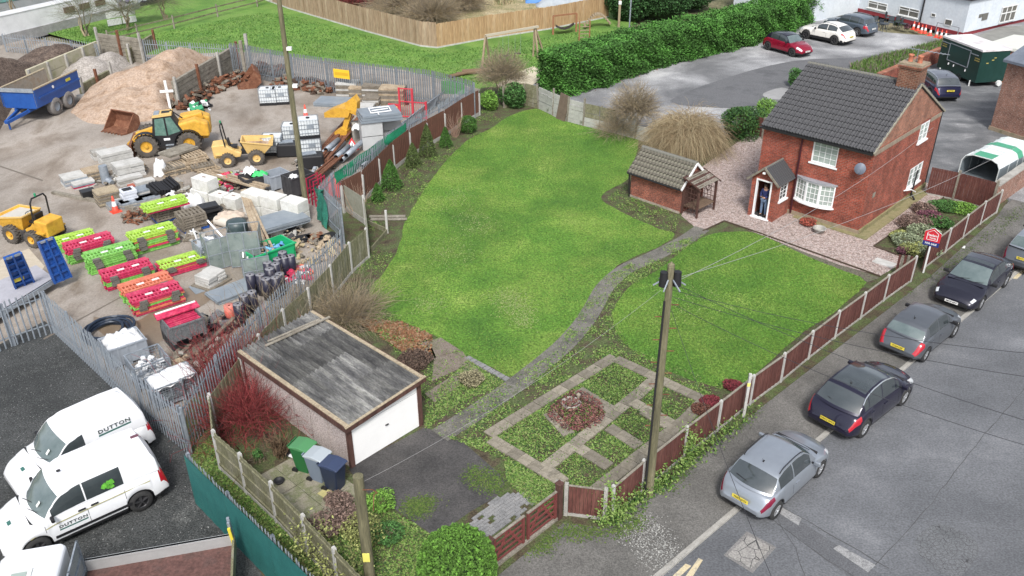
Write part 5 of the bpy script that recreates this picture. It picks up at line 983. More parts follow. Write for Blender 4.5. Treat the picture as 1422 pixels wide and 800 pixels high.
# ---------------- person in the porch ----------------
def skin_person(name,label,loc,rz,par=None):
    o=thing(name,label,'person',loc,rz)
    def skinned(nm,verts,edges,rad,mat,sub=2,root=0):
        me=bpy.data.meshes.new(nm); me.from_pydata(verts,edges,[]); q=link(nm,me,mat,o); q.modifiers.new('skin','SKIN'); 
        for i,r_ in enumerate(rad): v=me.skin_vertices[0].data[i]; v.radius=(r_,r_) if not isinstance(r_,tuple) else r_; v.use_root=(i==root)
        s=q.modifiers.new('sub','SUBSURF'); s.levels=sub; s.render_levels=sub; q.modifiers['skin'].use_smooth_shade=True; return q
    skin=M('skin',[(.42,.24,.17)],rough=.6); blu=M('navy_jumper',[(.014,.02,.075),(.022,.03,.11)],6,.9,.2,speck=.1); jean=M('blue_jeans',[(.10,.15,.24),(.16,.22,.33)],6,.9,.2,speck=.15); hair=M('dark_hair',[(.03,.02,.015)],rough=.8)
    # facing local -Y; body = skin, one continuous figure
    V=[(0,0,.92),(0,.0,1.12),(0,.01,1.34),(0,-.01,1.45),(0,-.05,1.53),(0,-.10,1.60),  # pelvis..neck..head
       (.17,.01,1.38),(.23,-.02,1.12),(.10,-.24,1.06),(.03,-.28,1.07), (-.17,.01,1.38),(-.23,-.02,1.12),(-.10,-.24,1.06),(-.03,-.28,1.09),
       (.10,0,.86),(.115,-.02,.48),(.12,.02,.08),(.13,-.11,.035), (-.10,0,.86),(-.12,.01,.48),(-.125,.03,.08),(-.14,-.10,.035)]
    E_=[(0,1),(1,2),(2,3),(3,4),(4,5),(2,6),(6,7),(7,8),(8,9),(2,10),(10,11),(11,12),(12,13),(0,14),(14,15),(15,16),(16,17),(0,18),(18,19),(19,20),(20,21)]
    r_=[(.15,.10),(.14,.095),(.15,.09),.055,.06,.075,.06,.045,.033,.03,.06,.045,.033,.03,.085,.06,.042,.035,.085,.06,.042,.035]
    skinned('body',V,E_,r_,skin)
    cl=lambda idx,g: ([V[i] for i in idx],[ (idx.index(a),idx.index(c)) for a,c in E_ if a in idx and c in idx],[tuple(x+g for x in r_[i]) if isinstance(r_[i],tuple) else r_[i]+g for i in idx])
    v,e,r=cl([0,1,2,6,7,8,10,11,12],.018); skinned('jumper',v,e,r,blu); v,e,r=cl([0,14,15,16,18,19,20],.014); skinned('jeans',v,e,r,jean)
    b=B(); b.smooth=True; b.lathe([(.0,.10),(.05,.095),(.085,.06),(.098,.01),(.09,-.04)],(0,-.075,1.63),14); b.make('hair',hair,o)
    b=B(); b.bx((0,-.17,1.585),(.03,.05,.04)); b.make('nose',skin,o)
    for s in (1,-1):
        b=B(); b.bx((s*.13,-.08,.04),(.09,.27,.08)); q=b.make('shoe',trimm,o); bevel(q,.02)
        hv=[(s*.035,-.275,1.075),(s*.02,-.33,1.075)]; 
        for k in range(4): fx=s*.035+(k-1.5)*.018; skinned('finger',[(fx,-.285,1.08),(fx*.8,-.33,1.075),(fx*.55,-.35,1.10),(fx*.45,-.345,1.125)],[(0,1),(1,2),(2,3)],[.010,.009,.008,.006],skin,1)
        skinned('thumb',[(s*.05,-.265,1.09),(s*.03,-.30,1.125),(s*.01,-.32,1.14)],[(0,1),(1,2)],[.011,.010,.008],skin,1)
    b=B(); b.bx((0,-.335,1.12),(.075,.012,.15),rx=R(-35)); b.make('mobile_phone',trimm,o); return o
pp3=HS.matrix_basis@Vector((-4.33,-1.28,.06)); skin_person('person','person in navy jumper and blue jeans looking down in the white porch doorway',pp3,hA)
# ---------------- depot yard ----------------
def at(px,py,h): p=G(px,py,h); return Vector((p.x,p.y,0))
def dirpx(a,c,h=0): return ang(G(*a,h),G(*c,h))
YA=dirpx((177,410),(245,389))   # common direction of the stacked goods
plantY=M('plant_yellow',[(.50,.27,.03),(.60,.34,.045),(.42,.21,.03)],2.5,.5,.1,20,speck=.12,sscale=10,large=.08); fadedY=M('faded_yellow',[(.55,.36,.12),(.62,.44,.18)],2.5,.6,.1,20,speck=.12)
pinkp=M('pink_barrier_plastic',[(.34,.025,.06),(.47,.03,.09),(.52,.10,.14)],3,.5,.1,20,speck=.2,sscale=12); limep=M('lime_barrier_plastic',[(.22,.36,.04),(.32,.52,.06),(.38,.50,.14)],3,.5,.1,20,speck=.2,sscale=12); greenp=M('green_barrier_plastic',[(.10,.28,.05),(.18,.44,.09),(.24,.42,.14)],3,.5,.1,20,speck=.2,sscale=12); orangep=M('faded_red_barrier_plastic',[(.50,.12,.07),(.58,.20,.12)],3,.5,.05,20,speck=.1,sscale=8)
footm=M('rubber_foot',[(.10,.095,.085),(.16,.15,.13)],6,.9,.4,40,speck=.3,sscale=30)
# --- traffic barriers ---
def barmesh(mat,nm):
    b=B(); L,W=2.0,.98
    b.box(0,L,0,.10,0,.075); b.box(0,L,.30,.40,0,.07); b.box(0,L,W-.34,W,.0,.06); n=13
    for i in range(n+1): x=.02+i*(L-.04-.05)/n; b.box(x,x+.06,.10,.30,.008,.062); b.box(x,x+.06,.40,W-.34,.008,.062)
    b.box(-.06,0,.2,.34,0,.06); b.box(L,L+.06,.66,.8,0,.06)
    me=b.mesh(nm); me.materials.append(mat); return me
BM={k:barmesh(m,'traffic_barrier') for k,m in dict(pink=pinkp,lime=limep,green=greenp,red=orangep).items()}
rfl=B(); rfl.box(0,.30,0,.16,0,.006)
rme2=rfl.mesh('reflector'); rme2.materials.append(M('white_reflector',[(.62,.62,.60)],rough=.4))
ftb=B()
for k in range(3): ftb.box(-.15+random.uniform(-.02,.02),.15,.0+k*.0,.14,-.05+k*.05-.0,-.005+k*.05)
fm2=ftb.mesh('barrier_foot'); fm2.materials.append(footm)
ORD=['lowest','second','third','fourth','fifth','sixth','seventh','eighth','ninth','tenth','eleventh','twelfth','thirteenth','fourteenth','fifteenth']
def stack(px,py,cols,where,h=None,feet=True,a=None,tilt=0):
    n=len(cols); dz=.095; H_=h or n*dz; c=at(px,py,H_); a=YA if a is None else a
    for k,cn in enumerate(cols):
        topm=k==n-1; o=bpy.data.objects.new('traffic_barrier',BM[cn]); COL.objects.link(o); j=random.uniform
        aa=a+j(-.02,.02); ox=Matrix.Rotation(aa,3,'Z')@Vector((-1.0+j(-.05,.05),-.49+j(-.03,.03),0)); o.location=c+ox+Vector((0,0,.03+k*dz)); o.rotation_euler=(tilt,0,aa)
        nmz={'pink':'pink','lime':'lime yellow','green':'green','red':'faded red'}[cn]
        tag(o,(f'{nmz} slotted barrier on top of {where}' if topm else f'{nmz} slotted barrier, {ORD[k]} up in {where}'),'barrier','plastic barriers piled flat, '+where)
        if topm:
            for x in (.62,1.25): r=link('reflector',rme2,None,o); r.location=(x,.31,.0745); 
        if feet and k<n-1 and k>1:
            for x in (.35,1.65): f=link('barrier_foot',fm2,None,o); f.location=(x,-.10,.05); f.rotation_euler=(j(-.1,.1),0,j(-.05,.05))
    return c
stack(121,334,['green']*4+['green','pink','pink','pink'],'the far left pile beside the blue ramps')
stack(97,329,['green','green','green','green','lime'],'the short pile behind the far left pile',feet=False)
stack(150,347,['green']*8,'the all green pile in the second row')
stack(210,319,['green','green','pink','lime','green','green','red','lime','lime'],'the tall lime pile nearest the pallets')
stack(252,359,['pink','pink','red','pink','lime'],'the lime topped pile near the wire cages')
stack(175,371,['pink','pink','green','green','pink','pink','pink'],'the middle pink pile')
stack(202,391,['green','green','green','green','red','red'],'the faded pile between two pink piles')
stack(214,404,['pink','red','pink','green','red','pink','pink'],'the nearest pink pile')
stack(228,280,['pink','lime','lime'],'the small pile on the wooden pallets',h=1.15,feet=False)
# lift that last pile onto its pallets
for o in bpy.data.objects:
    if o.get('group','').endswith('the small pile on the wooden pallets'): o.location.z+=.86
# --- pallets ---
palw=M('pallet_wood',[(.22,.165,.11),(.33,.26,.18),(.40,.33,.24)],3,.9,.3,30,speck=.3,sscale=20); palg=M('grey_pallet_wood',[(.13,.11,.085),(.21,.185,.15)],3,.9,.3,30,speck=.3,sscale=20)
def palletmesh(mat,L=1.2,W=1.0):
    b=B()
    for y in (0,.45*W,.9*W): b.box(0,L,y,y+.1*W,.022,.10)
    for i in range(7): x=i*(L-.1)/6; b.box(x,x+.10,0,W,.10,.122)
    for i in range(3): x=i*(L-.1)/2; b.box(x,x+.10,0,W,0,.022)
    me=b.mesh('pallet'); me.materials.append(mat); return me
PM={'w':palletmesh(palw),'g':palletmesh(palg),'b':palletmesh(bluem)}
def pallets(px,py,seq,where,h=None,a=None,z0=0,jit=.04):
    c=at(px,py,h or len(seq)*.125+z0)
    for k,s in enumerate(seq):
        o=bpy.data.objects.new('pallet',PM[s]); COL.objects.link(o); aa=(YA if a is None else a)+random.uniform(-jit,jit); o.location=c+Matrix.Rotation(aa,3,'Z')@Vector((-.6,-.5,0))+Vector((random.uniform(-jit,jit),random.uniform(-jit,jit),z0+k*.124)); o.rotation_euler=(0,0,aa)
        tag(o,f"{dict(w='pale wooden',g='weathered grey wooden',b='blue painted wooden')[s]} pallet "+(f'on top of {where}' if k==len(seq)-1 else f'{ORD[k]} from the ground in {where}'),'pallet','pallets, '+where)
    return c
pallets(228,287,['g','b','g','g','g','g'],'the pile under the lime barriers')
pallets(263,294,['b','g','g','g','g','g','g'],'the grey pile near the lime barriers')
pallets(269,214,['w']*6,'the large pile by the loader',jit=.12); pallets(254,224,['g','w','w','w'],'the pale pile before the loader',jit=.15)
pallets(238,229,['w','g','w','g'],'the left end of the pale pile')
pallets(284,226,['w','w','g'],'the low pile beside the yellow dumper',jit=.2)
o=copy_thing(bpy.data.objects.new('sheet_pile',None),label=None); bpy.data.objects.remove(o)
b=B(); b.bx((0,0,.83),(1.9,1.1,.05)); b.bx((.02,.01,.89),(1.9,1.1,.04)); top('plywood_sheet',b,greyt,'grey weathered board lying across the pale pallets','board',at(247,208,.9),YA+.3)
# --- slabs, blocks ---
def slabs(px,py,h,l,w_,n,label,cat,mats,nm='slab',a=None,jit=.03,group=None,gapx=1):
    c=at(px,py,h); o=thing('stack_of_slabs' if nm=='slab' else nm+'_stack',label,cat,c,(YA if a is None else a),group); t=h/n
    for k in range(n):
        for i in range(gapx):
            b=B(); lw=l/gapx; b.bx((-l/2+lw*(i+.5)+random.uniform(-jit,jit),random.uniform(-jit,jit),t*(k+.5)),(lw-.012,w_,t*.9),rz=random.uniform(-jit,jit)*.5); b.make(nm,mats[(k+i)%len(mats)],o)
    return o
slabs(158,208,.95,1.7,1.0,6,'tallest stack of pale concrete slabs at the back of the row','slabs',[conclight])
slabs(137,208,.5,.9,.7,2,'low pair of concrete slabs left of the tallest slab stack','slabs',[conclight,concm])
slabs(176,225,.8,1.5,1.0,5,'split topped stack of pale slabs in front of the tallest one','slabs',[conclight],gapx=2)
slabs(101,242,.55,1.2,1.0,5,'stack of pale boxes and slabs at the left end of the row','slabs',[conclight,galv])
slabs(113,250,.35,1.1,.9,4,'untidy stack of pale panels with pink strips on the long timber','panels',[conclight,pinkp,galv,conclight],nm='panel')
slabs(129,234,.6,1.2,.9,6,'stack of thin brown timber boards left of the grey drum','boards',[palg,palw],nm='board'); slabs(146,263,.75,1.1,.9,8,'stack of brown stained boards behind the red cone','boards',[palg,oldb],nm='board'); slabs(168,267,.4,1.2,.9,4,'low stack of grey boards right of the brown stained boards','boards',[conclight,palg],nm='board')
slabs(179,244,.45,1.3,.5,3,'leaning pale kerbs between the slab stacks','kerbs',[conclight,concm],nm='kerb')
slabs(199,250,.5,1.0,.5,3,'narrow stack of cream edging pieces behind the black plastic','edging',[conclight],nm='edging_piece')
slabs(192,262,.5,1.2,.8,5,'grey stack topped with pale sheet right of the white square box','panels',[galv,conclight],nm='panel')
slabs(183,256,.35,.5,.35,2,'small red brown brick pack among the concrete kerbs','bricks',[M('brick_pack',[(.30,.08,.05),(.38,.12,.08)],5,.8,.2)],nm='brick_pack')
slabs(176,263,.7,.75,.7,4,'white square plastic chamber rings stacked on grey bases','chamber',[M('pale_lilac_plastic',[(.52,.55,.62),(.62,.65,.70)],4,.5,.05)],nm='chamber_ring')
b=B(); b.box(-.22,.22,-.18,.18,0,.03); q_=[o for o in bpy.data.objects if o.get('label','').startswith('white square plastic chamber')][0]; r_=b.make('opening',trimm,q_); r_.location=(0,0,.705)
for (x,y,l) in ((181,278,1.1),(163,281,1.0),(209,268,1.4),(204,273,1.2)): slabs(x,y,.25,l,.7,3,{181:'low grey panel pile below the white chamber rings',163:'grey panel pile directly behind the red cone',209:'dark edged grey panels right of the chamber rings',204:'grey panels sloping behind the lime barriers'}[x],'panels',[galv,concm],nm='panel')
b=B(); b.cyl((0,0,0),(0,0,1.0),.24,.22,16); b.cyl((0,0,.25),(.55,0,.12),.16,.15,12); top('pipe_chamber',b,galv,'grey upright plastic chamber with a side pipe beside the slabs','chamber',at(142,230,1.0),-.6)
b=B(); b.bx((0,0,.22),(.62,.5,.42),tz=1.1); top('black_box',b,blackp,'small black plastic box at the front edge of the boards','box',at(121,264,.42),YA)
b=B(); b.bx((0,0,.07),(5.6,.22,.14)); top('long_timber',b,greyt,'long pale timber beam lying along the front of the slab row','timber',(G(90,272)+G(170,288))/2,dirpx((90,272),(170,288)))
b=B(); 
for i in range(9): b.bx((i*.16-.6,.0,.3+.06*math.sin(i)),(.12,.9,.5),rx=.3)
top('black_trays',b,blackp,'jumble of black ribbed plastic trays between pale boards and lime barriers','trays',at(225,260,.4),YA+.2)
b=B()
for i in range(6): b.bx((random.uniform(-.2,.2),random.uniform(-.1,.1),.15+i*.13),(.9,.65,.10),rz=random.uniform(-.2,.2))
top('black_covers',b,blackp,'pile of black plastic covers right of the grey pallets','covers',at(289,285,.85),YA)
# timber lengths
def timbers(label,p,q,n,mat,w_=.14,z=.1,sp=.18,group=None,h=0,nm='timber'):
    a,c=G(*p,h),G(*q,h); o=thing(nm+'_pile',label,nm,Vector((a.x,a.y,0)),ang(a,c),group); L=(c-a).length
    for i in range(n): b=B(); y=(i-n/2)*sp; b.bx((L/2+random.uniform(-.1,.1),y,z+random.uniform(0,.05)+(.1 if i%3==0 else 0)),(L,w_,.08),rz=random.uniform(-.03,.03)); b.make(nm,mat,o)
    return o
timbers('long brown boards lying behind the white concrete blocks',(296,251),(372,272),5,palw,z=.45)
timbers('dark weathered beams stacked against the palisade below the crate',(256,496),(318,440),6,palg,.16,.12,.17,nm='beam'); timbers('rusty brown steel beams stacked beside the yellow excavator arm',(442,232),(492,168),6,rust,.16,.25,.2,nm='beam'); 
for k,(p0,q0) in enumerate((((337,264),(372,349)),((336,268),(364,352)))):
    a=Vector((*G(*p0,.95).xy,.98)); c=Vector((*G(*q0,.6).xy,.62)); b=B(); b.bar((0,0,0),c-a,.20,.03); b.bar((.12,0,.03),(c-a)+Vector((.25,0,.03)),.12,.03); top('loose_board',b,palw,('upper','lower')[k]+' long pale board leaning from the white blocks onto the green skip','board',a)
# --- white concrete interlocking blocks ---
blkm=M('white_concrete_block',[(.50,.50,.47),(.60,.60,.57),(.46,.46,.40)],1.2,.85,.3,20,speck=.08,sscale=12,large=.06)
def block(px,py,h,sz,label,a=YA,z0=0):
    c=at(px,py,h); o=thing('concrete_block',label,'concrete block',c+Vector((0,0,z0)),a); b=B(); b.box(-sz[0]/2,sz[0]/2,-sz[1]/2,sz[1]/2,0,sz[2]); q=b.make('block',blkm,o); bevel(q,.025,2)
    b=B(); b.bar((-.1,0,sz[2]+.01),(.1,0.02,sz[2]+.015),.04,.02); b.make('lifting_loop',rust,o); return o
BA=dirpx((365,300),(430,318)); 
block(283,246,1.2,(1.15,.75,.62),'lone white concrete block sitting highest at the left of the wall',BA,.58); block(283,262,.58,(1.2,.75,.57),'white concrete block underneath the lone highest one',BA)
block(305,269,.6,(.9,.75,.6),'white concrete block just right of the lone stacked one',BA); block(324,272,.6,(.9,.75,.6),'white concrete block third along, left of the leaning boards',BA)
wl=[G(353,266,1.2),G(379,271,1.2),G(408,277,1.2)]
for k,p in enumerate(wl):
    for j in (0,1):
        o=thing('concrete_block',f"white concrete block, {('upper','lower')[1-j]} course, {('left','middle','right')[k]} end of the wall by the pole" if k!=1 else f"white concrete block, {('upper','lower')[1-j]} course, between its two neighbours by the pole",'concrete block',(p.x,p.y,j*.61),BA); sz=(1.13,.8,.6); b=B(); b.box(-sz[0]/2,sz[0]/2,-sz[1]/2,sz[1]/2,0,sz[2]); q=b.make('block',blkm,o); bevel(q,.03,2)
# --- intermediate bulk containers ---
def ibc(loc,a,label,dirty=False):
    o=thing('liquid_container',label,'container',loc,a); m=M('container_white',[(.52,.56,.58),(.64,.67,.68)],2,.35,.05,10,speck=.05); 
    b=B(); b.bx((0,0,.62),(1.1,.92,.92)); q=b.make('bottle',m,o); bevel(q,.06,3); b=B(); b.cyl((0,0,1.08),(0,0,1.13),.11,n=14); b.make('cap',trimm,q)
    for i in range(8): x=-.57+i*1.14/7; g=B(); g.bar((x,-.49,.15),(x,-.49,1.1),.018); g.bar((x,.49,.15),(x,.49,1.1),.018); g.make('cage_bar',galv,o)
    for i in range(6): y=-.49+i*.98/5; g=B(); g.bar((-.57,y,.15),(-.57,y,1.1),.018); g.bar((.57,y,.15),(.57,y,1.1),.018); g.make('cage_bar',galv,o)
    for z in (.35,.6,.85,1.1): g=B(); g.bar((-.57,-.5,z),(.57,-.5,z),.018); g.bar((-.57,.5,z),(.57,.5,z),.018); g.bar((.58,-.5,z),(.58,.5,z),.018); g.bar((-.58,-.5,z),(-.58,.5,z),.018); g.make('cage_ring',galv,o)
    g=B(); g.box(-.12,.28,-.512,-.505,.6,.85); g.make('label_plate',galv,o)
    g=B(); 
    for y in (-.45,0,.45): g.bx((0,y,.07),(1.15,.1,.12))
    g.make('base',blackp,o); return o
ci=at(427,163,2.25); ibc(ci+Vector((0,0,1.13)),.25,'upper white caged liquid container of the pair behind the pole'); ibc(ci,.2,'lower white caged liquid container of the pair behind the pole')
ibc(at(371,122,1.1),.1,'left white caged container standing near the rusty scrap'); ibc(at(388,121,1.1),.15,'right white caged container beside its twin near the rusty scrap')
ibc(at(377,190,1.0),.1,'white caged container with green stained side behind the dumper skip'); ibc(at(405,174,1.0),.1,'white caged container half hidden left of the stacked pair')
# --- bulk crates and stillages ---
def bulkcrate(px,py,h,sz,label,mat,fill=None,fillm=None,a=YA,z0=0,ribs=True,nm='pallet_box',fh=.85):
    c=at(px,py,h+z0); o=thing(nm,label,'crate',c+Vector((0,0,z0)),a); l,w_,t=sz[0],sz[1],.04
    b=B(); b.box(-l/2,l/2,-w_/2,w_/2,.10,.14); b.box(-l/2,l/2,-w_/2,-w_/2+t,.14,h); b.box(-l/2,l/2,w_/2-t,w_/2,.14,h); b.box(-l/2,-l/2+t,-w_/2+t,w_/2-t,.14,h); b.box(l/2-t,l/2,-w_/2+t,w_/2-t,.14,h); b.make('box',mat,o)
    if ribs:
        for k in range(5): x=-l/2+.05+k*(l-.1)/4; r=B(); r.box(x-.025,x+.025,-w_/2-.02,-w_/2,.14,h); r.make('rib',mat,o)
        for k in range(4): y=-w_/2+.05+k*(w_-.1)/3; r=B(); r.box(-l/2-.02,-l/2,y-.025,y+.025,.14,h); r.make('rib',mat,o)
        r=B(); r.box(-l/2-.03,l/2+.03,-w_/2-.03,-w_/2,h-.06,h); r.make('rim',mat,o)
    for x in (-l/2+.08,0,l/2-.08): r=B(); r.box(x-.06,x+.06,-w_/2,w_/2,0,.10); r.make('skid',mat,o)
    return o
def rubble(label,c,n,rad,zr,sz,mats,nm='rubble_heap',cat='rubble',long=2,kind='stuff',flat=1):
    b=B()
    for i in range(n):
        t=random.uniform(0,2*PI); r=rad*math.sqrt(random.random()); z=zr[0]+(zr[1]-zr[0])*(1-r/rad*.8)*random.random(); s=sz*random.uniform(.4,1.3); b.cur=random.randrange(len(mats)); b.bx((r*math.cos(t),r*math.sin(t)*flat,z+s*.3),(s*random.uniform(.6,long),s,s*random.uniform(.3,.8)),random.uniform(-.6,.6),random.uniform(-.6,.6),random.uniform(0,3))
    o=b.make(nm,mats); o.location=c; tag(o,label,cat,kind=kind); return o
greybin=M('grey_bin_plastic',[(.26,.29,.33),(.33,.36,.40)],2,.5,.05,10,speck=.08); blackbin=M('black_bin_plastic',[(.03,.03,.034),(.06,.06,.065)],3,.5,.1,10,speck=.2); whitem=M('white_sheeting',[(.58,.59,.60),(.68,.69,.70)],4,.6,.2,10,speck=.08); meshgrey=M('dusty_black_plastic',[(.09,.095,.10),(.14,.145,.15),(.07,.07,.075)],5,.7,.3,40,speck=.3,sscale=25)
def crumple(par_or_none,c,sx,sy,h,mat,name,label=None,cat=None,n=14,amp=.12):
    b=B(); b.smooth=True; vs=[]
    ph=random.uniform(0,9)
    for i in range(n+1):
        for j in range(n+1):
            u,v=i/n*2-1,j/n*2-1; z=h*(max(0,(1-u**4)*(1-v**4)))+amp*(math.sin(u*7+ph)*math.cos(v*6+ph*2)+random.uniform(-.35,.35)); vs.append((u*sx/2,v*sy/2,z))
    b.add(vs,[(i*(n+1)+j,(i+1)*(n+1)+j,(i+1)*(n+1)+j+1,i*(n+1)+j+1) for i in range(n) for j in range(n)]); o=b.make(name,mat); o.location=c
    if label: tag(o,label,cat)
    return o
cr=bulkcrate(169,470,.85,(1.4,1.1),'grey plastic pallet box filled with white sheeting beside the black coil',greybin,a=YA); crumple(None,cr.location+Vector((0,0,.78)),1.3,1.0,.22,whitem,'white_sheeting','white crumpled sheeting heaped in the grey pallet box','sheeting').rotation_euler=(0,0,YA)
wirem=M('dusty_wire_mesh',[(.19,.22,.24),(.30,.33,.35),(.12,.14,.155)],30,.7,.3,60,speck=.5,sscale=60)
def stillage(px,py,h,sz,label,a=YA,nm='wire_stillage'):
    c=at(px,py,h); o=thing(nm,label,'cage',c,a); l,w_=sz
    for x in (-l/2,l/2):
        for y in (-w_/2,w_/2): b=B(); b.bar((x,y,0),(x,y,h),.05); b.make('post',galv,o)
    for z in (.12,h): b=B(); b.bar((-l/2,-w_/2,z),(l/2,-w_/2,z),.04); b.bar((-l/2,w_/2,z),(l/2,w_/2,z),.04); b.bar((-l/2,-w_/2,z),(-l/2,w_/2,z),.04); b.bar((l/2,-w_/2,z),(l/2,w_/2,z),.04); b.make('rail',galv,o)
    for k in range(1,10):
        x=-l/2+l*k/10; [(lambda b: (b.bar((x,e,.12),(x,e,h),.012), b.make('mesh_wire',galv,o)))(B()) for e in (-w_/2,w_/2)]
        y=-w_/2+w_*k/10; [(lambda b: (b.bar((e,y,.12),(e,y,h),.012), b.make('mesh_wire',galv,o)))(B()) for e in (-l/2,l/2)]
    for k in range(1,8): z=.12+(h-.12)*k/8; b=B(); b.bar((-l/2,-w_/2,z),(l/2,-w_/2,z),.012); b.bar((-l/2,w_/2,z),(l/2,w_/2,z),.012); b.bar((-l/2,-w_/2,z),(-l/2,w_/2,z),.012); b.bar((l/2,-w_/2,z),(l/2,w_/2,z),.012); b.make('mesh_wire',galv,o)
    b=B(); b.box(-l/2+.03,l/2-.03,-w_/2+.03,w_/2-.03,.10,.13); b.make('floor',galv,o); return o
st1=stillage(203,495,.95,(1.2,1.1),'wire stillage heaped with white plastic offcuts in front of the grey box'); rubble('white plastic offcuts heaped in the wire stillage',st1.location,150,.5,(.2,1.15),.14,[whitem,greybin,whitem],'plastic_offcuts','offcuts')
for k,(x,y) in enumerate(((226,527),(247,517))):
    s=stillage(x,y,.85,(.95,.9),('left','right')[k]+' wire stillage under a white cover beside the palisade corner'); crumple(None,s.location+Vector((0,0,.80)),1.0,.95,.2,whitem,'white_cover',('left','right')[k]+' white fabric cover sagging over a wire stillage','cover',amp=.05).rotation_euler=(0,0,YA); rubble(f"{('left','right')[k]} grey netting and scraps packed inside the covered stillage",s.location,60,.42,(.15,.7),.16,[wirem,greybin],'packed_scraps','scraps')
bulkcrate(252,452,.72,(1.25,1.05),'black plastic pallet box underneath the pink filled crate',blackbin); 
bc=bulkcrate(252,440,.72,(1.3,1.1),'dusty ribbed pallet box filled with pink strips, on another box',meshgrey,z0=.74)
b=B(); 
for k in range(6): b.box(-.58,.58,-.45+k*.15,-.38+k*.15,.5,.62+.02*(k%2))
o=b.make('pink_strips',pinkp); o.location=bc.location; o.rotation_euler=(0,0,YA); tag(o,'bright pink plastic strips lying inside the dusty ribbed box','strips')
b=B(); b.bx((0,.42,.78),(1.6,.34,.06),rx=.25); b.bx((0,.52,.83),(1.6,.14,.03),rx=.25); o=top('pink_barrier_board',b,pinkp,'pink board with white edge laid over the dusty ribbed box','board',bc.location,YA)
b=B(); b.bx((0,.55,.86),(1.5,.08,.02),rx=.25); o2=b.make('white_edge',whitem,o)
bulkcrate(350,243,.75,(1.2,1.0),'black crate full of white and green sacks behind the boards',blackbin); crumple(None,at(346,232,1.0)+Vector((0,0,.72)),.7,.6,.25,whitem,'white_sack','white sack bulging out of the black crate','sack',amp=.08); crumple(None,at(360,236,1.0)+Vector((0,0,.72)),.8,.5,.18,M('green_sack',[(.03,.40,.10),(.06,.50,.16)],4,.6,.2),'green_sack','bright green sack lying on the black crate','sack',amp=.06)
bulkcrate(382,239,.85,(1.2,1.0),'grey plastic pallet box between the two black crates',greybin,a=YA+.1); bulkcrate(413,241,1.1,(1.4,1.0),'large black pallet box beside the wooden pole',blackbin,a=YA+.1); crumple(None,at(407,242,1.0)+Vector((0,0,.85)),.45,.35,.12,whitem,'white_bag','white bag inside the large black pallet box','bag',amp=.05)
for k,(x,y,s) in enumerate(((399,197,(1.3,1.0)),(431,213,(1.5,1.0)))):
    c=at(x,y,.8); o=thing('black_tank',('left','right')[k]+' black plastic tank crate in front of the stacked containers','tank',c,.1+k*.1); b=B(); b.bx((0,0,.4),(s[0],s[1],.75),tz=.9); q=b.make('tank_body',blackp,o); bevel(q,.08,3); b=B(); b.bx((-.1,.1,.79),(.8,.5,.05),rz=.2); b.make('pale_lid',galv,o)
b=B(); b.bx((0,0,.5),(.9,.6,1.0),tz=.8); crumple(None,at(220,222,.9),.75,.6,.85,whitem,'white_bulk_bag','white torn bulk bag slumped beside the pallets','bag',amp=.14)
crumple(None,at(463,247,1.0),.8,.5,1.1,M('red_tarp',[(.50,.06,.07),(.62,.12,.12)],3,.6,.2),'red_tarp','faded red tarpaulin bundle hanging at the palisade kink','tarpaulin',amp=.10)
rm_=M('red_frame',[(.40,.02,.06)],rough=.5)
for k in range(3):
    b=B(); y=k*.25; b.bar((0,y,0),(0,y,1.4),.05); b.bar((.9,y,0),(.9,y,1.4),.05)
    for z in (.3,.8,1.35): b.bar((0,y,z),(.9,y,z),.04)
    top('red_trestle',b,rm_,('nearest','middle','farthest')[k]+' red steel trestle frame beside the large black pallet box','trestle',at(436,262,1.0)+Vector((0,k*.1,0)),1.1)
# --- glassy cages and white pipes ---
glassy=M('fogged_panel',[(.16,.21,.20),(.25,.30,.28),(.32,.37,.35)],2,.25,.1,10,speck=.15); glassy.node_tree.nodes['Principled BSDF'].inputs['Alpha'].default_value=.62
def fogcage(px,py,h,sz,label,a):
    c=at(px,py,h); o=thing('panelled_cage',label,'cage',c,a); l,w_=sz
    for x in (-l/2,0,l/2):
        for y in (-w_/2,w_/2): b=B(); b.bar((x,y,0),(x,y,h),.035); b.make('upright',galv,o)
    for z in (.05,h/2,h): b=B(); b.bar((-l/2,-w_/2,z),(l/2,-w_/2,z),.03); b.bar((-l/2,w_/2,z),(l/2,w_/2,z),.03); b.make('rail',galv,o)
    for x in (-l/2,l/2): b=B(); b.box(x-.006,x+.006,-w_/2,w_/2,.05,h); b.make('panel',glassy,o)
    b=B(); b.box(-l/2,l/2,-w_/2-.006,-w_/2+.006,.05,h); b.make('panel',glassy,o); b=B(); b.box(-l/2,l/2,-w_/2,w_/2,h*.5,h*.5+.01); b.make('shelf',glassy,o); return o
fogcage(300,325,1.5,(1.2,.9),'left greyish see through panelled cage near the white pipes',YA-.1); fogcage(337,316,1.7,(1.3,1.0),'taller see through panelled cage against the leaning boards',YA-.5); fogcage(352,352,1.2,(1.1,.9),'lower see through cage in front of the green skip',YA-.3)
c=stillage(288,335,.9,(1.1,.9),'white framed trolley cage holding white plastic scraps')
rubble('white plastic scraps piled on the trolley cage',c.location,40,.45,(.5,1.0),.22,[whitem,greybin],'plastic_scraps','scraps')
for k,(p0,q0,h) in enumerate((((268,318),(276,340),1.3),((288,306),(310,330),1.1),((336,334),(338,358),1.2))):
    a=Vector((*G(*p0,h).xy,h)); cc=Vector((*G(*q0,.5).xy,.5)); b=B(); b.cyl((0,0,0),cc-a,.045,n=8); top('white_pipe',b,white,('short white pipe sticking up at the trolley cage','long white pipe leaning over the left panelled cage','white pipe standing in the lower panelled cage')[k],'pipe',a)
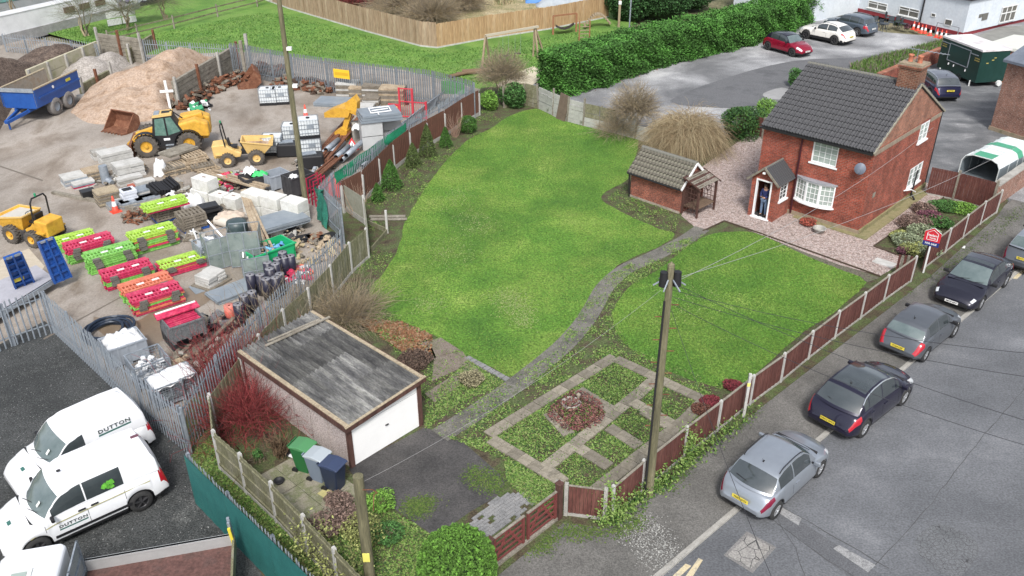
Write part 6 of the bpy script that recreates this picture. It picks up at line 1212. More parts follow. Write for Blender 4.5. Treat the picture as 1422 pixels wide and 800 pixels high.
b=B(); pts=[(.0,0,.6)]+[(.25-.25*math.cos(t),0,.35-.3*math.sin(t)) for t in [PI*i/8 for i in range(9)]]; b.tube(pts,.04,6); top('bent_pipe',b,white,'white hooked pipe at the foot of the panelled cages','pipe',at(345,365,.3),.4)
# green skip
gsk=M('green_skip_plastic',[(.01,.33,.12),(.02,.42,.17)],2,.4,.05,10,speck=.08); skp=thing('green_skip','bright green rectangular tub full of blue and black pipe fittings','skip',at(372,341,.75),YA+.12)
b=B(); l,w_=2.1,1.15
b.prism([(-l/2+.1,0),(l/2-.1,0),(l/2,.75),(l/2-.06,.75),(l/2-.15,.06),(-l/2+.15,.06),(-l/2+.06,.75),(-l/2,.75)],-w_/2,w_/2,'y'); b.box(-l/2+.05,l/2-.05,-w_/2,-w_/2+.05,.03,.75); b.box(-l/2+.05,l/2-.05,w_/2-.05,w_/2,.03,.75); b.make('tub',gsk,skp); b=B(); b.box(-l/2-.04,l/2+.04,-w_/2-.05,-w_/2,.69,.76); b.make('rim',gsk,skp)
rubble('blue and black plastic pipe fittings piled in the green tub',skp.location+Vector((0,0,.0)),170,.95,(.35,.85),.10,[M('pale_blue_plastic',[(.18,.42,.62)]),M('blue_plastic',[(.10,.27,.50)]),blackp,MATS['pale_blue_plastic']],'pipe_fittings','pipe fittings',3,flat=.5).rotation_euler=(0,0,YA+.12)
# road plates
rpm=M('road_plate_grey',[(.20,.235,.27),(.28,.315,.35)],1.5,.5,.15,12,metal=.2,speck=.1)
def plates(px,py,n,sz,z0,label,a=YA,t=.06):
    c=at(px,py,z0+n*t); o=thing('road_plate_stack',label,'plates',c,a)
    for k in range(n): b=B(); b.bx((random.uniform(-.06,.06),random.uniform(-.05,.05),z0+t*(k+.5)),(sz[0],sz[1],t*.85),rz=random.uniform(-.03,.03)); q=b.make('plate',rpm,o)
    if z0>.05: b=B(); b.bx((0,0,z0/2),(sz[0]*.7,sz[1]*.6,z0-.01)); b.make('plinth_block',conclight,o)
plates(390,302,5,(2.3,1.5),.42,'stack of grey trench plates in front of the white block wall'); plates(321,402,3,(1.9,1.1),.0,'low stack of dark grey plates beside the black rolls',YA+.1)
plates(283,398,1,(1.0,.8),.0,'single thin plate under the pale bagged stones',YA,.04)
c=at(291,378,.55); o=thing('bagged_stone_stack','stack of pale cement bags on a dark pallet near the plates','bags',c,YA+.4)
for k in range(8): b=B(); b.bx(((k%2)*.5-.25,random.uniform(-.04,.04),.12+.12*(k//2)),(.52,.85,.13),rz=random.uniform(-.08,.08)); q=b.make('bag',conclight,o); bevel(q,.03)
b=B(); b.box(-.65,.65,-.55,.55,0,.09); b.make('base',palg,o)
# black rolls
def roll(px,py,h,r,label,mat,group='black rolls standing by the palisade',topm=None):
    c=at(px,py,h); o=thing('plastic_roll',label,'roll',c,0,group); b=B(); b.lathe([(r*.22,h),(r,h),(r,0),(r*.22,0)],n=18); b.make('wound_sheet',mat,o); b=B(); b.lathe([(r*.22,h+.004),(r*.95,h+.004),(r*.95,h-.01)],n=18); b.make('end_face',topm or M('roll_end_grey',[(.16,.16,.18),(.22,.22,.24)],3,.7,.1),o)
blackr=M('black_roll_sheet',[(.015,.015,.03),(.03,.03,.05)],3,.4,.1,10)
for k,(x,y) in enumerate(((347,381),(361,381),(374,373),(369,387),(382,385),(388,380),(338,410),(349,405),(330,422),(371,364),(382,366),(385,359),(394,357),(392,350),(403,355))): roll(x,y,.95,.2,['black roll at the left of the back group','second black roll of the back group','black roll behind the middle of the back group','front black roll of the back group','right middle black roll of the back group','right hand black roll of the back group','black roll between the front pair and back group','black roll right of the front pair','black roll next to the salmon red roll','black roll left under the green tub corner','black roll right under the green tub corner','black roll in the small far group','farthest right black roll below the tub','farthest black roll beside the green tub','black roll nearest the palisade in the far group'][k],blackr)
roll(318,424,.7,.22,'salmon red plastic roll at the left end of the black rolls',M('salmon_plastic',[(.55,.12,.09),(.62,.18,.14)],3,.5,.1),'rolls by palisade',M('salmon_end',[(.62,.22,.18)]))
rubble('broken brown boards and straw littering the ground by the palisade kink',at(425,345,.1),130,1.6,(0,.12),.16,[palw,palg,M('straw_litter',[(.40,.33,.2)])],'board_litter','litter',4)
rubble('pink and red plastic scraps lying beyond the black rolls',at(408,378,.2),40,.8,(0,.3),.2,[pinkp,orangep,whitem],'plastic_scrap','scraps',3)
for k,(x,y) in enumerate(((421,330),(437,328),(455,328))):
    b=B(); b.bx((0,0,.05),(.95,.75,.07)); b.bx((0,0,.11),(.7,.5,.06)); top('square_cover',b,(trimm,rust,trimm)[k],('dark square manhole cover left of two others by the pole','rusty square manhole cover between two dark ones','dark square manhole cover nearest the green mesh')[k],'cover',at(x,y,.1),YA-.2+k*.1)
# coil of duct
co=thing('duct_coil','black coiled duct lying behind the grey box near the palisade','coil',at(148,455,.35),0)
for k in range(7):
    b=B(); r=.85-.07*(k%3); z=.08+.1*(k//2); pts=[(r*math.cos(t)+.03*k*((-1)**k),r*math.sin(t),z+.02*math.sin(3*t+k)) for t in [2*PI*i/26 for i in range(27)]]; b.tube(pts,.055,6); b.make('duct_loop',M('dark_blue_duct',[(.012,.02,.04),(.03,.045,.07)],4,.4,.1),co)
# hose/ blue rope straps
# red bottles etc
rubble('tangled rusty steel offcuts on the ground left of the lime barriers',at(193,298,.15),90,.8,(0,.4),.12,[rust,rust,palg],'steel_offcuts','scrap',4)
rubble('dark plastic fittings scattered beside the ribbed box',at(300,446,.2),50,.9,(0,.35),.2,[trimm,meshgrey],'plastic_fittings','fittings',3)
for k,(x,y,n,rad,mm) in enumerate(((232,262,50,1.0,'pg'),(248,272,40,.9,'gw'),(300,262,50,1.0,'pk'),(322,258,60,1.1,'mx'),(336,246,40,.9,'mx'),(428,228,50,.9,'kg'),(300,300,50,.9,'pk'),(160,250,40,.8,'gw'),(186,236,40,.8,'pg'),(118,256,30,.6,'gw'),(446,232,40,.7,'mx'),(392,322,50,1.0,'pk'),(560,140,60,1.0,'kg'),(535,134,60,1.0,'pg'),(270,330,30,.6,'gw'),(262,505,50,.8,'pg'),(276,480,50,.8,'kg'),(306,452,40,.7,'kg'))):
    ms={'p':palw,'g':palg,'w':whitem,'k':trimm,'m':greybin,'x':pinkp}; rubble(['broken boards','grey planks and white wrap','dark straps and boards','mixed plastic bits','torn plastic and sheeting','black hoses and boards','dark offcuts','grey slab pieces','split timber','short grey planks','small plastic pieces','board ends','dark fittings','timber ends','loose wrap','old boards','black straps','dark clips'][k]+' littered between the stored goods, '+['left of the lone block','behind the lone block','behind the block wall','near the dumper','under the green sack','by the black tank','by the cream cylinder','by the grey drum','between the slab stacks','at the row end','by the pipes','by the trench plates','by the red frame','by the plywood','by the trolley','by the palisade beams','under the beams','by the ribbed box'][k],G(x,y),n,rad,(0,.3),.15,[ms[mm[0]],ms[mm[1]],palg,concm],'loose_scraps','scraps',4)
# --- cones ---
conr=M('cone_red',[(.60,.05,.03),(.66,.09,.05)],4,.5,.05,speck=.06); conw=M('cone_white',[(.66,.66,.66)],rough=.4)
def cone(loc,label,s=1,group=None):
    o=thing('traffic_cone',label,'cone',loc,random.uniform(0,1),group); b=B(); b.bx((0,0,.02),(.42*s,.42*s,.04)); b.make('foot',conr,o)
    R0=lambda z:(.15-(.12*z/.75))*s
    for z0,z1,m,n in ((.04,.28,conr,'lower_sleeve'),(.28,.5,conw,'reflective_sleeve'),(.5,.75,conr,'tip')): b=B(); b.smooth=True; b.lathe([(R0(z0),z0*s),(R0(z1),z1*s),(.0,z1*s)],n=14); b.make(n,m,o)
    return o
cone(G(161,294),'red and white traffic cone standing in front of the boards in the yard',1.15); cone(G(425,163),'red and white traffic cone standing beyond the stacked containers',1.15)
cx=[(1268,41),(1274,43),(1279,46),(1284,46.5),(1291,49.5),(1300,52),(1306,53.5),(1312,54.5)]
for k,p in enumerate(cx): cone(G(*p),ORD[k]+' cone from the left in the row along the pub wall',1.0,'cones along the pub wall')
# --- pipes, barriers at the back of the yard ---
pa,pb_=G(455,208,.5),G(492,168,.5)
for k in range(9):
    c0=G(446+k*7,212+k*3-(k%3)*4,.35); d=Vector((math.cos(ang(G(470,240),G(520,195))),math.sin(ang(G(470,240),G(520,195))),0)); b=B(); r=.15 if k<6 else .09; L=1.8 if k<5 else 4.2
    b.lathe([(r*.85,0),(r,0),(r,L),(r*.85,L)],n=12,axis='y'); o=top('grey_pipe',b,galv,ORD[k]+' grey pipe from the left in the bundle along the palisade','pipe',Vector((c0.x,c0.y,.25+.22*(k%2))),ang(G(470,240),G(520,195))-PI/2,'grey pipes stacked along the palisade')
for k in range(12):
    a=G(545+k*5,150-k*1.2,1.0); b=B(); L=2.4; dd=ang(G(520,222),G(600,160)); b.bar((0,0,0),(L,0,0),.035); b.bar((0,0,1.0),(L,0,1.0),.035); b.bar((0,0,0),(0,0,1.1),.035); b.bar((L,0,0),(L,0,1.1),.035)
    for i in range(1,16): b.bar((L*i/16,0,0),(L*i/16,0,1.0),.014)
    p=at(528+k*5.5,195-k*4.2,.5); o=top('crowd_barrier',b,galv,ORD[k]+' crowd barrier from the near end of the leaning row','barrier',p+Vector((0,0,.05)),dd,'crowd barriers leaning along the palisade'); o.rotation_euler=(R(28),0,dd)
timbers('rusty flat steel lengths lying between pipes and palisade',(430,262),(470,225),4,rust,.12,.3,.14,nm='bar')
# plates and boards at back
plates(466,139,3,(2.6,1.6),.0,'low flat pile of grey plates on the far concrete',-.15,.09)
for (x,y,h,l,n,lab,m) in ((483,113,.9,1.5,7,'stack of cream topped sheets by the yellow sign',conclight),(499,119,.8,1.3,7,'stack of tan boards behind the yellow machine arm',palw),(520,116,1.1,1.6,9,'stack of pale cream sheets in the middle of the back row',conclight),(545,120,1.2,1.7,10,'stack of tan plywood boards next to the red grille',palw),(517,133,.7,1.1,5,'short stack with cream sheet in front of the back row',conclight),(506,146,.5,1.2,4,'leaning cream sheet beside the grey cabin stack',conclight)):
    slabs(x,y,h,l,1.2,n,lab,'boards',[m if True else palg,palg,palg],nm='board',a=-.1)
# red grille structure
rg=thing('red_guard_frame','red steel guard frame with bars and a yellow plate at the back corner','frame',at(572,125,1.9),-.25); redf=M('red_steel',[(.45,.03,.05),(.55,.06,.08)],4,.5,.1)
for x in (0,.9,1.8): b=B(); b.bar((x-.9,0,0),(x-.9,0,2.0 if x<1 else 1.2),.11); b.make('post',redf,rg)
for z in (.1,1.1,1.95): b=B(); b.bar((-.9,0,z),(0 if z>1.5 else .9,0,z),.06); b.make('rail',redf,rg)
for i in range(12): x=-.85+i*.15; b=B(); b.bar((x,0,.1),(x,0,1.9 if x<0 else 1.1),.022); b.make('bar',redf,rg)
b=B(); b.box(-1.7,-.9,-.04,.04,.1,.9); b.make('side_grille',redf,rg); b=B(); b.box(-1.4,-1.05,-.08,-.05,.4,.75); b.make('yellow_plate',M('pale_yellow_plate',[(.60,.48,.15)]),rg)
b=B(); b.bar((0,0,0),(1.6,.1,0),.05,.9); top('green_guard_panel',b,M('grass_green_panel',[(.06,.26,.05)],rough=.6),'green solid panel fixed between the red frame and the palisade corner','panel',at(612,111,1.6)+Vector((0,0,1.1)),-.2)
# cabin like grey crate stack with white frame on top
gc=thing('grey_tank_stack','pale block tanks capped with dark grey lids, white frame on top','tank',at(525,152,2.2),.30); palt=M('pale_tank_grey',[(.38,.39,.39),(.46,.47,.47)],2,.7,.1,speck=.06)
for k,(x,y,s) in enumerate(((-.55,-.2,(1.25,1.1)),(.75,.5,(1.1,1.0)))):
    for z in (0,.85): b=B(); b.bx((x,y,z+.42),(s[0],s[1],.8)); b.make('tank_block',palt,gc)
for k in range(3): b=B(); b.bx((.05,.1,1.75+k*.14),(2.5-.1*k,1.9-.1*k,.12),rz=.03*k); b.make('lid',M('slate_lid',[(.16,.19,.22),(.22,.25,.28)],3,.5,.1),gc)
b=B(); 
for p,q in (((-.5,-.4),(.7,-.4)),((-.5,.5),(.7,.5)),((-.5,-.4),(-.5,.5)),((.7,-.4),(.7,.5)),((-.4,0),(.6,.1)),((-.1,-.4),(-.1,-.9))): b.bar((*p,2.16),(*q,2.18),.05)
b.make('white_frame',white,gc)
b=B(); b.bx((0,0,.3),(.9,.8,.6)); b.bx((0,0,.8),(.8,.7,.35)); top('grey_block_stack',b,concm,'grey concrete block with white bag on it left of the pale tanks','block',at(498,178,.6),.3); crumple(None,at(498,172,1.2)+Vector((0,0,.95)),.8,.6,.2,whitem,'white_bag','white bag lying on the grey concrete block','bag',amp=.08)
# men at work sign: red triangle with digging figure
sg=thing('roadworks_sign','red bordered triangular roadworks sign with black digging figure leaning by the tanks','sign',at(489,204,.2),.1)
b=B(); b.prism([(-.42,0),(.42,0),(0,.74)],-.015,.015,'y'); b.make('plate',M('sign_red',[(.55,.03,.04)],rough=.4),sg); b=B(); b.prism([(-.27,.09),(.27,.09),(0,.56)],-.022,-.016,'y'); b.make('white_face',white,sg)
b=B(); b.bar((-.05,-.026,.12),(.0,-.026,.3),.05,.01); b.bar((.0,-.026,.3),(.09,-.026,.2),.03,.01); b.bar((.02,-.026,.12),(.0,-.026,.25),.04,.01); b.cyl((.03,-.03,.36),(.03,-.024,.36),.035,n=8); b.prism([(.08,.10),(.2,.10),(.14,.17)],-.028,-.024,'y'); b.make('digging_figure',plink,sg); sg.rotation_euler=(R(-15),0,.1)
# yellow excavator arm and bucket
ea=thing('excavator_arm','yellow digger arm and bucket standing among the beams','machine part',at(479,190,.1),-.2)
b=B(); b.prism([(-.55,0),(.25,0),(.3,.6),(-.1,.75),(-.5,.5)],-.35,.35,'y'); b.make('bucket',plantY,ea)
b=B(); b.prism([(-.1,.6),(.25,.65),(.75,2.0),(.45,2.15)],-.16,.16,'y'); b.make('dipper',plantY,ea); b=B(); b.prism([(.4,1.8),(1.0,1.6),(1.1,2.4),(.9,2.75),(.3,2.3)],-.3,.3,'y'); b.make('boom_head',plantY,ea); b=B(); b.cyl((-.1,.2,.6),(.6,.2,1.9),.07); b.make('ram',chrome,ea)
b=B(); b.prism([(-1.1,0),(.5,.15),(.7,.65),(-.2,.7),(-1.1,.3)],-.6,.6,'y'); o=top('grab_bucket',b,plantY,'yellow shovel bucket resting up on the dark rams','bucket',at(478,146,2.0)+Vector((0,0,1.3)),-.3)
# yellow sign on back fence
b=B(); b.box(-.65,.65,-.05,-.02,0,.62); o=thing('notice_board','yellow notice board with dark edge hanging on the back palisade','sign',at(475,101,1.6)+Vector((0,-.15,1.25)),ang(at(403,77,2.3),at(601,101,2.3))); q=b.make('board',M('sign_yellow',[(.70,.42,.02),(.76,.48,.04)],4,.5,.05),o); b=B(); b.box(-.55,.55,-.055,-.051,.2,.42); b.make('faint_print',M('sign_print',[(.55,.33,.02)],rough=.6),o)
# --- heaps ---
def heap(name,label,peaks,clip,mat,slope=.62,res=.22,seed=3,noise=.16,cat='heap',base=0):
    A=np.array([tuple(G(*p,0)[:2]) for p in clip]); lo,hi=A.min(0),A.max(0); nx=int((hi[0]-lo[0])/res)+1; ny=int((hi[1]-lo[1])/res)+1; xs=np.linspace(lo[0],hi[0],nx); ys=np.linspace(lo[1],hi[1],ny); X,Y=np.meshgrid(xs,ys,indexing='ij')
    from mathutils import noise as mn
    Nn=np.array([[mn.fractal(Vector((x*.55+seed,y*.55,seed*1.7)),1,2,5) for y in ys] for x in xs]); H=np.full(X.shape,-9.)
    for px,py,h,*s in peaks: p=G(px,py,h); sl=s[0] if s else slope; d=np.sqrt((X-p.x)**2+(Y-p.y)**2); H=np.maximum(H,h+.0-sl*np.maximum(0,np.sqrt(d*d+.35)-.3))
    H=H+Nn*noise*np.clip(H+.5,0,1.4); Dm=np.full(X.shape,9e9)
    for (ax,ay),(bx_,by_) in zip(A,np.roll(A,-1,0)): tt=np.clip(((X-ax)*(bx_-ax)+(Y-ay)*(by_-ay))/((bx_-ax)**2+(by_-ay)**2),0,1); Dm=np.minimum(Dm,np.hypot(X-ax-tt*(bx_-ax),Y-ay-tt*(by_-ay)))
    H=np.minimum(H,(Dm-.45)*1.1); keep=inpoly(np.stack([X.ravel(),Y.ravel()],1),[tuple(a) for a in A]).reshape(X.shape); V=np.stack([X,Y,np.maximum(H,-.15)],-1).reshape(-1,3); F=[]
    for i in range(nx-1):
        for j in range(ny-1):
            if keep[i,j] and keep[i+1,j+1] and keep[i+1,j] and keep[i,j+1] and max(H[i,j],H[i+1,j],H[i,j+1],H[i+1,j+1])>-.1: F.append((i*ny+j,(i+1)*ny+j,(i+1)*ny+j+1,i*ny+j+1))
    o=link(name,fastmesh(name,V,np.array(F),mat,smooth=True)); tag(o,label,cat,kind='stuff'); return o
sandm=M('sandy_soil',[(.20,.135,.092),(.31,.22,.155),(.38,.29,.225),(.25,.17,.12)],1.4,.95,.7,9,speck=.25,sscale=9,world=True)
heap('sand_heap','large tan sand heap spilling between the block walls',[(256,60,2.7),(238,64,2.6),(215,80,2.3),(190,88,2.2,.55),(172,96,1.9,.55),(160,118,1.2,.4),(180,120,1.4,.4),(215,112,1.6,.5),(235,95,2.0)],[(80,165),(112,128),(165,92),(196,62),(240,40),(330,50),(330,88),(250,150),(232,180),(190,210),(130,200)],sandm)
heap('soil_heap','dark brown topsoil heap behind the blue trailer',[(-60,85,3.2),(0,75,2.4),(25,78,2.2),(50,88,1.7),(80,58,1.5),(60,60,1.3),(100,62,1.2),(-20,110,2.6),(20,105,1.8)],[(-260,260),(-260,30),(40,40),(150,60),(133,80),(60,118),(38,128),(0,200)],M('dark_topsoil',[(.045,.032,.025),(.085,.062,.05),(.13,.10,.08)],2,.95,.8,8,speck=.4,sscale=8,world=True))
heap('gravel_heap','grey gravel heap in the middle bay',[(120,76,1.4),(148,70,1.3),(135,90,.9),(100,95,.8)],[(40,135),(128,55),(200,60),(190,90),(110,135),(85,150)],M('grey_gravel_heap',[(.22,.20,.18),(.30,.275,.25),(.36,.335,.31)],3,.95,.7,12,speck=.35,sscale=10,world=True))
# bay walls
def baywall(label,p,q,h,n,rows,mat,name='bay_wall',postm=rust,htop=True,posth=.4):
    a,c=(Vector((*G(*p,h).xy,0)),Vector((*G(*q,h).xy,0))) if htop else (G(*p),G(*q)); o=thing(name,label,'wall',a,ang(a,c)); L=(c-a).length/n; 
    for i in range(n):
        for k in range(rows): b=B(); b.bx((L*(i+.5),random.uniform(-.02,.02),h/rows*(k+.5)),(L-.04,.22,h/rows-.025),jit=.008); b.make('panel' if rows<3 else 'sleeper',mat,o)
    for i in range(n+1): b=B(); b.bx((L*i,-.18,(h+posth)/2),(.16,.16,h+posth),ry=random.uniform(-.03,.03)); b.make('post',postm if i%2 else concm,o)
baywall('cream concrete panel wall between the dark soil and grey gravel heaps',(36,97),(133,57),1.5,4,2,M('cream_concrete',[(.33,.31,.22),(.42,.39,.29),(.30,.30,.17)],1.2,.9,.2,speck=.15),postm=concm,posth=0)
baywall('grey timber sleeper wall at the back of the middle bay',(136,46),(196,54),1.9,2,6,greyt,postm=rust,posth=.5)
baywall('low sleeper wall between the gravel bay and the sand heap',(110,118),(150,97),.9,2,3,greent,posth=.6); baywall('short sleeper wall at the back between the bays',(175,68),(210,48),1.2,1,4,greent)
baywall('weathered sleeper wall along the right side of the sand heap',(239,113),(325,63),1.9,3,7,greyt,postm=rust,posth=.3)
b=B(); b.bx((0,0,1.0),(.16,.08,2.0)); b.bx((0,-.06,1.3),(.85,.08,.16)); top('white_cross_post',b,whitep,'white painted cross shaped post at the end of the sleeper wall','post',at(229,114,1.9),.2)
for k,(x,y) in enumerate(((340,47),(335,66))): b=B(); b.bx((0,0,1.4),(.22,.18,2.8)); top('concrete_post',b,(concm,greyt)[k],('tall concrete post at the palisade start','second post beside the taller one at the palisade start')[k],'post',at(x,y,2.8 if k==0 else 2.3),0)
b=B(); b.cyl((0,0,.2),(1.3,.4,.2),.22,n=14); top('concrete_pipe',b,conclight,'pale concrete pipe lying beside the blue trailer wheels','pipe',G(108,140),.2)
# --- open rusty bucket ---
def digger_bucket(px,py,a,label,s=1.0,mat=rust):
    o=thing('digger_bucket',label,'bucket',G(px,py),a); b=B(); w_=.95*s; pr=[(-.6,0),(.35,.0),(.75,.35),(.75,.85),(.45,1.15),(.35,1.12),(.62,.8),(.62,.4),(.3,.09),(-.6,.07)]; pr=[(x*s,z*s) for x,z in pr]; b.prism(pr,-w_,w_,'y'); b.make('shell',mat,o)
    for y in (-w_,w_): b=B(); b.prism([(-.55*s,0),(.35*s,0),(.75*s,.35*s),(.75*s,.85*s),(.45*s,1.15*s)],y-.03,y+.03,'y'); b.make('side_plate',mat,o)
    for k in range(7): b=B(); y=-w_+.12+k*(2*w_-.24)/6; b.bx((-.68*s,y,.04),(.2*s,.08,.06)); b.make('tooth',mat,o)
    return o
digger_bucket(168,181,R(65),'rusty digger bucket lying open in front of the sand heap',1.0); digger_bucket(346,118,R(20),'large rusty bucket behind the sleeper wall end',1.1)
# scrap row
for k,(x,y,n) in enumerate(((290,128,70),(310,118,80),(270,140,60),(330,112,60),(255,150,40),(400,118,90),(425,121,90),(445,126,80),(365,102,60),(385,105,60))): rubble(['scrap buckets and brackets','bent rusty arms','twisted rusty plates','rusty chains and hooks','dark broken beams','rusty quick hitch parts','curved rusty teeth','rusty frame pieces','dark scrap pieces','brown scrap pieces'][k]+' heaped along the wall and fence at the back',G(x,y),n,1.0,(0,.85),.26,[rust,rust,M('dark_rust',[(.05,.03,.02)]),palg],'scrap_metal','scrap metal',3)
rubble('black and green plastic sacks dumped behind the yellow loading machine',G(280,152),30,.7,(0,.5),.3,[trimm,M('green_scrap',[(.04,.25,.12)]),whitem],'dumped_sacks','sacks',2)
rubble('red and mixed plastic waste heaped behind the pale pallets',G(311,255),60,1.3,(.1,.6),.24,[redf,pinkp,greybin,limep,whitem],'mixed_waste','waste',3,flat=.5)
rubble('brown clay pipe bend and red brick waste by the trench plates',at(362,318,.3),35,.6,(0,.4),.2,[orangep,rust,whitem],'brick_waste','waste',2)
b=B(); b.cyl((-.6,0,.25),(.6,0,.25),.24,n=14); top('white_drum',b,M('cream_drum',[(.52,.48,.42)],rough=.5),'cream cylinder lying under the brown sack','drum',at(313,308,.3),BA); crumple(None,at(320,298,.5)+Vector((0,0,.45)),1.3,.8,.15,M('buff_sacking',[(.42,.34,.27),(.5,.42,.35)],4,.9,.2),'brown_sack','buff sack lying on the cream cylinder','sack',amp=.06)
b=B(); b.smooth=True; b.lathe([(.5,0),(.5,.6),(.45,.8),(.2,.88),(0,.88)],n=18); top('dark_barrel',b,M('dark_teal_barrel',[(.03,.05,.055),(.06,.085,.09)],3,.4,.1),'dark teal barrel standing behind the taller panelled cage','barrel',at(327,303,.95),0)
crumple(None,at(268,268,.7)+Vector((0,0,.0)),1.0,.8,.55,whitem,'white_tarp','white tarpaulin crumpled against the lone block','tarpaulin',amp=.12)
# green fence piece & brown crates near mesh
# --- machines ---
def bigwheel(par,x,y,r,wd,side,hub,name='wheel'):
    b=B(); h=wd/2; b.lathe([(r*.5,-h*.8),(r*.88,-h),(r*.97,-h*.8),(r*.97,h*.8),(r*.88,h),(r*.5,h*.8)],n=26,axis='y'); 
    for k in range(18):
        t=2*PI*k/18
        for s in (-1,1): b.bx((r*.98*math.cos(t+s*.08),s*h*.45,r*.98*math.sin(t+s*.08)),(.09*r/.6,h*.9,.07*r/.6),ry=-t,rz=0)
    w_=b.make(name,M('muddy_tyre',[(.05,.045,.04),(.12,.105,.09)],5,.9,.3,speck=.3),par); w_.location=(x,y,r); q=B(); q.lathe([(r*.52,side*h*.75),(r*.45,side*h*.5),(.12,side*h*.35),(.0,side*h*.35)],n=20,axis='y'); q.cyl((0,side*h*.3,0),(0,side*h*.75,0),r*.16,n=12); q.make('hub',hub,w_); return w_
# telehandler
a,c=G(266,213),G(207,218); hd=ang(a,c); n_=Vector((-math.sin(hd),math.cos(hd),0)); mid=(a+c)/2-n_*1.0
TH=thing('telehandler','yellow telescopic loader with black framed cab, shovel facing left','loader',(mid.x,mid.y,0),hd); wbx=(c-a).length/2
for x in (-wbx,wbx):
    for y in (-1.0,1.0): bigwheel(TH,x,y,.66,.42,1 if y>0 else -1,plantY)
b=B(); b.prism([(-wbx-1.05,.7),(wbx+.4,.6),(wbx+.5,1.05),(-.3,1.1),(-wbx-.2,1.15),(-wbx-1.1,1.1)],-.5,.5,'y'); b.make('chassis',plantY,TH)
b=B(); b.prism([(-wbx-1.2,.75),(-.9,.85),(-.7,1.9),(-wbx-.6,2.05),(-wbx-1.25,1.75)],-.95,-.1,'y'); q=b.make('engine_cover',plantY,TH); bevel(q,.12,3)
b=B(); b.prism([(-wbx-1.2,.9),(-.6,1.0),(-.5,1.75),(-wbx-.5,2.0),(-wbx-1.2,1.7)],.2,.95,'y'); q=b.make('side_tank',plantY,TH); bevel(q,.12,3)
b=B(); b.bar((-wbx-.9,-.12,1.95),(wbx+.6,-.12,1.0),.32,.36); q=b.make('boom',plantY,TH); bevel(q,.03); b=B(); b.bar((wbx+.4,-.12,1.05),(wbx+1.15,-.12,.45),.24,.26); b.make('inner_boom',plantY,TH)
b=B(); b.prism([(-.75,.55),(.55,.55),(.75,1.35),(.55,2.35),(-.45,2.4),(-.95,1.4)],.12,1.0,'y'); q=b.make('cab',trimm,TH); bevel(q,.05)
for nm,pts in (('door_glass',[(-.02,1.2),(.60,1.25),(.47,2.2),(-.02,2.24)]),('rear_side_glass',[(-.82,1.4),(-.12,1.2),(-.12,2.24),(-.42,2.26)])): b=B(); b.prism(pts,1.0,1.015,'y'); b.make(nm,M('green_tint_glass',[(.06,.13,.11),(.14,.24,.20)],3,.08,0,spec=.8,speck=.2),TH)
b=B(); b.prism([(.62,2.28),(-.5,2.36),(-.5,2.48),(.5,2.42)],.10,1.02,'y'); q=b.make('cab_roof',fadedY,TH); b=B(); b.bx((-.15,.55,2.46),(.45,.4,.04)); b.make('roof_vent',trimm,TH); b=B(); b.bx((.35,.55,2.44),(.3,.75,.04)); b.make('roof_window',galv,TH)
b=B(); b.add([(.74,.18,1.35),(.74,.94,1.35),(.57,.94,2.3),(.57,.18,2.3)],[(0,1,2,3)]); b.make('windscreen',wsm,TH)
b=B(); b.bx((.0,1.02,.98),(.34,.02,.13)); b.make('maker_plate',white,TH)
for z in (.45,.65): b=B(); b.bx((-.1,1.05,z),(.45,.2,.04)); b.make('step',galv,TH)
for x in (-wbx,wbx): b=B(); b.lathe([(.78,-.25),(.80,-.25),(.80,.25),(.78,.25)],n=20,axis='y'); v=[p for p in b.v]; b2=B(); b2.smooth=True; n2=9; b2.add([(x+.80*math.cos(PI*.95*i/n2+.1),y,.66+.80*math.sin(PI*.95*i/n2+.1)) for i in range(n2+1) for y in (.75,1.22)],[(2*i,2*i+2,2*i+3,2*i+1) for i in range(n2)]); b2.make('mudguard',trimm,TH)
b=B(); b.prism([(wbx+.8,.02),(wbx+1.5,.02),(wbx+1.55,.1),(wbx+1.05,.35),(wbx+.95,.85),(wbx+.8,.85)],-1.15,1.15,'y'); b.make('shovel',rust,TH); b=B(); b.prism([(wbx+.4,.3),(wbx+.9,.2),(wbx+.95,.8),(wbx+.6,1.0)],-.5,.3,'y'); b.make('carriage',plantY,TH)
b=B(); b.bar((-1.0,.5,2.0),(-.4,.5,2.55),.06); b.make('mirror_bar',trimm,TH)
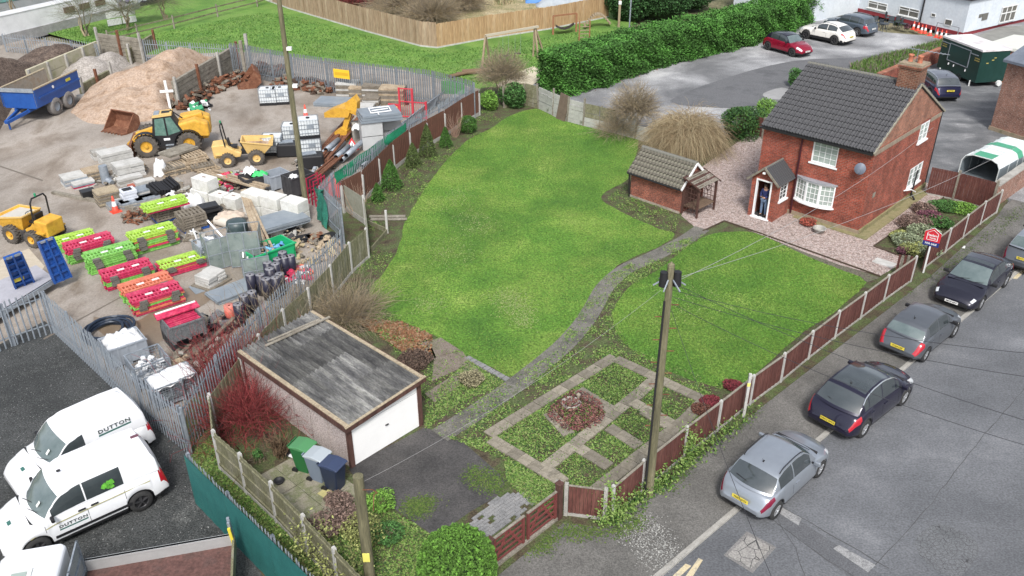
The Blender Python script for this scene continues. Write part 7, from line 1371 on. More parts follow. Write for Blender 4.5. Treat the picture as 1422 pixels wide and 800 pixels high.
# site dumpers
def dumper(label,pa,pb,side,wb=1.85,full=False,s=1.0,col=plantY,skipfill=None):
    a,c=G(*pa),G(*pb); hd=ang(a,c); n_=Vector((-math.sin(hd),math.cos(hd),0)); mid=(a+c)/2+n_*.72*side; w2=(c-a).length/2; o=thing('site_dumper',label,'dumper',(mid.x,mid.y,0),hd)
    for x in (-w2,w2):
        for y in (-.72,.72): bigwheel(o,x,y,.40 if x<0 else .44,.32,1 if y>0 else -1,col)
    b=B(); b.prism([(-w2-.75,.45),(-.1,.45),(.0,.7),(-.35,.85),(-w2-.1,1.25),(-w2-.8,1.2)],-.5,.5,'y'); q=b.make('engine_hood',col,o); bevel(q,.06,3)
    b=B(); b.bx((-.0,0,.62),(1.9,.35,.22)); b.make('chassis',trimm,o)
    b=B(); b.bx((-w2+.35,0,.98),(.42,.45,.10)); b.bx((-w2+.12,0,1.22),(.10,.45,.42),ry=-.15); b.make('seat',trimm,o)
    b=B(); b.bar((-w2+.85,0,.8),(-w2+.72,0,1.3),.08); b.make('steering_column',trimm,o); b=B(); pts=[(-w2+.70+.02*math.cos(t),.19*math.sin(t),1.32+.19*math.cos(t)*.4) for t in [2*PI*i/12 for i in range(13)]]; b.tube(pts,.018,5); b.make('steering_wheel',trimm,o)
    b=B(); pts=[(-w2-.05,-.48,1.1),(-w2-.15,-.45,2.1),(-w2-.17,-.33,2.3),(-w2-.17,.33,2.3),(-w2-.15,.45,2.1),(-w2-.05,.48,1.1)]; b.tube(pts,.04,7); b.make('roll_bar',trimm,o); b=B(); b.cyl((-w2-.17,.1,2.34),(-w2-.17,.1,2.48),.05,n=8); b.make('beacon',M('green_beacon',[(.03,.25,.12)],rough=.3),o)
    b=B(); b.bx((-w2-.2,0,.70),(.9,1.35,.06)); b.make('rear_mudguards',col,o)
    # skip: open tub
    x0,x1=w2-.75,w2+.95; T=[(x0,-.55,1.35),(x1,-.82,1.15),(x1,.82,1.15),(x0,.55,1.35)]; Bt=[(x0+.25,-.45,.62),(x1-.5,-.6,.60),(x1-.5,.6,.60),(x0+.25,.45,.62)]; b=B(); b.add(T+Bt,[(4,5,6,7),(0,1,5,4),(1,2,6,5),(2,3,7,6),(3,0,4,7)]); q=b.make('skip',col,o); sd_=q.modifiers.new('thickness','SOLIDIFY'); sd_.thickness=.05
    b=B(); 
    for p,q2 in zip(T,T[1:]+T[:1]): b.bar(p,q2,.07,.06)
    b.make('skip_rim',fadedY,o)
    if skipfill:
        f=B(); m_=[tuple(Vector(t_)*.88+Vector(bb)*.12) for t_,bb in zip(T,Bt)] if full else [tuple(Vector(t_)*.55+Vector(bb)*.45) for t_,bb in zip(T,Bt)]; f.add([(x,y*.96,z) for x,y,z in m_],[(0,1,2,3)]); f.make('skip_lining',skipfill,o)
    return o
dumper('yellow site dumper with pale cover on its skip, parked by the blue ramps',(49,343),(20,337),-1,full=True,skipfill=M('pale_grey_cover',[(.42,.40,.36),(.50,.48,.44)],3,.8,.2,speck=.1)); dumper('yellow site dumper with empty muddy skip behind the white blocks',(318,232),(358,229),1,skipfill=sandm,col=fadedY)
# blue dump trailer
a,c=G(96,150),G(79,159); hd=ang(a,c); n_=Vector((-math.sin(hd),math.cos(hd),0)); mid=(a+c)/2-n_*1.05; BT=thing('dump_trailer','blue twin axle tipping trailer with dirty open body','trailer',(mid.x,mid.y,0),hd); w2=(c-a).length/2
for x in (-w2,w2):
    for y in (-1.05,1.05): 
        b=B(); r=.58; h=.22; b.lathe([(r*.55,-h),(r*.92,-h),(r,-h*.6),(r,h*.6),(r*.92,h),(r*.55,h)],n=24,axis='y'); q=b.make('wheel',M('pale_dusty_tyre',[(.14,.13,.125),(.22,.21,.20)],6,.9,.2,speck=.1),BT); q.location=(x,y,r); g=B(); sd2=1 if y>0 else -1; g.lathe([(r*.58,sd2*h*.7),(r*.4,sd2*h*.3),(.14,sd2*h*.2),(0,sd2*h*.2)],n=18,axis='y'); g.make('rim',galv,q)
F_,K_=2.5,-2.3; hw=1.18; z0,z1=1.0,2.15
b=B(); b.box(K_,F_,-hw+.1,hw-.1,z0-.06,z0); b.make('body_floor',bluem,BT)
inm=M('dusty_body_lining',[(.26,.22,.18),(.34,.30,.25),(.28,.19,.12)],2,.9,.2,10,speck=.15)
for s in (1,-1): b=B(); b.box(K_,F_,s*hw-.03,s*hw+.03,z0,z1); b.make('body_side',bluem,BT); b=B(); b.box(K_,F_,s*(hw-.06)-.02,s*(hw-.06)+.02,z0,z1-.02); b.make('side_lining',inm,BT); b=B(); b.box(K_,F_,s*hw-.09,s*hw+.07,z1,z1+.07); b.make('top_rail',oldb,BT); b=B(); b.box(K_,F_-.3,s*hw+(.03 if s>0 else -.09),s*hw+(.09 if s>0 else -.03),z0+.5,z0+.62); b.make('side_rib',bluem,BT)
b=B(); b.box(F_-.04,F_,-hw,hw,z0,z1+.06); b.make('headboard',bluem,BT); b=B(); b.box(K_,F_-.05,-hw+.1,hw-.1,z0,z0+.03); b.make('floor_lining',inm,BT)
for x in (F_+.02,): b=B(); b.box(x,x+.06,-hw,hw,z1-.15,z1+.1); b.make('front_rail',galv,BT)
b=B(); b.bar((-2.2,.45,.8),(F_,.45,.8),.14,.22); b.bar((-2.2,-.45,.8),(F_,-.45,.8),.14,.22); b.make('chassis_rail',bluem,BT); b=B(); b.bar((F_-.2,.4,.75),(F_+1.7,.05,.55),.14,.18); b.bar((F_-.2,-.4,.75),(F_+1.7,-.05,.55),.14,.18); b.cyl((F_+1.5,0,.6),(F_+1.5,0,.05),.06); b.make('drawbar',bluem,BT)
b=B(); b.cyl((F_-1.9,hw+.04,1.85),(F_-1.9,hw+.06,1.85),.10,n=12); b.make('round_badge',white,BT); b=B(); b.bx((-1.1,hw+.045,1.85),(.5,.02,.18)); b.make('yellow_badge',M('badge_yellow',[(.5,.45,.05)]),BT)
# plant trailer with raised blue ramps
pt=thing('plant_trailer','plant trailer with two tall dark blue ramps raised beside the palisade','trailer',G(62,405),dirpx((0,425),(62,400)))
def ramp(p,q,tl_,tr_,par):
    A=G(*p,.35),G(*q,.35); T=[Vector(G(*tr_,2.35)),Vector(G(*tl_,2.35))]; inv=par.matrix_basis.inverted(); P4=[inv@A[0],inv@A[1],inv@T[0],inv@T[1]]; nrm=(P4[1]-P4[0]).cross(P4[3]-P4[0]).normalized()
    b=B(); b.add([*P4,*[v-nrm*.08 for v in P4]],[(0,1,2,3),(7,6,5,4),(0,4,5,1),(1,5,6,2),(2,6,7,3),(3,7,4,0)]); r=b.make('ramp',bluem,par)
    u=lambda s,t:(P4[0]*(1-s)+P4[1]*s)*(1-t)+(P4[3]*(1-s)+P4[2]*s)*t
    sg=1 if nrm.y<0 else -1
    for s in (0.03,.5,.97): g=B(); g.bar(u(s,0)+nrm*.05*sg,u(s,1)+nrm*.05*sg,.07,.10); g.make('ramp_rib',bluem,r)
    for t in (0.02,.2,.4,.6,.8,.98): g=B(); g.bar(u(0,t)+nrm*.04*sg,u(1,t)+nrm*.04*sg,.06,.08); g.make('ramp_rung',galv if t>.9 else bluem,r)
    return r
ramp((22,404),(49,394),(5,359),(29,350),pt); ramp((75,394),(99,384),(52,337),(73,329),pt)
inv=pt.matrix_basis.inverted(); d0=[inv@G(*p,.5) for p in ((-60,470),(-50,410),(50,368),(76,386))]; b=B(); b.add(d0+[v-Vector((0,0,.12)) for v in d0],[(0,1,2,3),(7,6,5,4),(0,4,5,1),(1,5,6,2),(2,6,7,3),(3,7,4,0)]); b.make('deck',M('planked_deck',[(.30,.30,.33),(.38,.38,.42)],3,.7,.2,10,speck=.1),pt)
b=B(); b.bx(((d0[3]+d0[0]).x/2,(d0[3]+d0[0]).y/2,.40),((d0[3]-d0[0]).length,.12,.2),rz=math.atan2((d0[3]-d0[0]).y,(d0[3]-d0[0]).x)); b.make('side_beam',galv,pt); b=B(); b.bx((inv@G(25,387,1.0)).to_tuple(),(.45,.05,.22)); b.make('yellow_plate',platey,pt)
zone('sandy_mat',[(-200,430),(-20,370),(40,345),(62,370),(40,400),(-100,470)],.006,M('muddy_track',[(.38,.33,.26),(.46,.41,.33)],1.5,.9,.4,8,speck=.25,world=True,stretch=(1,3,1)))
for q in ([(60,470),(190,400),(191,401),(61,472)],[(0,230),(60,250),(59,252),(0,232)]): zone('slab_joint',q,.006,M('joint_dark',[(.14,.12,.10)],rough=.9))
zone('wet_patch',[(130,440),(180,450),(230,420),(262,400),(300,410),(240,450),(215,480),(150,470)],.008,M('wet_brown',[(.15,.11,.075),(.21,.165,.12)],.8,.35,.2,10,speck=.15,world=True),curve=3)
# ---------------- plants ----------------
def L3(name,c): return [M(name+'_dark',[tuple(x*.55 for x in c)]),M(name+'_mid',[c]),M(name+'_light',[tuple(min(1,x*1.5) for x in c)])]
def ellip(n,rx,ry,rz,shell=.55,lump=7,amp=.18,zmin=-1):
    d=RNG.normal(0,1,(n,3)); d/=np.linalg.norm(d,axis=1)[:,None]; d=d[d[:,2]>zmin]; r=shell+(1-shell)*RNG.random(len(d))**.6; ld=RNG.normal(0,1,(lump,3)); ld/=np.linalg.norm(ld,axis=1)[:,None]
    k=(1+amp*np.max(d@ld.T,axis=1)**3*1.2-amp*.5); return d*(r*k)[:,None]*np.array([rx,ry,rz])
def plant(name,label,cat,loc,leafP,size,mats,twigs=None,twm=None,up=.3,group=None,pname='foliage',r0=.012,sizevar=.5):
    o=thing(name,label,cat,loc,0,group)
    if leafP is not None: link(pname,leafmesh(pname,leafP,size,mats,up,sizevar=sizevar),None,o)
    if twigs is not None: link('stems',strands('stems',twigs,r0,.002,twm),None,o)
    return o
def twigfan(n,h,spread,K=5,droop=0,base=.1,wig=.06,rnd=.5):
    th=RNG.uniform(0,2*PI,n); hh=h*RNG.uniform(1-rnd,1,n); sp=spread*np.sqrt(RNG.random(n)); t=np.linspace(0,1,K)[None,:]
    b0=RNG.normal(0,base,(n,2)); x=b0[:,:1]+np.cos(th)[:,None]*sp[:,None]*t**1.2; y=b0[:,1:]+np.sin(th)[:,None]*sp[:,None]*t**1.2; z=hh[:,None]*(t*(1+droop)-droop*t*t*(.5+sp[:,None]/max(spread,.01)))
    Q=np.stack([x,y,z],-1); Q[:,1:]+=RNG.normal(0,wig,(n,K-1,3)); return Q
def twigball(n,rx,rz,K=4,inner=.45,ln=.5,cz=None,droop=0):
    d=RNG.normal(0,1,(n,3)); d/=np.linalg.norm(d,axis=1)[:,None]; d[:,2]=np.abs(d[:,2])*1.0-.25*RNG.random(n); p=d*np.array([rx,rx,rz])*(inner+(1-inner)*RNG.random(n)[:,None]); v=d+RNG.normal(0,.45,(n,3)); v[:,2]-=droop; v/=np.linalg.norm(v,axis=1)[:,None]; t=np.linspace(0,ln,K)[None,:,None]; Q=p[:,None]+v[:,None]*t*(.5+RNG.random((n,1,1))); Q[:,:,2]-=droop*.6*(np.linspace(0,ln,K)[None,:]**2)*2; Q+=RNG.normal(0,.035,Q.shape); Q*=1+.13*np.sin(d[:,None,:1]*4+d[:,None,2:]*5)*np.cos(d[:,None,1:2]*5); Q[:,:,2]+=(cz if cz is not None else rz*.55); Q[:,:,2]=np.maximum(Q[:,:,2],.03); return Q
# laurel hedge
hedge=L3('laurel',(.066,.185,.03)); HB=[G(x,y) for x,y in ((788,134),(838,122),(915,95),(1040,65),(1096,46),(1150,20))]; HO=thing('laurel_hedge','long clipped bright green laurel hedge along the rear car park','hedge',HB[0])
pts=[]; 
for p,q in zip(HB[:-1],HB[1:]):
    L=(q-p).length; d=(q-p)/L; nn=Vector((-d.y,d.x,0)); n=int(L*3000); s=RNG.uniform(-.4,L+.3,n); u=RNG.random(n); face=RNG.integers(0,5,n); W_,H_=3.0,2.6
    w_=np.where(face<2,RNG.normal(.05,.12,n),np.where(face<4,u*W_,W_+RNG.normal(0,.12,n))); z=np.where(face<2,RNG.random(n)*H_,np.where(face<4,H_+RNG.normal(0,.12,n),RNG.random(n)*H_)); bump=.13*np.sin(s*1.7+z*2)+.10*np.sin(s*4.1+w_*3)+.07*np.sin(z*5+s*2.3); w_=w_-bump*(face<2); z=z+bump*.8*((face>=2)&(face<4))
    P=np.array([d.x,d.y,0])[None]*s[:,None]+np.array([nn.x,nn.y,0])[None]*w_[:,None]; P[:,2]=np.maximum(z,.05); pts.append(P+np.array(p-HB[0]))
d=(HB[1]-HB[0]).normalized(); nn=Vector((-d.y,d.x,0)); n=9000; E_=np.array([[nn.x,nn.y,0]])*RNG.uniform(-.1,3.1,(n,1))+np.array([[d.x,d.y,0]])*RNG.normal(0,.14,(n,1)); E_[:,2]=RNG.random(n)*2.6; pts.append(E_)
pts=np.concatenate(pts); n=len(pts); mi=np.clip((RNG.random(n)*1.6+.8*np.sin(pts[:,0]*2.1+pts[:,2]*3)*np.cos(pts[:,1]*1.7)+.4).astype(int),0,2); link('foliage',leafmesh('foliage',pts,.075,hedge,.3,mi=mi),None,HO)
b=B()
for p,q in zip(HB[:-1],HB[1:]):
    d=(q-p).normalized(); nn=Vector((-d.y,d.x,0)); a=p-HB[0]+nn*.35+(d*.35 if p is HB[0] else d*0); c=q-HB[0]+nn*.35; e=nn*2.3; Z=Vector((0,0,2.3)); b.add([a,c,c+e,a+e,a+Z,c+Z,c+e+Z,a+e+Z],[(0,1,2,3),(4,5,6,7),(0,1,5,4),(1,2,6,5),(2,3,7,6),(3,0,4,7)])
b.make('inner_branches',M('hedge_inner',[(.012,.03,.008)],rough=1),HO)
# topiary ball by the gate
c=G(636,824,0); r=1.02; P=ellip(26000,r,r,r*1.02,.86,9,.03,-.6); P[:,2]+=.85; k=np.linalg.norm(P-np.array([0,0,.95]),axis=1)
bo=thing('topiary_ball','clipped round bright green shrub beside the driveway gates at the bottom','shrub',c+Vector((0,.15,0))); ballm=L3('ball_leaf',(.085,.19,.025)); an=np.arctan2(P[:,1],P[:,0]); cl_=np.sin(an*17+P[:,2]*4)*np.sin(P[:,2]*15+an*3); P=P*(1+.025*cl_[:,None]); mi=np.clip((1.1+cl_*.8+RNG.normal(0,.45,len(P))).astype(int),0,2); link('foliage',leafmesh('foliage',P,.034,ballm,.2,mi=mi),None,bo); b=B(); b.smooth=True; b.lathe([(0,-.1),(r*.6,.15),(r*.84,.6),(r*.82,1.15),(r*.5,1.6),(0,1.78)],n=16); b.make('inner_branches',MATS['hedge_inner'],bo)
# conifers along the left border
conm=L3('conifer',(.05,.13,.02)); conb=L3('olive_conifer',(.075,.11,.03))
def conifer(px,py,h,r,label,mt,cone_=True):
    n=int(5200*h*r+1500); t=RNG.random(n)**.8; th=RNG.uniform(0,2*PI,n); rr=(r*(1-t)**.75 if cone_ else r*np.sqrt(np.clip(1-(2*t-.9)**2*.8,.05,1)))*(.75+.3*RNG.random(n))*(1+.12*np.sin(th*5+t*9)); P=np.stack([rr*np.cos(th),rr*np.sin(th),.05+h*t],1); o=plant('conifer',label,'conifer',G(px,py),P,.035,mt,twigs=np.array([[[0,0,0],[0,0,h*.4],[0,0,h*.85]]]),twm=twigm,r0=.04,group='small conifers along the left border'); return o
for a_ in ((544,262,1.6,.62,'broad bright green conifer between a small one and the taller olive pair',conm),(525,279,.95,.38,'small bright green conifer nearest the kinked trellis fence',conm),(594,217,1.9,.55,'tall olive green pointed conifer, fourth along the border',conb),(574,231,1.35,.5,'olive green conifer just below the tallest one',conb),(619,204,1.2,.42,'narrow mid green conifer above the tallest olive one',conm)): conifer(*a_)
conifer(650,184,1.0,.55,'rounded mid green shrub under the bare bush on the border',conm,False)
# leafy shrubs
def leafy(px,py,r,h,label,mt,n=4200,size=.05,name='leafy_shrub',cat='shrub',group=None,lump=7,amp=.3,**k):
    P=ellip(n,r,r,h*.5,.45,lump,amp); P[:,2]+=h*.5; P[:,2]=np.abs(P[:,2])+.02; return plant(name,label,cat,G(px,py),P,size,mt,twigs=twigfan(30,h*.8,r*.8),twm=twigm,group=group,**k)
lm=L3('laurel_bush',(.05,.13,.03)); lim=L3('lime_leaf',(.13,.26,.04)); dk=L3('dark_evergreen',(.03,.085,.022))
leafy(680,152,.65,1.2,'bright lime green bush beside the white concrete post',lim,3600,.055); leafy(712,148,.95,1.6,'dark green laurel bush in the far corner of the lawn',lm,6500,.06)
leafy(1026,188,1.45,2.1,'dark evergreen bush at the corner of the gravel drive',[*dk,MATS['leaf_green']],11000,.05,lump=5,amp=.7); leafy(1062,166,.7,1.3,'yellow green bush behind the left end of the cottage',lim,3000,.05); leafy(1104,120,.55,1.3,'small bright green sapling behind the cottage ridge',lm,2200,.06)
b=B(); 
# bed beside the cottage
gre=L3('sage_leaf',(.22,.26,.16)); pur=L3('purple_leaf',(.13,.05,.07)); brn=L3('heather_brown',(.16,.11,.09)); ylw=L3('yellow_leaf',(.22,.24,.08))
for x,y,r,h,mt,l in ((1262,342,.75,.55,gre,'grey green rounded shrub nearest the drive in the cottage bed'),(1277,331,.8,.6,gre,'larger silvery shrub behind the nearest grey green one'),(1270,352,.6,.45,ylw,'yellow green mound by the for sale sign'),(1286,354,.55,.5,gre,'pale shrub under the for sale sign'),(1252,352,.3,.3,pur,'small purple plant at the front of the cottage bed'),(1247,331,.4,.35,ylw,'yellow leaved clump beside the gravel'),(1268,315,.75,.5,brn,'brown heather mound in the middle of the cottage bed'),(1290,306,.7,.45,pur,'purple brown heather beside the brown one'),(1300,313,.7,.4,lm,'low dark green mound near the fence'),(1283,295,.6,.4,brn,'brown tufted plant by the gravel edge'),(1310,290,.7,.35,lm,'low green plant near the trailer fence'),(1335,292,.8,.3,lim,'bright green ground plant in the bed corner')): leafy(x,y,r,h,l,mt,2600,.04,'bed_shrub',group='shrubs in the cottage side bed')
leafy(1032,0+561,.01,.01,'x',lm,10) if False else None
# bare shrubs
def bare(px,py,label,rx,h,n,mt,droop=0,name='bare_shrub',stems=14,hollow=.3,ln=.6):
    o=thing(name,label,'bare shrub',G(px,py)); link('twigs',strands('twigs',twigball(n,rx,h*.55,inner=hollow,ln=ln,droop=droop,cz=h*.42),.010,.003,mt),None,o); link('stems',strands('stems',twigfan(stems,h*.75,rx*.65,6,wig=.05),.05,.012,mt),None,o); return o
straw=[M('straw_stem',[(.34,.27,.16)]),M('straw_pale',[(.42,.35,.22)]),M('straw_brown',[(.24,.175,.10)])]
o=bare(952,208,'large round straw brown bare shrub beside the gravel drive',2.0,2.45,4600,straw,.5,ln=1.2)
bare(878,188,'bare grey brown bush growing through the patched rear fence',1.5,3.4,2600,twigm,.0,hollow=.15); bare(698,138,'bare twiggy bush at the far corner of the lawn',1.75,3.6,3200,twigm,0,hollow=.15)
o=thing('low_bare_shrub','low spreading bare branches under the patched fence by the bushes','bare shrub',G(858,190)); link('twigs',strands('twigs',twigball(900,1.4,.7,inner=.2,ln=.7),.008,.003,twigm),None,o)
def twiggy(px,py,label,h,sp,n,mt,r0=.012,name='bare_sapling'): o=thing(name,label,'bare shrub',G(px,py)); link('stems',strands('stems',twigfan(n,h,sp,6,wig=.05),r0,.003,mt),None,o); return o
twiggy(498,300,'leafless sapling against the brown panels beside the small conifer',1.9,1.0,26,[M('sapling_tan',[(.40,.28,.20)])],.022); twiggy(632,190,'leafless pinkish sapling behind the olive conifers',1.7,.8,60,[M('sapling_pink',[(.36,.24,.18)])])
# crimson dogwood
o=thing('crimson_shrub','dense crimson stemmed bare shrub between the garage and the palisade','bare shrub',G(345,585)); link('stems',strands('stems',twigfan(260,1.6,1.4,7,base=.9,wig=.1),.010,.004,redtw),None,o); link('twigs',strands('twigs',twigball(700,1.6,.6,inner=.1,ln=1.0,cz=.4),.008,.003,redtw),None,o)
o=thing('crimson_shrub','tall crimson shoots reaching over the palisade behind the garage','bare shrub',G(322,528)); link('stems',strands('stems',twigfan(420,2.2,1.1,7,base=.7,wig=.1),.012,.004,redtw),None,o)
o=thing('twig_tangle','grey brown tangle of brambles behind the garage roof','bare shrub',G(478,440)); link('stems',strands('stems',twigball(1500,1.7,.35,inner=.05,ln=1.0,cz=.15),.008,.003,twigm),None,o)
o=thing('twig_tangle','bare brambles arching over the palisade near the black rolls','bare shrub',G(398,452)); link('stems',strands('stems',twigfan(160,2.3,1.6,7,base=.8,wig=.12),.012,.003,twigm),None,o)
o=thing('bare_sapling','bare brown shrub stump beside the green wheelie bin','bare shrub',G(392,632)); link('stems',strands('stems',twigfan(60,.9,.45,5,wig=.05),.03,.008,[M('bark_brown',[(.15,.10,.06)])]),None,o)
redl_=L3('berry_leaf',(.14,.022,.03)); leafy(987,561,.34,.16,'dark crimson leaved shrub beside the paving grid and fence',redl_,3000,.035); leafy(1018,537,.34,.16,'crimson leaved shrub just beyond the darker one by the fence',redl_,2200,.035); leafy(972,572,.35,.2,'brown red shrub nearest the fence corner of the paving grid',L3('brown_red',(.12,.05,.035)),2000,.035)
o=leafy(575,505,.65,.3,'dark brown twiggy shrub beside the garage corner',L3('dry_brown',(.09,.06,.045)),3500,.035); o=leafy(655,532,.42,.38,'small rounded pinkish green shrub in the bed by the garage',L3('dusty_pink_leaf',(.22,.20,.12)),2200,.03)
# red brown round bed in the paving grid
P=np.concatenate([region([(678,606),(853,497),(975,556),(826,684)],1800,clump=12)]); o=link('slab_weeds',leafmesh('slab_weeds',z3(P,.085),.028,leafG,1.2)); tag(o,'small weeds and moss spilling over the paving grid slabs','weeds',kind='stuff')
P=region([(760,575),(785,552),(805,545),(835,562),(838,585),(815,600),(780,598)],2600,curve=3); o=link('red_leaf_litter',leafmesh('red_leaf_litter',np.concatenate([P,.03+RNG.random((len(P),1))*.12],1),.04,[M('litter_maroon',[(.16,.05,.05)]),M('litter_brown',[(.20,.11,.08)]),M('litter_dark',[(.07,.03,.03)])])); tag(o,'maroon low plants filling the round bed of the paving grid','bedding plants',kind='stuff')
b=B(); b.lathe([(.0,.05),(.26,.05),(.28,.09),(.32,.10),(.36,.06),(.36,0)],n=20); top('stone_dish',b,concm,'round stone dish in the maroon planted bed','dish',G(793,561)); b=B(); b.lathe([(.06,0),(.05,.2),(.09,.3),(.0,.36)],n=10); top('small_ornament',b,slabm,'small stone ornament beside the round stone dish','ornament',G(803,557))
# ivy and weeds along the road fence
iv=[]
for x0,y0,x1,y1,n in ((845,725,925,668,1500),(925,668,1010,600,1000),(1010,600,1050,568,160),(955,640,966,632,150),(838,726,860,712,900)):
    t=RNG.random(n); A_,C_=G(x0,y0),G(x1,y1); P=np.array(A_)[None]*(1-t[:,None])+np.array(C_)[None]*t[:,None]+RNG.normal(0,.16,(n,3)); P[:,2]=np.abs(RNG.normal(0,.22,n))*(RNG.random(n)<.8)+.02; iv.append(P)
P=np.concatenate(iv); o=link('fence_ivy',leafmesh('fence_ivy',P,.045,leafG+[MATS['leaf_pale']],.2)); tag(o,'ivy and weeds growing along the foot of the road fence','ivy',kind='stuff')
for (x,y,h,l) in ((845,690,1.1,'ivy climbing over the corner fence post'),(954,605,.9,'ivy tuft on top of the fence post beside the crimson shrub'),(420,742,1.2,'pale yellow ivy flowering over the patio fence'),(452,775,1.1,'yellow green ivy along the patio fence end')):
    n=700; P=RNG.normal(0,1,(n,3))*np.array([.16,.16,.35]); P[:,2]=np.abs(P[:,2]+h*.6); 
    if x<500: P[:,0]+=RNG.uniform(-.1,.9,n); P[:,1]-=RNG.uniform(-.1,.9,n)*.9
    plant('ivy_clump',l,'ivy',G(x,y+30 if x>500 else y+28),P,.04,(ylw if x<500 else [MATS['leaf_mid'],MATS['leaf_pale']]))
for (x,y,r,h,l,m) in ((484,725,.5,.4,'grey brown woody plant in the bed below the patio',brn),(505,745,.6,.5,'yellow pink leaved bush beside the bottom left pole',ylw),(470,700,.4,.3,'low brown heather at the patio edge',brn),(540,745,.5,.3,'low green clump near the driveway corner',lm),(455,735,.6,.35,'brown twiggy heather beside the patio fence',brn),(530,700,.45,.3,'green clump at the driveway edge by the pole',lim)): leafy(x,y,r,h,l,m,1500,.035,'garden_plant')
leafy(359,640,.16,.45,'small clump of grassy leaves with white flowers by the bins',lm,500,.035,'flower_clump')
# canal side trees, dark hedge far right of the field, scrub
for k,(x,y,h,r) in enumerate(((28,42,6.0,2.4),(120,50,3.5,1.6),(178,42,3.0,1.4),(230,28,2.6,1.5),(-30,55,5,2))): 
    o=thing('bare_tree',('tall bare tree at the far left on the canal bank','bare bush in front of the white narrowboat windows','bare bush near the boat bow','bare bush by the post and rail fence','bare tree at the left edge of the canal bank')[k],'tree',G(x,y)); link('trunk',strands('trunk',twigfan(5,h*.9,.7,6,wig=.1),.10,.02,twigm),None,o); link('crown',strands('crown',twigball(420,r*1.1,h*.5,inner=.05,ln=1.4,cz=h*.55),.009,.004,[M('winter_twig',[(.17,.15,.10)]),M('winter_twig_green',[(.15,.17,.09)])]),None,o)
def bigbush(px,py,r,h,label,mt,n=9000,size=.10,name='evergreen_hedge',cat='hedge',ry=None):
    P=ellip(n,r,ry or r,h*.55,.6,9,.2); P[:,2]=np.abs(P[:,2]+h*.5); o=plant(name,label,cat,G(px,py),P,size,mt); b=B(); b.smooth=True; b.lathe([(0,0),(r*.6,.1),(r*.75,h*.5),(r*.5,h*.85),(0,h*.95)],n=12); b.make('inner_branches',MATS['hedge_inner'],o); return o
bigbush(872,26,2.3,4.0,'dark green round evergreen at the end of the brown fence',dk); bigbush(915,22,3.0,4.2,'broad dark evergreen hedge behind the laurel hedge',dk,12000); bigbush(955,10,2.4,3.0,'dark evergreen beyond the laurel hedge on the right',dk)
P=region([(430,-3),(508,25),(600,50),(640,40),(840,2),(900,-30),(760,-90),(430,-80)],8000,clump=60); o=link('dry_grass_tussocks',blades('dry_grass_tussocks',z3(P),.5,.05,[M('dry_grass',[(.40,.34,.20)]),M('dry_grass_green',[(.20,.22,.10)]),M('dry_grass_brown',[(.24,.19,.12)])],.5)); tag(o,'dry straw coloured grass on the rough ground beyond the fence','rough grass',kind='stuff')
for k,(x,y,r,h,c_) in enumerate(((500,8,3.0,2.4,redtw),(470,0,2.6,2.2,redtw),(560,22,3.2,2.6,twigm),(600,30,2.6,2.0,twigm),(640,14,2.4,1.8,twigm),(530,0,3.5,2.5,twigm),(660,40,.1,.1,twigm))[:6]): o=thing('bramble_thicket',('crimson bare thicket behind the long brown fence','smaller crimson thicket farther left behind the brown fence','grey bare thicket near the fence corner','low grey thicket right of the fence corner','thin bare scrub in the dry grass','grey bare thicket beyond the crimson ones')[k],'thicket',G(x,y)); link('stems',strands('stems',twigball(2200,r,h*.5,inner=.1,ln=1.2,cz=h*.4),.016,.006,c_),None,o)
P=np.concatenate([region([(150,64),(205,72),(345,68),(560,92),(668,118),(705,112),(755,98),(860,46),(820,42),(640,70),(584,70),(400,20),(360,18),(200,50)],15000),region([(-60,72),(60,45),(140,64),(205,70),(180,50),(190,25),(60,45)],2500)]); o=link('field_grass_tufts',blades('field_grass_tufts',z3(P,.004),.10,.05,[M('field_blade',[(.085,.185,.03)]),M('field_blade_light',[(.13,.24,.045)]),M('field_blade_dark',[(.065,.15,.028)])],.8)); tag(o,'rough bright green grass covering the field behind the yard','grass',kind='stuff')
P=region([(1180,92),(1225,78),(1262,70),(1310,56),(1330,62),(1300,80),(1262,92),(1220,106),(1190,105)],8000); o=link('verge_plants',blades('verge_plants',z3(P,.02),.32,.04,[MATS['leaf_mid'],MATS['leaf_green'],M('verge_purple',[(.17,.13,.12)])],.5)); tag(o,'tall weeds on the verge between car park and side yard','weeds',kind='stuff')
# ---------------- paving grid in the front garden ----------------
gA2=R(46.4); g0_=G(852.5,495); ux=Vector((math.cos(gA2),math.sin(gA2),0)); 
pgr=thing('paving_grid','grid of buff paving slabs dividing the planted squares inside the gates','paving',(0,0,0)); cs=[]
for k in range(4):
    b=B(); vs=[(-.225,-.225,0),(.225,-.225,0),(.225,.225,0),(-.225,.225,0)]; b.bx((0,0,.02),(.44,.44,.05),jit=.004); me=b.mesh('paving_slab'); me.materials.append(M('paving_slab_%d'%k,[tuple(x*(.82+.14*k) for x in c_) for c_ in ((.15,.135,.10),(.24,.215,.175))],5,.9,.3,30,speck=.18,sscale=30)); cs.append(me)
def slabrow(p,q,wd=.45,z=.055,par=pgr,mats=None,step=.46,mesh=None,nm='paving_slab'):
    a,c=G(*p),G(*q); L=(c-a).length; n=max(1,round(L/step)); an=ang(a,c)
    for i in range(n):
        o=link(nm,(mesh or cs)[random.randrange(len(mesh or cs))],None,par); o.location=a+(c-a)*((i+.5)/n)+Vector((0,0,z-.02+random.uniform(-.006,.006))); o.rotation_euler=(random.uniform(-.008,.008),random.uniform(-.008,.008),an+random.uniform(-.012,.012)); o.scale=(L/n/.455,wd/.45,1)
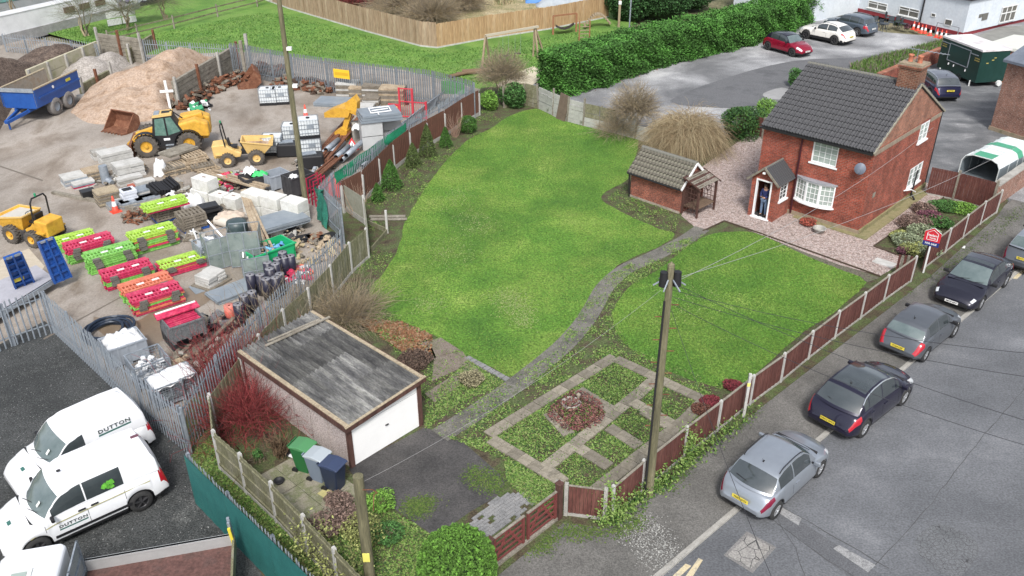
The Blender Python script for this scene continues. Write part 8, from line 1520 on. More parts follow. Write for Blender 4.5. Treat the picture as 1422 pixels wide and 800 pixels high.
for p,q in (((678,606),(853,497)),((757,652),(909,530)),((826,684),(950,586)),((950,586),(980,556)),((682,612),(782,672)),((855,500),(974,556)),((803,543),(850,572)),((878,560),(935,592)),((800,622),(846,650)),((845,595),(888,622)),((905,532),(872,562)),((783,672),(760,655)),((762,575),(790,605)),((905,545),(868,545))[:0] or ((893,572),(934,596))): slabrow(p,q)
# ---------------- patio by the bins ----------------
pat=thing('patio','small patio of mossy square slabs between garage, bins and left fence','paving',(0,0,0)); pm2=M('patio_slab',[(.16,.145,.11),(.24,.22,.17),(.14,.15,.08),(.29,.265,.22)],1.6,.9,.3,30,speck=.25,sscale=28,world=True); pms=[]
for k in range(3): b=B(); b.bx((0,0,.02),(.585,.585,.05),jit=.005); me=b.mesh('paving_slab'); me.materials.append(pm2); pms.append(me)
pa0=G(488,688); pr_=Vector((math.cos(gA),math.sin(gA),0)); pn_=Vector((-math.sin(gA),math.cos(gA),0)); poly=[tuple(G(*p)[:2]) for p in ((360,662),(392,640),(420,632),(470,660),(495,690),(470,712),(440,728),(400,690))]
for i in range(-2,7):
    for j in range(-4,9):
        p=pa0-pr_*(i*.6)+pn_*(j*.6-1.2)
        if inpoly(np.array([[p.x,p.y]]),poly)[0]: o=link('paving_slab',pms[(i*3+j)%3],None,pat); o.location=p+Vector((0,0,.02+random.uniform(-.006,.006))); o.rotation_euler=(random.uniform(-.01,.01),random.uniform(-.01,.01),gA+random.uniform(-.01,.01))
b=B(); b.bx((0,0,.06),(.42,.36,.03)); top('yellow_slab',b,M('yellow_slab_stone',[(.36,.33,.14),(.42,.38,.18)],4,.9,.2,speck=.2),'small yellowish slab lying on the patio','slab',G(454,686),gA+.1); b=B(); b.lathe([(.0,.04),(.13,.04),(.17,.12),(.14,.12),(.12,.06),(0,.06)],n=12); top('dark_bowl',b,trimm,'dark bowl standing on the patio near the left fence','bowl',G(388,671,.05)+Vector((0,0,0)))
# ---------------- block pavers ----------------
bpv=thing('block_paving','band of small grey block pavers just inside the driveway gates','paving',(0,0,0)); bme=B(); bme.bx((0,0,.0),(.205,.103,.05)); bme=bme.mesh('paver'); bme.materials.append(blockm); poly=[tuple(G(*p)[:2]) for p in ((636,742),(690,690),(728,684),(742,700),(726,716),(676,752),(655,760))]; gd_=ang(g0,g2); ud=Vector((math.cos(gd_),math.sin(gd_),0)); vd=Vector((-ud.y,ud.x,0)); o0=G(690,720); cnt=0
for i in range(-20,21):
    for j in range(-24,25):
        p=o0+ud*(i*.215+(.107 if j%2 else 0))+vd*(j*.113)
        if cnt<290 and inpoly(np.array([[p.x,p.y]]),poly)[0] and random.random()<.93: o=link('paver',bme,None,bpv); o.location=p+Vector((0,0,.018+random.uniform(-.008,.006))); o.rotation_euler=(0,0,gd_+random.uniform(-.03,.03)); cnt+=1
be=thing('block_edging','two rows of dark grey blocks edging the lawn beside the garden bed','edging',(0,0,0)); slabrow((648,497),(706,529),.42,.05,be,step=.24,mesh=[bme],nm='paver')
for o in be.children: o.scale=(1,2.2,1)
# old concrete slabs between lawn and garage
sh_=thing('old_slab_path','worn brown concrete slabs with weeds between garage and lawn','paving',(0,0,0)); oldc=M('worn_brown_concrete',[(.12,.095,.075),(.18,.15,.125),(.10,.10,.055)],1.5,.9,.4,30,speck=.35,sscale=22,world=True)
for q in ([(582,478),(612,470),(640,488),(603,497)],[(603,497),(642,489),(654,506),(600,530)],[(590,548),(654,506),(668,516),(604,560)],[(556,500),(600,484),(606,498),(566,516)]): r=sheet('concrete_slab',q,.045,oldc,kind=None,thick=.04,parent=sh_)
b=B(); zone('inner_bed',[(592,560),(660,520),(700,535),(612,592)],.03,M('dark_bed_soil',[(.035,.026,.02),(.07,.052,.038),(.06,.075,.03)],2,.95,.6,25,speck=.4,sscale=18,world=True))
for k,(x,y) in enumerate(((538,302),(540,306))): p=G(x,y); b=B(); b.bar((-.9,0,.06),(.9,0,.07),.22,.04); top('plank_step',b,greyt,('upper','lower')[k]+' grey plank lying on the lawn edge by the short post','plank',p,.0)
b=B(); b.bx((0,0,.03),(.9,.55,.04)); o=top('drain_cover',b,conclight,'pale rectangular drain cover set in the gravel near the fence','cover',G(1228,366),hA)
# flower pots by the cottage
b=B(); b.lathe([(.0,.02),(.22,.02),(.30,.22),(.33,.24),(.30,.27),(.26,.24),(.22,.10),(0,.10)],n=18); top('stone_planter',b,concm,'round grey stone planter on the gravel below the bay window','planter',G(1137,323)); leafy(1121,312,.4,.3,'russet low plant against the cottage wall below the bay window',L3('russet',(.25,.06,.04)),900,.04,'russet_plant')
# ---------------- wheelie bins ----------------
def wbin(px,py,label,cb,cl,a):
    o=thing('wheelie_bin',label,'wheelie bin',G(px,py),a); b=B(); b.prism([(-.22,.08),(.22,.0),(.27,.95),(-.29,.95)],-.24,.24,'x') ; 
    vs=[]; b=B(); lo=[(-.20,-.22),(.20,-.22),(.20,.20),(-.20,.20)]; hi=[(-.27,-.30),(.27,-.30),(.27,.30),(-.27,.30)]; b.add([(x,y,.04) for x,y in lo]+[(x,y,.95) for x,y in hi],[(0,3,2,1),(0,1,5,4),(1,2,6,5),(2,3,7,6),(3,0,4,7),(4,5,6,7)]); q=b.make('body',cb,o); bevel(q,.03,2)
    b=B(); b.prism([(-.36,.95),(.33,.95),(.33,1.00),(.0,1.06),(-.30,1.02),(-.36,.99)],-.29,.29,'x'); q=b.make('lid',cl,o); bevel(q,.02,2); b=B(); b.bar((-.24,.38,.98),(.24,.38,.98),.035); b.make('handle',cb,o)
    for x in (-.25,.25): b=B(); b.cyl((x-.03,.22,.10),(x+.03,.22,.10),.10,n=12); b.make('wheel',trimm,o)
    return o
bg=M('bin_green',[(.02,.13,.04)],rough=.45); bgl=M('bin_green_lid',[(.07,.22,.09)],rough=.45); bgr=M('bin_grey',[(.17,.21,.27)],rough=.45); bgrl=M('bin_grey_lid',[(.34,.38,.41)],rough=.45); bn=M('bin_navy',[(.02,.03,.06)],rough=.45); bnl=M('bin_navy_lid',[(.035,.05,.10)],rough=.45)
ba=gA-PI/2+.0
wbin(425,652,'green wheelie bin, leftmost of three against the garage side',bg,bgl,gA+.35); wbin(445,665,'pale grey wheelie bin between the green and navy ones',bgr,bgrl,gA+.3); wbin(466,678,'dark navy wheelie bin nearest the garage door',bn,bnl,gA+.3)
rubble('white and black patterned bag of rubbish beside the green bin',G(408,630),22,.22,(0,.25),.12,[whitem,trimm],'rubbish_bag','bag',1.5)
# ---------------- poles and wires ----------------
polem=M('tarred_pole',[(.07,.065,.04),(.14,.13,.075),(.20,.18,.12)],1.5,.85,.3,20,speck=.25,sscale=14,stretch=(3,3,.3))
def pole(px,py,h,r,label,extra=None,lean=(0,0)):
    o=thing('utility_pole',label,'pole',G(px,py)); b=B(); b.smooth=True; b.cyl((0,0,-.1),(lean[0],lean[1],h),r,r*.72,14); b.make('mast',polem,o); return o
P1=pole(901,687,7.75,.125,'tall wooden telegraph pole with black junction boxes at the garden fence',lean=(.0,.0)); Z1=7.6
b=B(); b.cyl((0,0,Z1+.1),(0,0,Z1+.22),.10,.02,12); b.make('cap',polem,P1)
for x,y in ((-.24,-.05),(.26,-.02),(.05,.2)): b=B(); b.cyl((x*.7,y*.7,Z1-.45),(x*.7,y*.7,Z1-.05),.12,.10,12); q=b.make('junction_box',trimm,P1)
for t in range(6): a_=t*1.05; b=B(); b.bar((.12*math.cos(a_),.12*math.sin(a_),Z1-.25),(.42*math.cos(a_),.42*math.sin(a_),Z1-.45),.03); b.make('bracket',galv,P1)
for k in range(12): b=B(); s=1 if k%2 else -1; b.bar((s*.1,0,2.6+k*.36),(s*.3,0,2.6+k*.36),.022); b.make('step_iron',rust,P1)
b=B(); b.bar((-.14,-.06,.2),(-.10,-.06,Z1-.9),.05); b.make('cable_cover',trimm,P1)
P2=pole(427,301,11.8,.14,'mossy wooden pole with lamps standing in the yard by the white blocks'); 
for x,z in ((-.3,11.6),(.3,11.2),(-.35,10.5),(.25,6.6),(.2,8.3)): b=B(); b.bar((0,0,z),(x,-.1,z+.05),.04); b.bx((x,-.1,z+.05),(.22,.2,.14)); b.make('lamp',whitep,P2)
P3=thing('utility_pole','green wooden pole at the bottom left with a yellow tag','pole',G(515,812)); b=B(); b.smooth=True; b.cyl((0,0,-.1),(0,0,3.75),.15,.13,14); b.make('mast',polem,P3); b=B(); b.bx((0,-.15,1.15),(.18,.03,.28)); b.make('yellow_tag',M('tag_yellow',[(.70,.66,.15)]),P3); b=B(); b.bx((.1,-.15,1.15),(.001,.001,.001)); b=B(); b.tube([(.1,-.1,3.4),(.35,-.15,3.45),(.45,-.1,3.3),(.35,-.05,3.2),(.30,-.1,2.7)],.014,5); b.make('wire_loop',rust,P3)
lean=thing('leaning_post','pale leaning wooden pole standing against the road fence','pole',G(1032,579)); b=B(); b.bar((0,0,-.05),(0.02,.0,1.75),.09); b.make('mast',conclight,lean); b=B(); b.bx((0,-.05,1.35),(.10,.02,.12)); b.make('yellow_tag',MATS['tag_yellow'],lean)
wm=M('wire_dark',[(.03,.03,.035)],rough=.6); wl_=M('wire_pale',[(.30,.30,.30)],rough=.6)
def wire(a,c,sag,mat,label,r=.012,n=14):
    a=Vector(a);c=Vector(c); b=B(); pts=[a.lerp(c,i/n)-Vector((0,0,4*sag*(i/n)*(1-i/n))) for i in range(n+1)]; b.tube([p-a for p in pts],r,4); return top('overhead_wire',b,mat,label,'wire',a)
T1=P1.location+Vector((.2,.1,Z1-.4))
wire(T1,HS.matrix_basis@Vector((.1,6.9,3.6)),.5,wl_,'pale overhead cable from the telegraph pole to the rear corner of the cottage',.007); wire(T1+Vector((0,0,.1)),G(1500,155,6.5),.6,wl_,'second pale overhead cable passing above the cottage gravel to the right',.006)
for k,(x,y,h) in enumerate(((1620,640,6.3),(1560,500,6.6),(1600,545,6.4),(1500,640,5.5),(1180,1050,4.0))): wire(P1.location+Vector((.1,-.1,Z1-.35-.2*k)),G(x,y,h),.35,wm,('dark overhead line crossing the road to the far right','uppermost thin dark line crossing the road','thin dark line just under the uppermost one','thin dark line falling to the right edge','dark line dropping towards the bottom of the road')[k],.007)
wire(P1.location+Vector((-.1,0,Z1-.5)),P3.location+Vector((0,0,3.5)),.35,wl_,'faint pale line from the telegraph pole towards the bottom left pole',.003)
# ---------------- for sale sign ----------------
fs=thing('estate_sign','red and blue for sale board on a white post beside the fence gap','sign',Vector((*G(1291,345,1.2).xy,0)),hA+R(8)); sr=M('sign_board_red',[(.52,.025,.04)],rough=.45); sb=M('sign_board_blue',[(.015,.03,.16)],rough=.45)
b=B(); b.box(-.035,.035,-.03,.03,0,1.55); b.make('post',whitep,fs); b=B(); b.prism([(-.37,1.62),(.37,1.62),(.37,2.08),(0,2.30),(-.37,2.08)],-.05,-.03,'y'); b.make('red_board',sr,fs); b=B(); b.box(-.37,.37,-.05,-.03,1.40,1.615); b.make('blue_board',sb,fs)
b=B(); o_=[(-.24,1.70),(.24,1.70),(.24,2.04),(0,2.19),(-.24,2.04)]
for p,q in zip(o_,o_[1:]+o_[:1]): b.bar((p[0],-.056,p[1]),(q[0],-.056,q[1]),.028,.012)
b.make('white_outline',white,fs); b=B(); e_=[(-.37,2.08),(0,2.30),(.37,2.08)]; 
for p,q in zip(e_,e_[1:]): b.bar((p[0],-.056,p[1]),(q[0],-.056,q[1]),.03,.012)
b.make('white_edge',white,fs)
text('haslam',.15,white,fs,(0,-.056,1.93),FACE_MY,.003); text('homes',.11,white,fs,(.03,-.056,1.80),FACE_MY,.003); text('FOR SALE',.125,white,fs,(0,-.056,1.51),FACE_MY,.003)
# ---------------- white pub buildings ----------------
def wallbetween(par,p,q,h,mat,z0=0,th=.25,nm='wall'):
    a,c=p,q; d=(c-a).normalized(); n=Vector((-d.y,d.x,0))*th; b=B(); Z=Vector((0,0,1)); b.add([a+Z*z0,c+Z*z0,c+n+Z*z0,a+n+Z*z0,a+Z*h,c+Z*h,c+n+Z*h,a+n+Z*h],[(0,3,2,1),(4,5,6,7),(0,1,5,4),(1,2,6,5),(2,3,7,6),(3,0,4,7)]); return b.make(nm,mat,par)
A0,A1,A2=G(1190,16),G(1336,51),G(1384,38); A3=G(1460,22)
pubw=M('white_render',[(.50,.55,.60),(.60,.64,.68)],1.0,.85,.15,10,speck=.06,sscale=5); redb=M('red_masonry_paint',[(.18,.02,.03),(.25,.035,.045)],2,.8,.2,speck=.1)
pb_o=thing('pub_building','white painted single storey building with red base band and flat dark roof','building',A1,ang(A0,A1)); d01=(A0-A1).length; d12=(A2-A1).length+4; dp=6
inv=pb_o.matrix_basis.inverted(); q2=inv@A2; q3=inv@A3; b=B(); b.prism([(-d01-8,0),(0,0),(q3.x,q3.y),(q3.x-6,q3.y+8),(-d01-8,9)],.32,3.05,'z'); b.make('wall',pubw,pb_o)
b=B(); b.prism([(-d01-8,-.04),(.03,-.04),(q2.x+.03,q2.y-.02),(q3.x,q3.y-.04),(q3.x-6,q3.y+8),(-d01-8,9)],0,.34,'z'); b.make('base_band',redb,pb_o)
b=B(); b.prism([(-6.2,-.2),(.25,-.2),(q3.x+.3,q3.y-.2),(q3.x-6,q3.y+8.2),(-6.2,9.2)],3.05,3.22,'z'); b.make('flat_roof',M('bitumen_roof',[(.03,.03,.035),(.05,.05,.055)],1,.8,.2),pb_o)
brg=M('pub_glass',[(.10,.10,.09),(.16,.155,.14)],2,.1,0,spec=.5)
def px2x(x,y,z): p=inv@Vector(G(x,y,z)); return p.x
def wplane(x,y):
    d=FW*FPX+RT*(x-711)-UP*(y-400); o_=Vector((0,0,CH)); n=pb_o.matrix_basis.to_3x3()@Vector((0,1,0)); t=(pb_o.location-o_).dot(n)/d.dot(n); return inv@(o_+d*t)
for (xa,ya),(xb,yb) in (((1207,0),(1231,16)),((1250,8),(1275,26))): a,c=wplane(xa,ya),wplane(xb,yb); window(pb_o,a.x,c.x,c.z,a.z,-.02,2,1,1,glass=brg,mat=whitep,transom=.68)
for (xa,ya),(xb,yb) in (((1294,18),(1299,24)),((1313,26),(1321,37))): a,c=wplane(xa,ya),wplane(xb,yb); window(pb_o,a.x,c.x,c.z,a.z,-.02,1,1,1,glass=brg,mat=whitep,sill=False,name='small_window',fr=.04)
a=wplane(1284,5); c=wplane(1279,36); b=B(); b.cyl((a.x,-.1,3.3),(a.x,-.1,.2),.07); b.lathe([(.08,3.3),(.16,3.55),(.14,3.6)],(a.x,-.1,0),8); b.make('lamp_pipe',blackp,pb_o)
def eplane(x,y):
    d=FW*FPX+RT*(x-711)-UP*(y-400); e=(A3-A1).normalized(); n=Vector((-e.y,e.x,0)); o_=Vector((0,0,CH)); t=(A1-o_).dot(n)/d.dot(n); return o_+d*t
ea_=ang(A1,A3)
for (xa,ya),(xb,yb),nm in (((1392,11),(1407,26),'side_window'),((1365,19),(1370,27),'small_window'),((1360,20),(1363,24),'vent')):
    p,q=eplane(xa,ya),eplane(xb,yb); L_=(Vector((q.x,q.y,0))-Vector((p.x,p.y,0))).length; g=B(); g.box(0,L_,-.05,.02,0,max(.3,p.z-q.z)); o=g.make(nm,brg,pb_o); o.matrix_world=Matrix.Translation((p.x,p.y,q.z))@Matrix.Rotation(ea_,4,'Z'); 
    o.matrix_parent_inverse=Matrix.Identity(4); o.matrix_local=inv@(Matrix.Translation((p.x,p.y,q.z))@Matrix.Rotation(ea_,4,'Z'))
    if nm=='side_window':
        H_=p.z-q.z
        for k in range(4): g=B(); g.box(k*L_/3-.04,k*L_/3+.04,-.09,-.04,0,H_); f=g.make('frame_bar',whitep,o)
        for z in (-.12,H_*.55,H_): g=B(); g.box(-.08,L_+.08,-.11,-.045,z,z+.08); g.make('frame_bar',whitep,o)
# white yard wall and far wing
W0,W1=G(1088,40),G(1192,16); ww=thing('white_yard_wall','long white painted yard wall behind the parked sport utility cars','wall',(0,0,0)); wallbetween(ww,W0,W1,2.2,pubw,nm='rendered_face',th=.3); wallbetween(ww,W0-Vector((0,.05,0)),W1-Vector((0,.05,0)),2.3,concm,2.203,.4,'coping')
for k,x in enumerate((1168,)): p=G(x,20); b=B(); b.bar(p+Vector((0,-.2,0)),p+Vector((0,-.2,3.6)),.12); b.make('steel_post',rust,ww)
fw=thing('far_white_house','white house wing with grey window behind the yard wall','building',G(1096,22),ang(W0,W1)); b=B(); b.box(-1,12,0,6,0,5); b.make('wall',pubw,fw); window(fw,1.0,3.0,1.5,3.2,-.02,2,1,1,glass=brg,mat=whitep); window(fw,5.0,7.0,1.5,3.2,-.02,2,1,1,glass=brg,mat=whitep); b=B(); b.box(-.5,4,-1.6,-.0,2.3,2.42); b.make('lean_to_roof',whitep,fw)
b=B(); fr_=G(1321,50)
hb=thing('hoop_barrier','grey tubular hoop barrier standing behind the row of cones','barrier',G(1314,51),ang(A0,A1)); L_=2.2
for s in range(2): b=B(); b.bar((s*L_-L_/2,-.1,0),(s*L_-L_/2,-.1,1.0),.05); b.make('upright',M('hoop_grey',[(.22,.23,.25)]),hb)
b=B(); b.bar((-L_/2,-.1,1.0),(L_/2,-.1,1.0),.05); b.bar((-L_/2,-.1,.3),(L_/2,-.1,.3),.04); b.make('rail',MATS['hoop_grey'],hb)
def chairx(px,py,a,label,g='outdoor chairs by the pub wall'):
    o=thing('outdoor_chair',label,'chair',G(px,py),a,g); m=M('dark_chair',[(.05,.06,.07)],rough=.6)
    for x in (-.22,.22):
        for y in (-.22,.22): b=B(); b.bar((x,y,0),(x,y,.45 if y<0 else .95),.04); b.make('leg',m,o)
    b=B(); b.bx((0,0,.45),(.5,.5,.05)); b.make('seat',m,o); b=B(); b.bx((0,.22,.75),(.48,.04,.4)); b.make('backrest',m,o); return o
for k,(x,y,a) in enumerate(((1216,38,.2),(1224,41,2.2),(1236,38,-.4),(1247,38,.3),(1254,40,.8),(1232,31,1.5))): chairx(x,y,a,('dark outdoor chair nearest the blue grey car','dark chair turned away beside the first one','dark chair in the middle below the pub window','dark chair below the second pub window','dark chair nearest the row of cones','dark high chair against the pub wall')[k])
tb=thing('outdoor_table','small dark outdoor table among the chairs','table',G(1226,44)); b=B(); b.cyl((0,0,.7),(0,0,.74),.4,n=14); b.make('tabletop',M('dark_chair',[(.05,.06,.07)]),tb); 
for k in range(3): b=B(); b.bar((0,0,.7),(.35*math.cos(k*2.1),.35*math.sin(k*2.1),0),.03); b.make('leg',MATS['dark_chair'],tb)
for k,(x,y) in enumerate(((1250,36),(1259,41),(1244,36))): leafy(x,y,.25,.5,('potted plant below the second pub window','red potted plant near the cones','small pot plant left of the second window')[k],pur if k==1 else lm,300,.06,'potted_plant')
# ---------------- green catering trailer ----------------
C0,C1=G(1299,99),G(1352,122); C2=C1+Vector((-(C1-C0).y,(C1-C0).x,0)).normalized()*2.25; ct=thing('catering_trailer','dark green box catering trailer with white roof and outlined serving hatch','trailer',C1,ang(C0,C1)); dg_=M('bottle_green_panel',[(.008,.035,.028),(.014,.05,.042)],2,.4,.05,10,speck=.1); cl=(C1-C0).length; cwid=(C2-C1).length
b=B(); b.box(-cl,0,0,cwid,.35,2.55); b.make('body',dg_,ct); b=B(); b.prism([(-cl-.05,2.55),(.05,2.55),(.03,2.68),(-cl-.03,2.68)],-.05,cwid+.05,'y'); b.make('roof',M('grubby_white_roof',[(.42,.39,.40),(.62,.60,.60),(.66,.65,.64)],.8,.7,.2,10,speck=.08),ct)
b=B(); u0,u1,v0,v1=-cl*.78,-cl*.26,1.15,2.35
for p,q in (((u0,v0),(u1,v0)),((u1,v0),(u1,v1)),((u1,v1),(u0,v1)),((u0,v1),(u0,v0)),((-cl+.05,2.3),(u0,2.3)),((u1,2.2),(-.3,2.2))): b.bar((p[0],-.02,p[1]),(q[0],-.02,q[1]),.05,.05)
b.make('hatch_frame',galv,ct); b=B(); b.box(u0+.03,u1-.03,-.015,-.002,v0+.03,v1-.03); b.make('serving_hatch',M('hatch_green_dark',[(.012,.05,.045)],rough=.3),ct)
for x in (u0+.3,u0+.9,u1-.1): b=B(); b.cyl((x,-.05,1.0),(x,-.05,.85),.04,n=6); b.make('catch',white,ct)
gold=M('gold_lettering',[(.45,.36,.10)],rough=.5)
for k,(x,z) in enumerate(((-cl+.35,2.12),(-.32,2.0),(-.32,1.85))): b=B(); 
for i in range(14): b=B(); b.box(-cl+.12+(i%7)*.075,-cl+.16+(i%7)*.075,-.008,-.002,1.95+.15*(i//7),2.03+.15*(i//7)); b.make('gold_mark',gold,ct)
for i in range(14): b=B(); b.box(-.62+(i%7)*.075,-.58+(i%7)*.075,-.008,-.002,1.8+.15*(i//7),1.88+.15*(i//7)); b.make('gold_mark',gold,ct)
for y,z in ((.9,1.9),(1.05,2.05),(.5,1.7)): b=B(); b.box(.002,.01,y,y+.18,z,z+.06); b.make('gold_mark',gold,ct)
for x in (-.5,-cl+.5): b=B(); b.cyl((x,-.05,.0),(x,-.05,.4),.05,n=8); b.make('jack_leg',whitep,ct)
for x in (-cl*.6,-cl*.42): 
    for y,s in ((.1,-1),(cwid-.1,1)): wheel(ct,x,y,.28,s,rimd,.2)
b=B(); b.cyl((.15,cwid-.5,.3),(.3,cwid-.5,.3),.2,n=12); b.make('jockey_wheel',whitep,ct)
# shed roofs, brown kennel, brick buildings at the right
kb_=thing('brown_kennel','small orange brown timber shed behind the catering trailer','shed',G(1388,115),-.2); b=B(); b.prism([(-.8,0),(.8,0),(.8,1.3),(0,1.7),(-.8,1.3)],0,1.4,'y'); b.make('wall',M('orange_shed_board',[(.20,.07,.035),(.27,.10,.05)],4,.8,.2,speck=.2,stretch=(3,3,.4)),kb_); b=B(); b.prism([(-.9,1.28),(0,1.76),(.9,1.28),(.9,1.34),(0,1.84),(-.9,1.34)],-.1,1.5,'y'); b.make('roof',leadm,kb_)
wr_=thing('canopy_roof','low building with cream corrugated roof beyond the catering trailer','building',G(1398,98),ang(G(1364,62),G(1422,88))); 
rr=[wr_.matrix_basis.inverted()@Vector(G(x,y,2.4)) for x,y in ((1364,62),(1408,48),(1500,58),(1426,70))]; b=B(); b.prism([(p.x,p.y) for p in rr],2.2,2.4,'z'); b.make('roof_sheet',M('cream_roof',[(.50,.51,.46),(.60,.61,.56)],3,.6,.2,6,stretch=(8,.3,1)),wr_); b=B(); b.prism([(p.x*.96,p.y*.96) for p in rr],0,2.18,'z'); b.make('wall',brickB,wr_)
# brick building filling the right edge: gable wall facing the yard
R0,R1=G(1374,180),G(1440,202); rb=thing('brick_outbuilding','pale patched red brick building filling the right edge of the photo','building',R0,ang(R0,R1)); b=B(); 
hL=4.3; b.box(0,9,0,7.5,0,hL); b.make('wall',brickW,rb); b=B(); b.box(-.06,9,-.06,0,0,.25); b.make('plinth',stonem,rb); b=B(); b.prism([(-.3,hL-.05),(3.75,hL+1.6),(7.8,hL-.05),(7.8,hL+.1),(3.75,hL+1.75),(-.3,hL+.1)],-.15,9,'x'); b.make('roof',M('slate_roof',[(.10,.12,.15),(.16,.18,.22)],2,.7,.2,speck=.2),rb)
# low brick wall between side yard and verge, and curved wall by pavement
fs.scale=(.88,.88,.95)
bw_=thing('low_brick_wall','low red brick wall between the verge and the side yard','wall',(0,0,0)); wallbetween(bw_,G(1222,122),G(1305,86),1.0,brickA,nm='brickwork',th=.3); wallbetween(bw_,G(1220,123),G(1306,85),1.07,brickB,1.003,.36,'coping')
cw_=thing('curved_brick_wall','low old brick wall curving along the pavement beside the livestock trailer','wall',(0,0,0)); W=[Vector((*G(x,y,1.3).xy,0)) for x,y in ((1383,257),(1391,256),(1402,248),(1422,234),(1480,196),(1600,120))]
for p,q in zip(W[:-1],W[1:]): wallbetween(cw_,p,q,1.2,brickW,nm='brickwork',th=.3); wallbetween(cw_,p-Vector((.03,.03,0)),q-Vector((.03,.03,0)),1.28,concm,1.203,.38,'coping')
# ---------------- livestock trailer ----------------
K0,K1=G(1340,254),G(1416,213); lt=thing('livestock_trailer','white and green ribbed livestock trailer with open rear behind the brown fence','trailer',Vector((*G(1352,262).xy,0)),ang(G(1335,268),G(1400,232))); Ll=4.2; hw=.95; hh=1.75
sec=[(-hw,.5),(-hw,1.35),(-hw*.85,1.62),(-hw*.5,hh),(hw*.5,hh),(hw*.85,1.62),(hw,1.35),(hw,.5)]; lg_=M('trailer_grey',[(.13,.16,.18),(.19,.22,.24)],3,.5,.1); lw_=M('trailer_white',[(.55,.60,.60),(.66,.70,.70)],2,.45,.1,speck=.05); lgn=M('trailer_green',[(.05,.26,.15),(.08,.32,.20)],2,.5,.1)
def shell(x0,x1,mat,nm,idx):
    b=B(); b.smooth=False
    for i in idx: (y0,z0_),(y1,z1_)=sec[i],sec[i+1]; b.add([(x0,y0,z0_),(x1,y0,z0_),(x1,y1,z1_),(x0,y1,z1_)],[(0,1,2,3)])
    o=b.make(nm,mat,lt); m=o.modifiers.new('thickness','SOLIDIFY'); m.thickness=.03; return o
shell(0,Ll,lg_,'side_panel',[0]); shell(0,Ll,lg_,'side_panel',[6])
for x0,x1,m in ((0,.9,lw_),(.9,1.6,lw_),(1.6,2.3,lw_),(2.3,2.9,lgn),(2.9,Ll,lw_)): shell(x0,x1-.01,m,'roof_panel',[1,2,3,4,5])
shell(.05,.85,lgn,'green_roof_patch',[3]).location=(0,0,.03)
for x in (0,1.2,2.25,2.95,3.6,Ll):
    b=B(); 
    for (a_,c_) in zip(sec[:-1],sec[1:]): b.bar((x,a_[0]*1.02,a_[1]+.01),(x,c_[0]*1.02,c_[1]+.01),.05,.04)
    b.make('hoop',lw_,lt)
b=B(); b.box(0,Ll,-hw,hw,.42,.48); b.make('floor',lg_,lt); b=B(); b.box(Ll-.04,Ll,-hw*.9,hw*.9,.5,1.6); b.make('front_panel',lg_,lt)
for x in (1.6,2.5):
    for y,s in ((-hw-.1,-1),(hw+.1,1)): wheel(lt,x,y,.3,s,rimd,.18)
b=B(); b.box(Ll+.2,Ll+1.8,-.9,.9,.3,1.2); top('navy_box_trailer',b,M('navy_cover',[(.015,.02,.06)],rough=.5),'dark navy covered box behind the front of the livestock trailer','box',lt.location,lt.rotation_euler.z)
# ---------------- canal boats ----------------
def boat(label,p,q,wd,h,cabm,hullm,wins,roofm,winm_=brg,z=0):
    a,c=G(*p),G(*q); o=thing('narrowboat',label,'boat',a,ang(a,c)); L_=(c-a).length; b=B(); b.prism([(0,wd*.5),(.8,.05),(L_-2.2,0),(L_,wd*.5),(L_-2.2,wd),(.8,wd)],-.1,.75,'z'); b.make('hull',hullm,o)
    b=B(); vs=[(1.2,.14),(L_-3.4,.14),(L_-3.4,wd-.14),(1.2,wd-.14)]; b.add([(x,y,.75) for x,y in vs]+[(x,y+(.12 if y<1 else -.12),h) for x,y in vs],[(4,5,6,7),(0,1,5,4),(1,2,6,5),(2,3,7,6),(3,0,4,7)]); b.make('cabin',cabm,o); b=B(); b.box(1.1,L_-3.3,.22,wd-.22,h+.002,h+.06); b.make('roof',roofm,o)
    for u in wins: b=B(); x=1.2+(L_-4.6)*u; b.box(x,x+1.1,.08,.3,1.3,h-.4); q_=b.make('window',winm_,o)
    return o
bh=M('boat_hull',[(.20,.20,.20),(.34,.34,.34)],2,.7,.2,speck=.2); bw2=M('boat_white',[(.50,.51,.52),(.64,.65,.66)],1,.6,.1,speck=.1)
bo1=boat('white narrowboat with three brown windows moored on the canal',(-130,96),(205,12),1.9,2.2,bw2,bh,(.70,.785,.875),bw2,M('brown_glass',[(.10,.06,.05)],rough=.2)); boat('grey narrowboat with long teal roof behind the white one',(-120,55),(158,-1),2.1,1.6,M('boat_grey',[(.22,.24,.24),(.30,.31,.31)],1,.7,.2),bh,(),M('teal_roof',[(.05,.16,.14),(.09,.21,.18)],1,.6,.2,speck=.1)); boat('dark blue narrowboat at the top edge of the photo',(205,3),(320,-30),2.1,1.5,M('boat_blue',[(.02,.04,.13)],rough=.4),M('boat_dark',[(.02,.02,.03)]),(.1,.4),M('boat_blue',[(.02,.04,.13)]),white)
rubble('white covers and fittings heaped on the bow of the white narrowboat',G(192,14,1.2),60,1.4,(.9,1.5),.4,[greybin,whitem,M('purple_cover',[(.16,.13,.30)])],'boat_cover','cover',2)
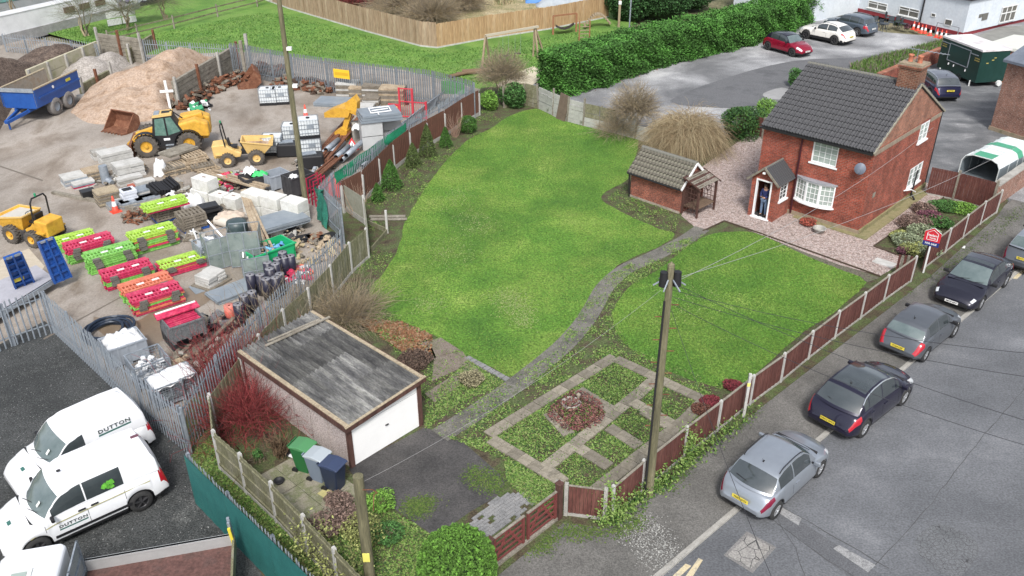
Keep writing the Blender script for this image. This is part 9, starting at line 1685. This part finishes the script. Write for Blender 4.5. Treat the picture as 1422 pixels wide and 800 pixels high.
# white panels and post and rail fence by canal
pr_f=thing('post_and_rail_fence','weathered post and rail fence along the left side of the field','fence',G(152,62)); Q=[G(150,60),G(190,50),G(240,38),(G(300,22)),G(355,8),G(400,-8)]
for p,q in zip(Q[:-1],Q[1:]):
    for z in (.45,.95): b=B(); b.bar(p-Q[0]+Vector((0,0,z)),q-Q[0]+Vector((0,0,z)),.05,.12); b.make('rail',greent,pr_f)
    b=B(); b.bar(p-Q[0],p-Q[0]+Vector((0,0,1.2)),.12); b.make('post',greyt,pr_f)
a,c=G(150,38),G(191,31); wf_=thing('white_fence_panels','two white panels on the fence beside the narrowboat','fence',a,ang(a,c)); 
for k in (0,1):
    for z in (.1,.75): b=B(); L_=(c-a).length/2; b.box(k*L_+.05,(k+1)*L_-.05,-.03,.03,z,z+.55); b.make('panel',whitep,wf_)
palisade('low dark palisade along the canal side of the soil heaps',[Vector((*G(x,y,1.8).xy,0)) for x,y in ((0,42),(60,47),(131,55))],1.6,.25); palisade('pale palisade between the sand heap and the field',[Vector((*G(x,y,1.9).xy,0)) for x,y in ((196,54),(262,58),(322,62))],1.9,.2)
# ---------------- playground ----------------
tw_=M('play_timber',[(.22,.17,.11),(.30,.24,.16)],3,.85,.2,speck=.2); sw=thing('swing_frame','wooden swing frame with long top beam on the grass by the hedge','swing',G(742,78)); p0=Vector((0,0,0)); p1=G(675,92)-G(742,78)
b=B(); b.bar(Vector((.3,0,2.35)),p1+Vector((0,0,2.35)),.16); b.make('beam',M('pale_beam',[(.42,.38,.30)],rough=.8),sw)
for q,e in ((p0,(-.1,-.1)),(p0,(.8,.5)),(p0,(.3,-.9)),(p1,(.3,.8)),(p1,(-.3,-.8))): b=B(); b.bar(q+Vector((e[0],e[1],0)),q+Vector((0,0,2.4)),.14); b.make('leg',tw_,sw)
for t in (.35,.6): 
    s0_=p1*t; b=B(); b.bx((s0_.x,s0_.y,.5),(.5,.2,.05)); b.make('swing_seat',trimm,sw); 
    for e in (-.22,.22): b=B(); b.bar((s0_.x+e,s0_.y,.5),(s0_.x+e,s0_.y,2.3),.015); b.make('chain',galv,sw)
rf2=thing('net_frame','wooden frame with slung net seat beside the brown fence','play frame',G(768,48)); q=G(800,44)-G(768,48); rd=M('red_brown_timber',[(.22,.10,.05),(.28,.13,.07)],3,.8,.2)
for e in (Vector((0,0,0)),q): b=B(); b.bar(e,e+Vector((0,0,1.6)),.16); b.make('post',rd,rf2)
b=B(); b.bar(Vector((0,0,1.6)),q+Vector((0,0,1.6)),.12); b.make('beam',rd,rf2); b=B(); b.smooth=True; b.add([q*t+Vector((0,s,.9-.5*math.sin(PI*t))) for t in (.1,.3,.5,.7,.9) for s in (-.5,.5)],[(2*i,2*i+2,2*i+3,2*i+1) for i in range(4)]); b.make('net_seat',trimm,rf2)
ld=thing('climbing_ladder','small wooden climbing ladder frame on the playground grass','play frame',G(804,57),.1)
for x in (0,.9): b=B(); b.bar((x,0,0),(x,0,1.7),.10); b.make('post',rd,ld)
for z in range(5): b=B(); b.bar((0,0,.3+z*.3),(.9,0,.3+z*.3),.06); b.make('rung',tw_,ld)
lb=thing('log_bridge','curved walkway of small wooden slats on the playground','play bridge',G(812,40)); q0,q1=Vector((0,0,0)),G(846,36)-G(812,40)
for i in range(13): t=i/12; b=B(); c_=q0.lerp(q1,t)+Vector((0,0,.3+.9*math.sin(PI*t))); b.bx(c_,(.18,1.0,.10)); b.make('slat',tw_,lb)
# lamp post and signs near the hedge
lp_=thing('double_floodlight','twin grey floodlight heads on a post rising from the hedge','floodlight',G(872,70)); b=B(); b.cyl((0,0,0),(0,0,4.2),.06); b.make('post',galv,lp_)
for s in (-1,1): b=B(); b.bx((s*.4,0,4.35),(.55,.35,.2),ry=s*.5); b.make('lamp_head',M('lamp_grey',[(.25,.26,.28)],rough=.5),lp_)
np_=thing('notice_post','timber post with small white notice between hedge and evergreen','post',G(859,38)); b=B(); b.bar((0,0,0),(0,0,3.2),.2); b.make('post',tw_,np_); b=B(); b.bx((0,-.13,2.2),(.25,.04,.3)); b.make('notice',white,np_)
b=B(); b.bx((0,0,.35),(1.0,.5,.7),tz=.8); o=top('grey_block_bin',b,M('grey_bin2',[(.25,.27,.28)]),'small grey feeder box half hidden behind the far hedge','box',G(918,30)+Vector((0,0,2.8)))
bt=thing('covered_boats','blue and grey tarpaulins over objects at the top edge','tarpaulin',G(775,2)); 
crumple(None,G(770,2),6,2.0,1.0,M('blue_tarp',[(.05,.16,.42),(.08,.22,.5)],2,.6,.2),'blue_tarpaulin','blue tarpaulin spread beyond the brown fence at the top edge','tarpaulin',amp=.15); crumple(None,G(792,8),7,1.6,.8,M('grey_tarp',[(.25,.28,.32),(.34,.37,.40)],2,.6,.2),'grey_tarpaulin','grey tarpaulin beside the blue one beyond the brown fence','tarpaulin',amp=.15); bpy.data.objects.remove(bt)
fg=thing('grey_slat_fence','grey slatted fence at the top edge behind the laurel hedge','fence',G(955,8),ang(G(955,8),G(1000,-4))); 
for k in range(28): b=B(); b.box(k*.25,k*.25+.2,-.02,.02,0,1.7); b.make('slat',greyt,fg)
# logs by corner
for k,(x,y,a) in enumerate(((652,104,.3),(660,101,.1),(640,106,.6))): b=B(); b.cyl((-1,0,.15),(1,0,.2),.14,n=10); top('log',b,M('bark_brown',[(.15,.10,.06)]),('middle','right','left')[k]+' dark log lying on the grass behind the palisade corner','log',G(x,y),a)
# litter
for k,(x,y) in enumerate(((1336,378),(1338,343),(1352,355),(1093,466))): b=B(); b.bx((0,0,.012),(.28,.14,.012),rz=k); top('litter_scrap',b,whitem,('white scrap of paper on the pavement by the fence posts','white scrap on the pavement near the brick wall','small white scrap beside the black saloon','white scrap on the pavement')[k],'litter',G(x,y)+Vector((0,0,-.01))) if k<3 else None
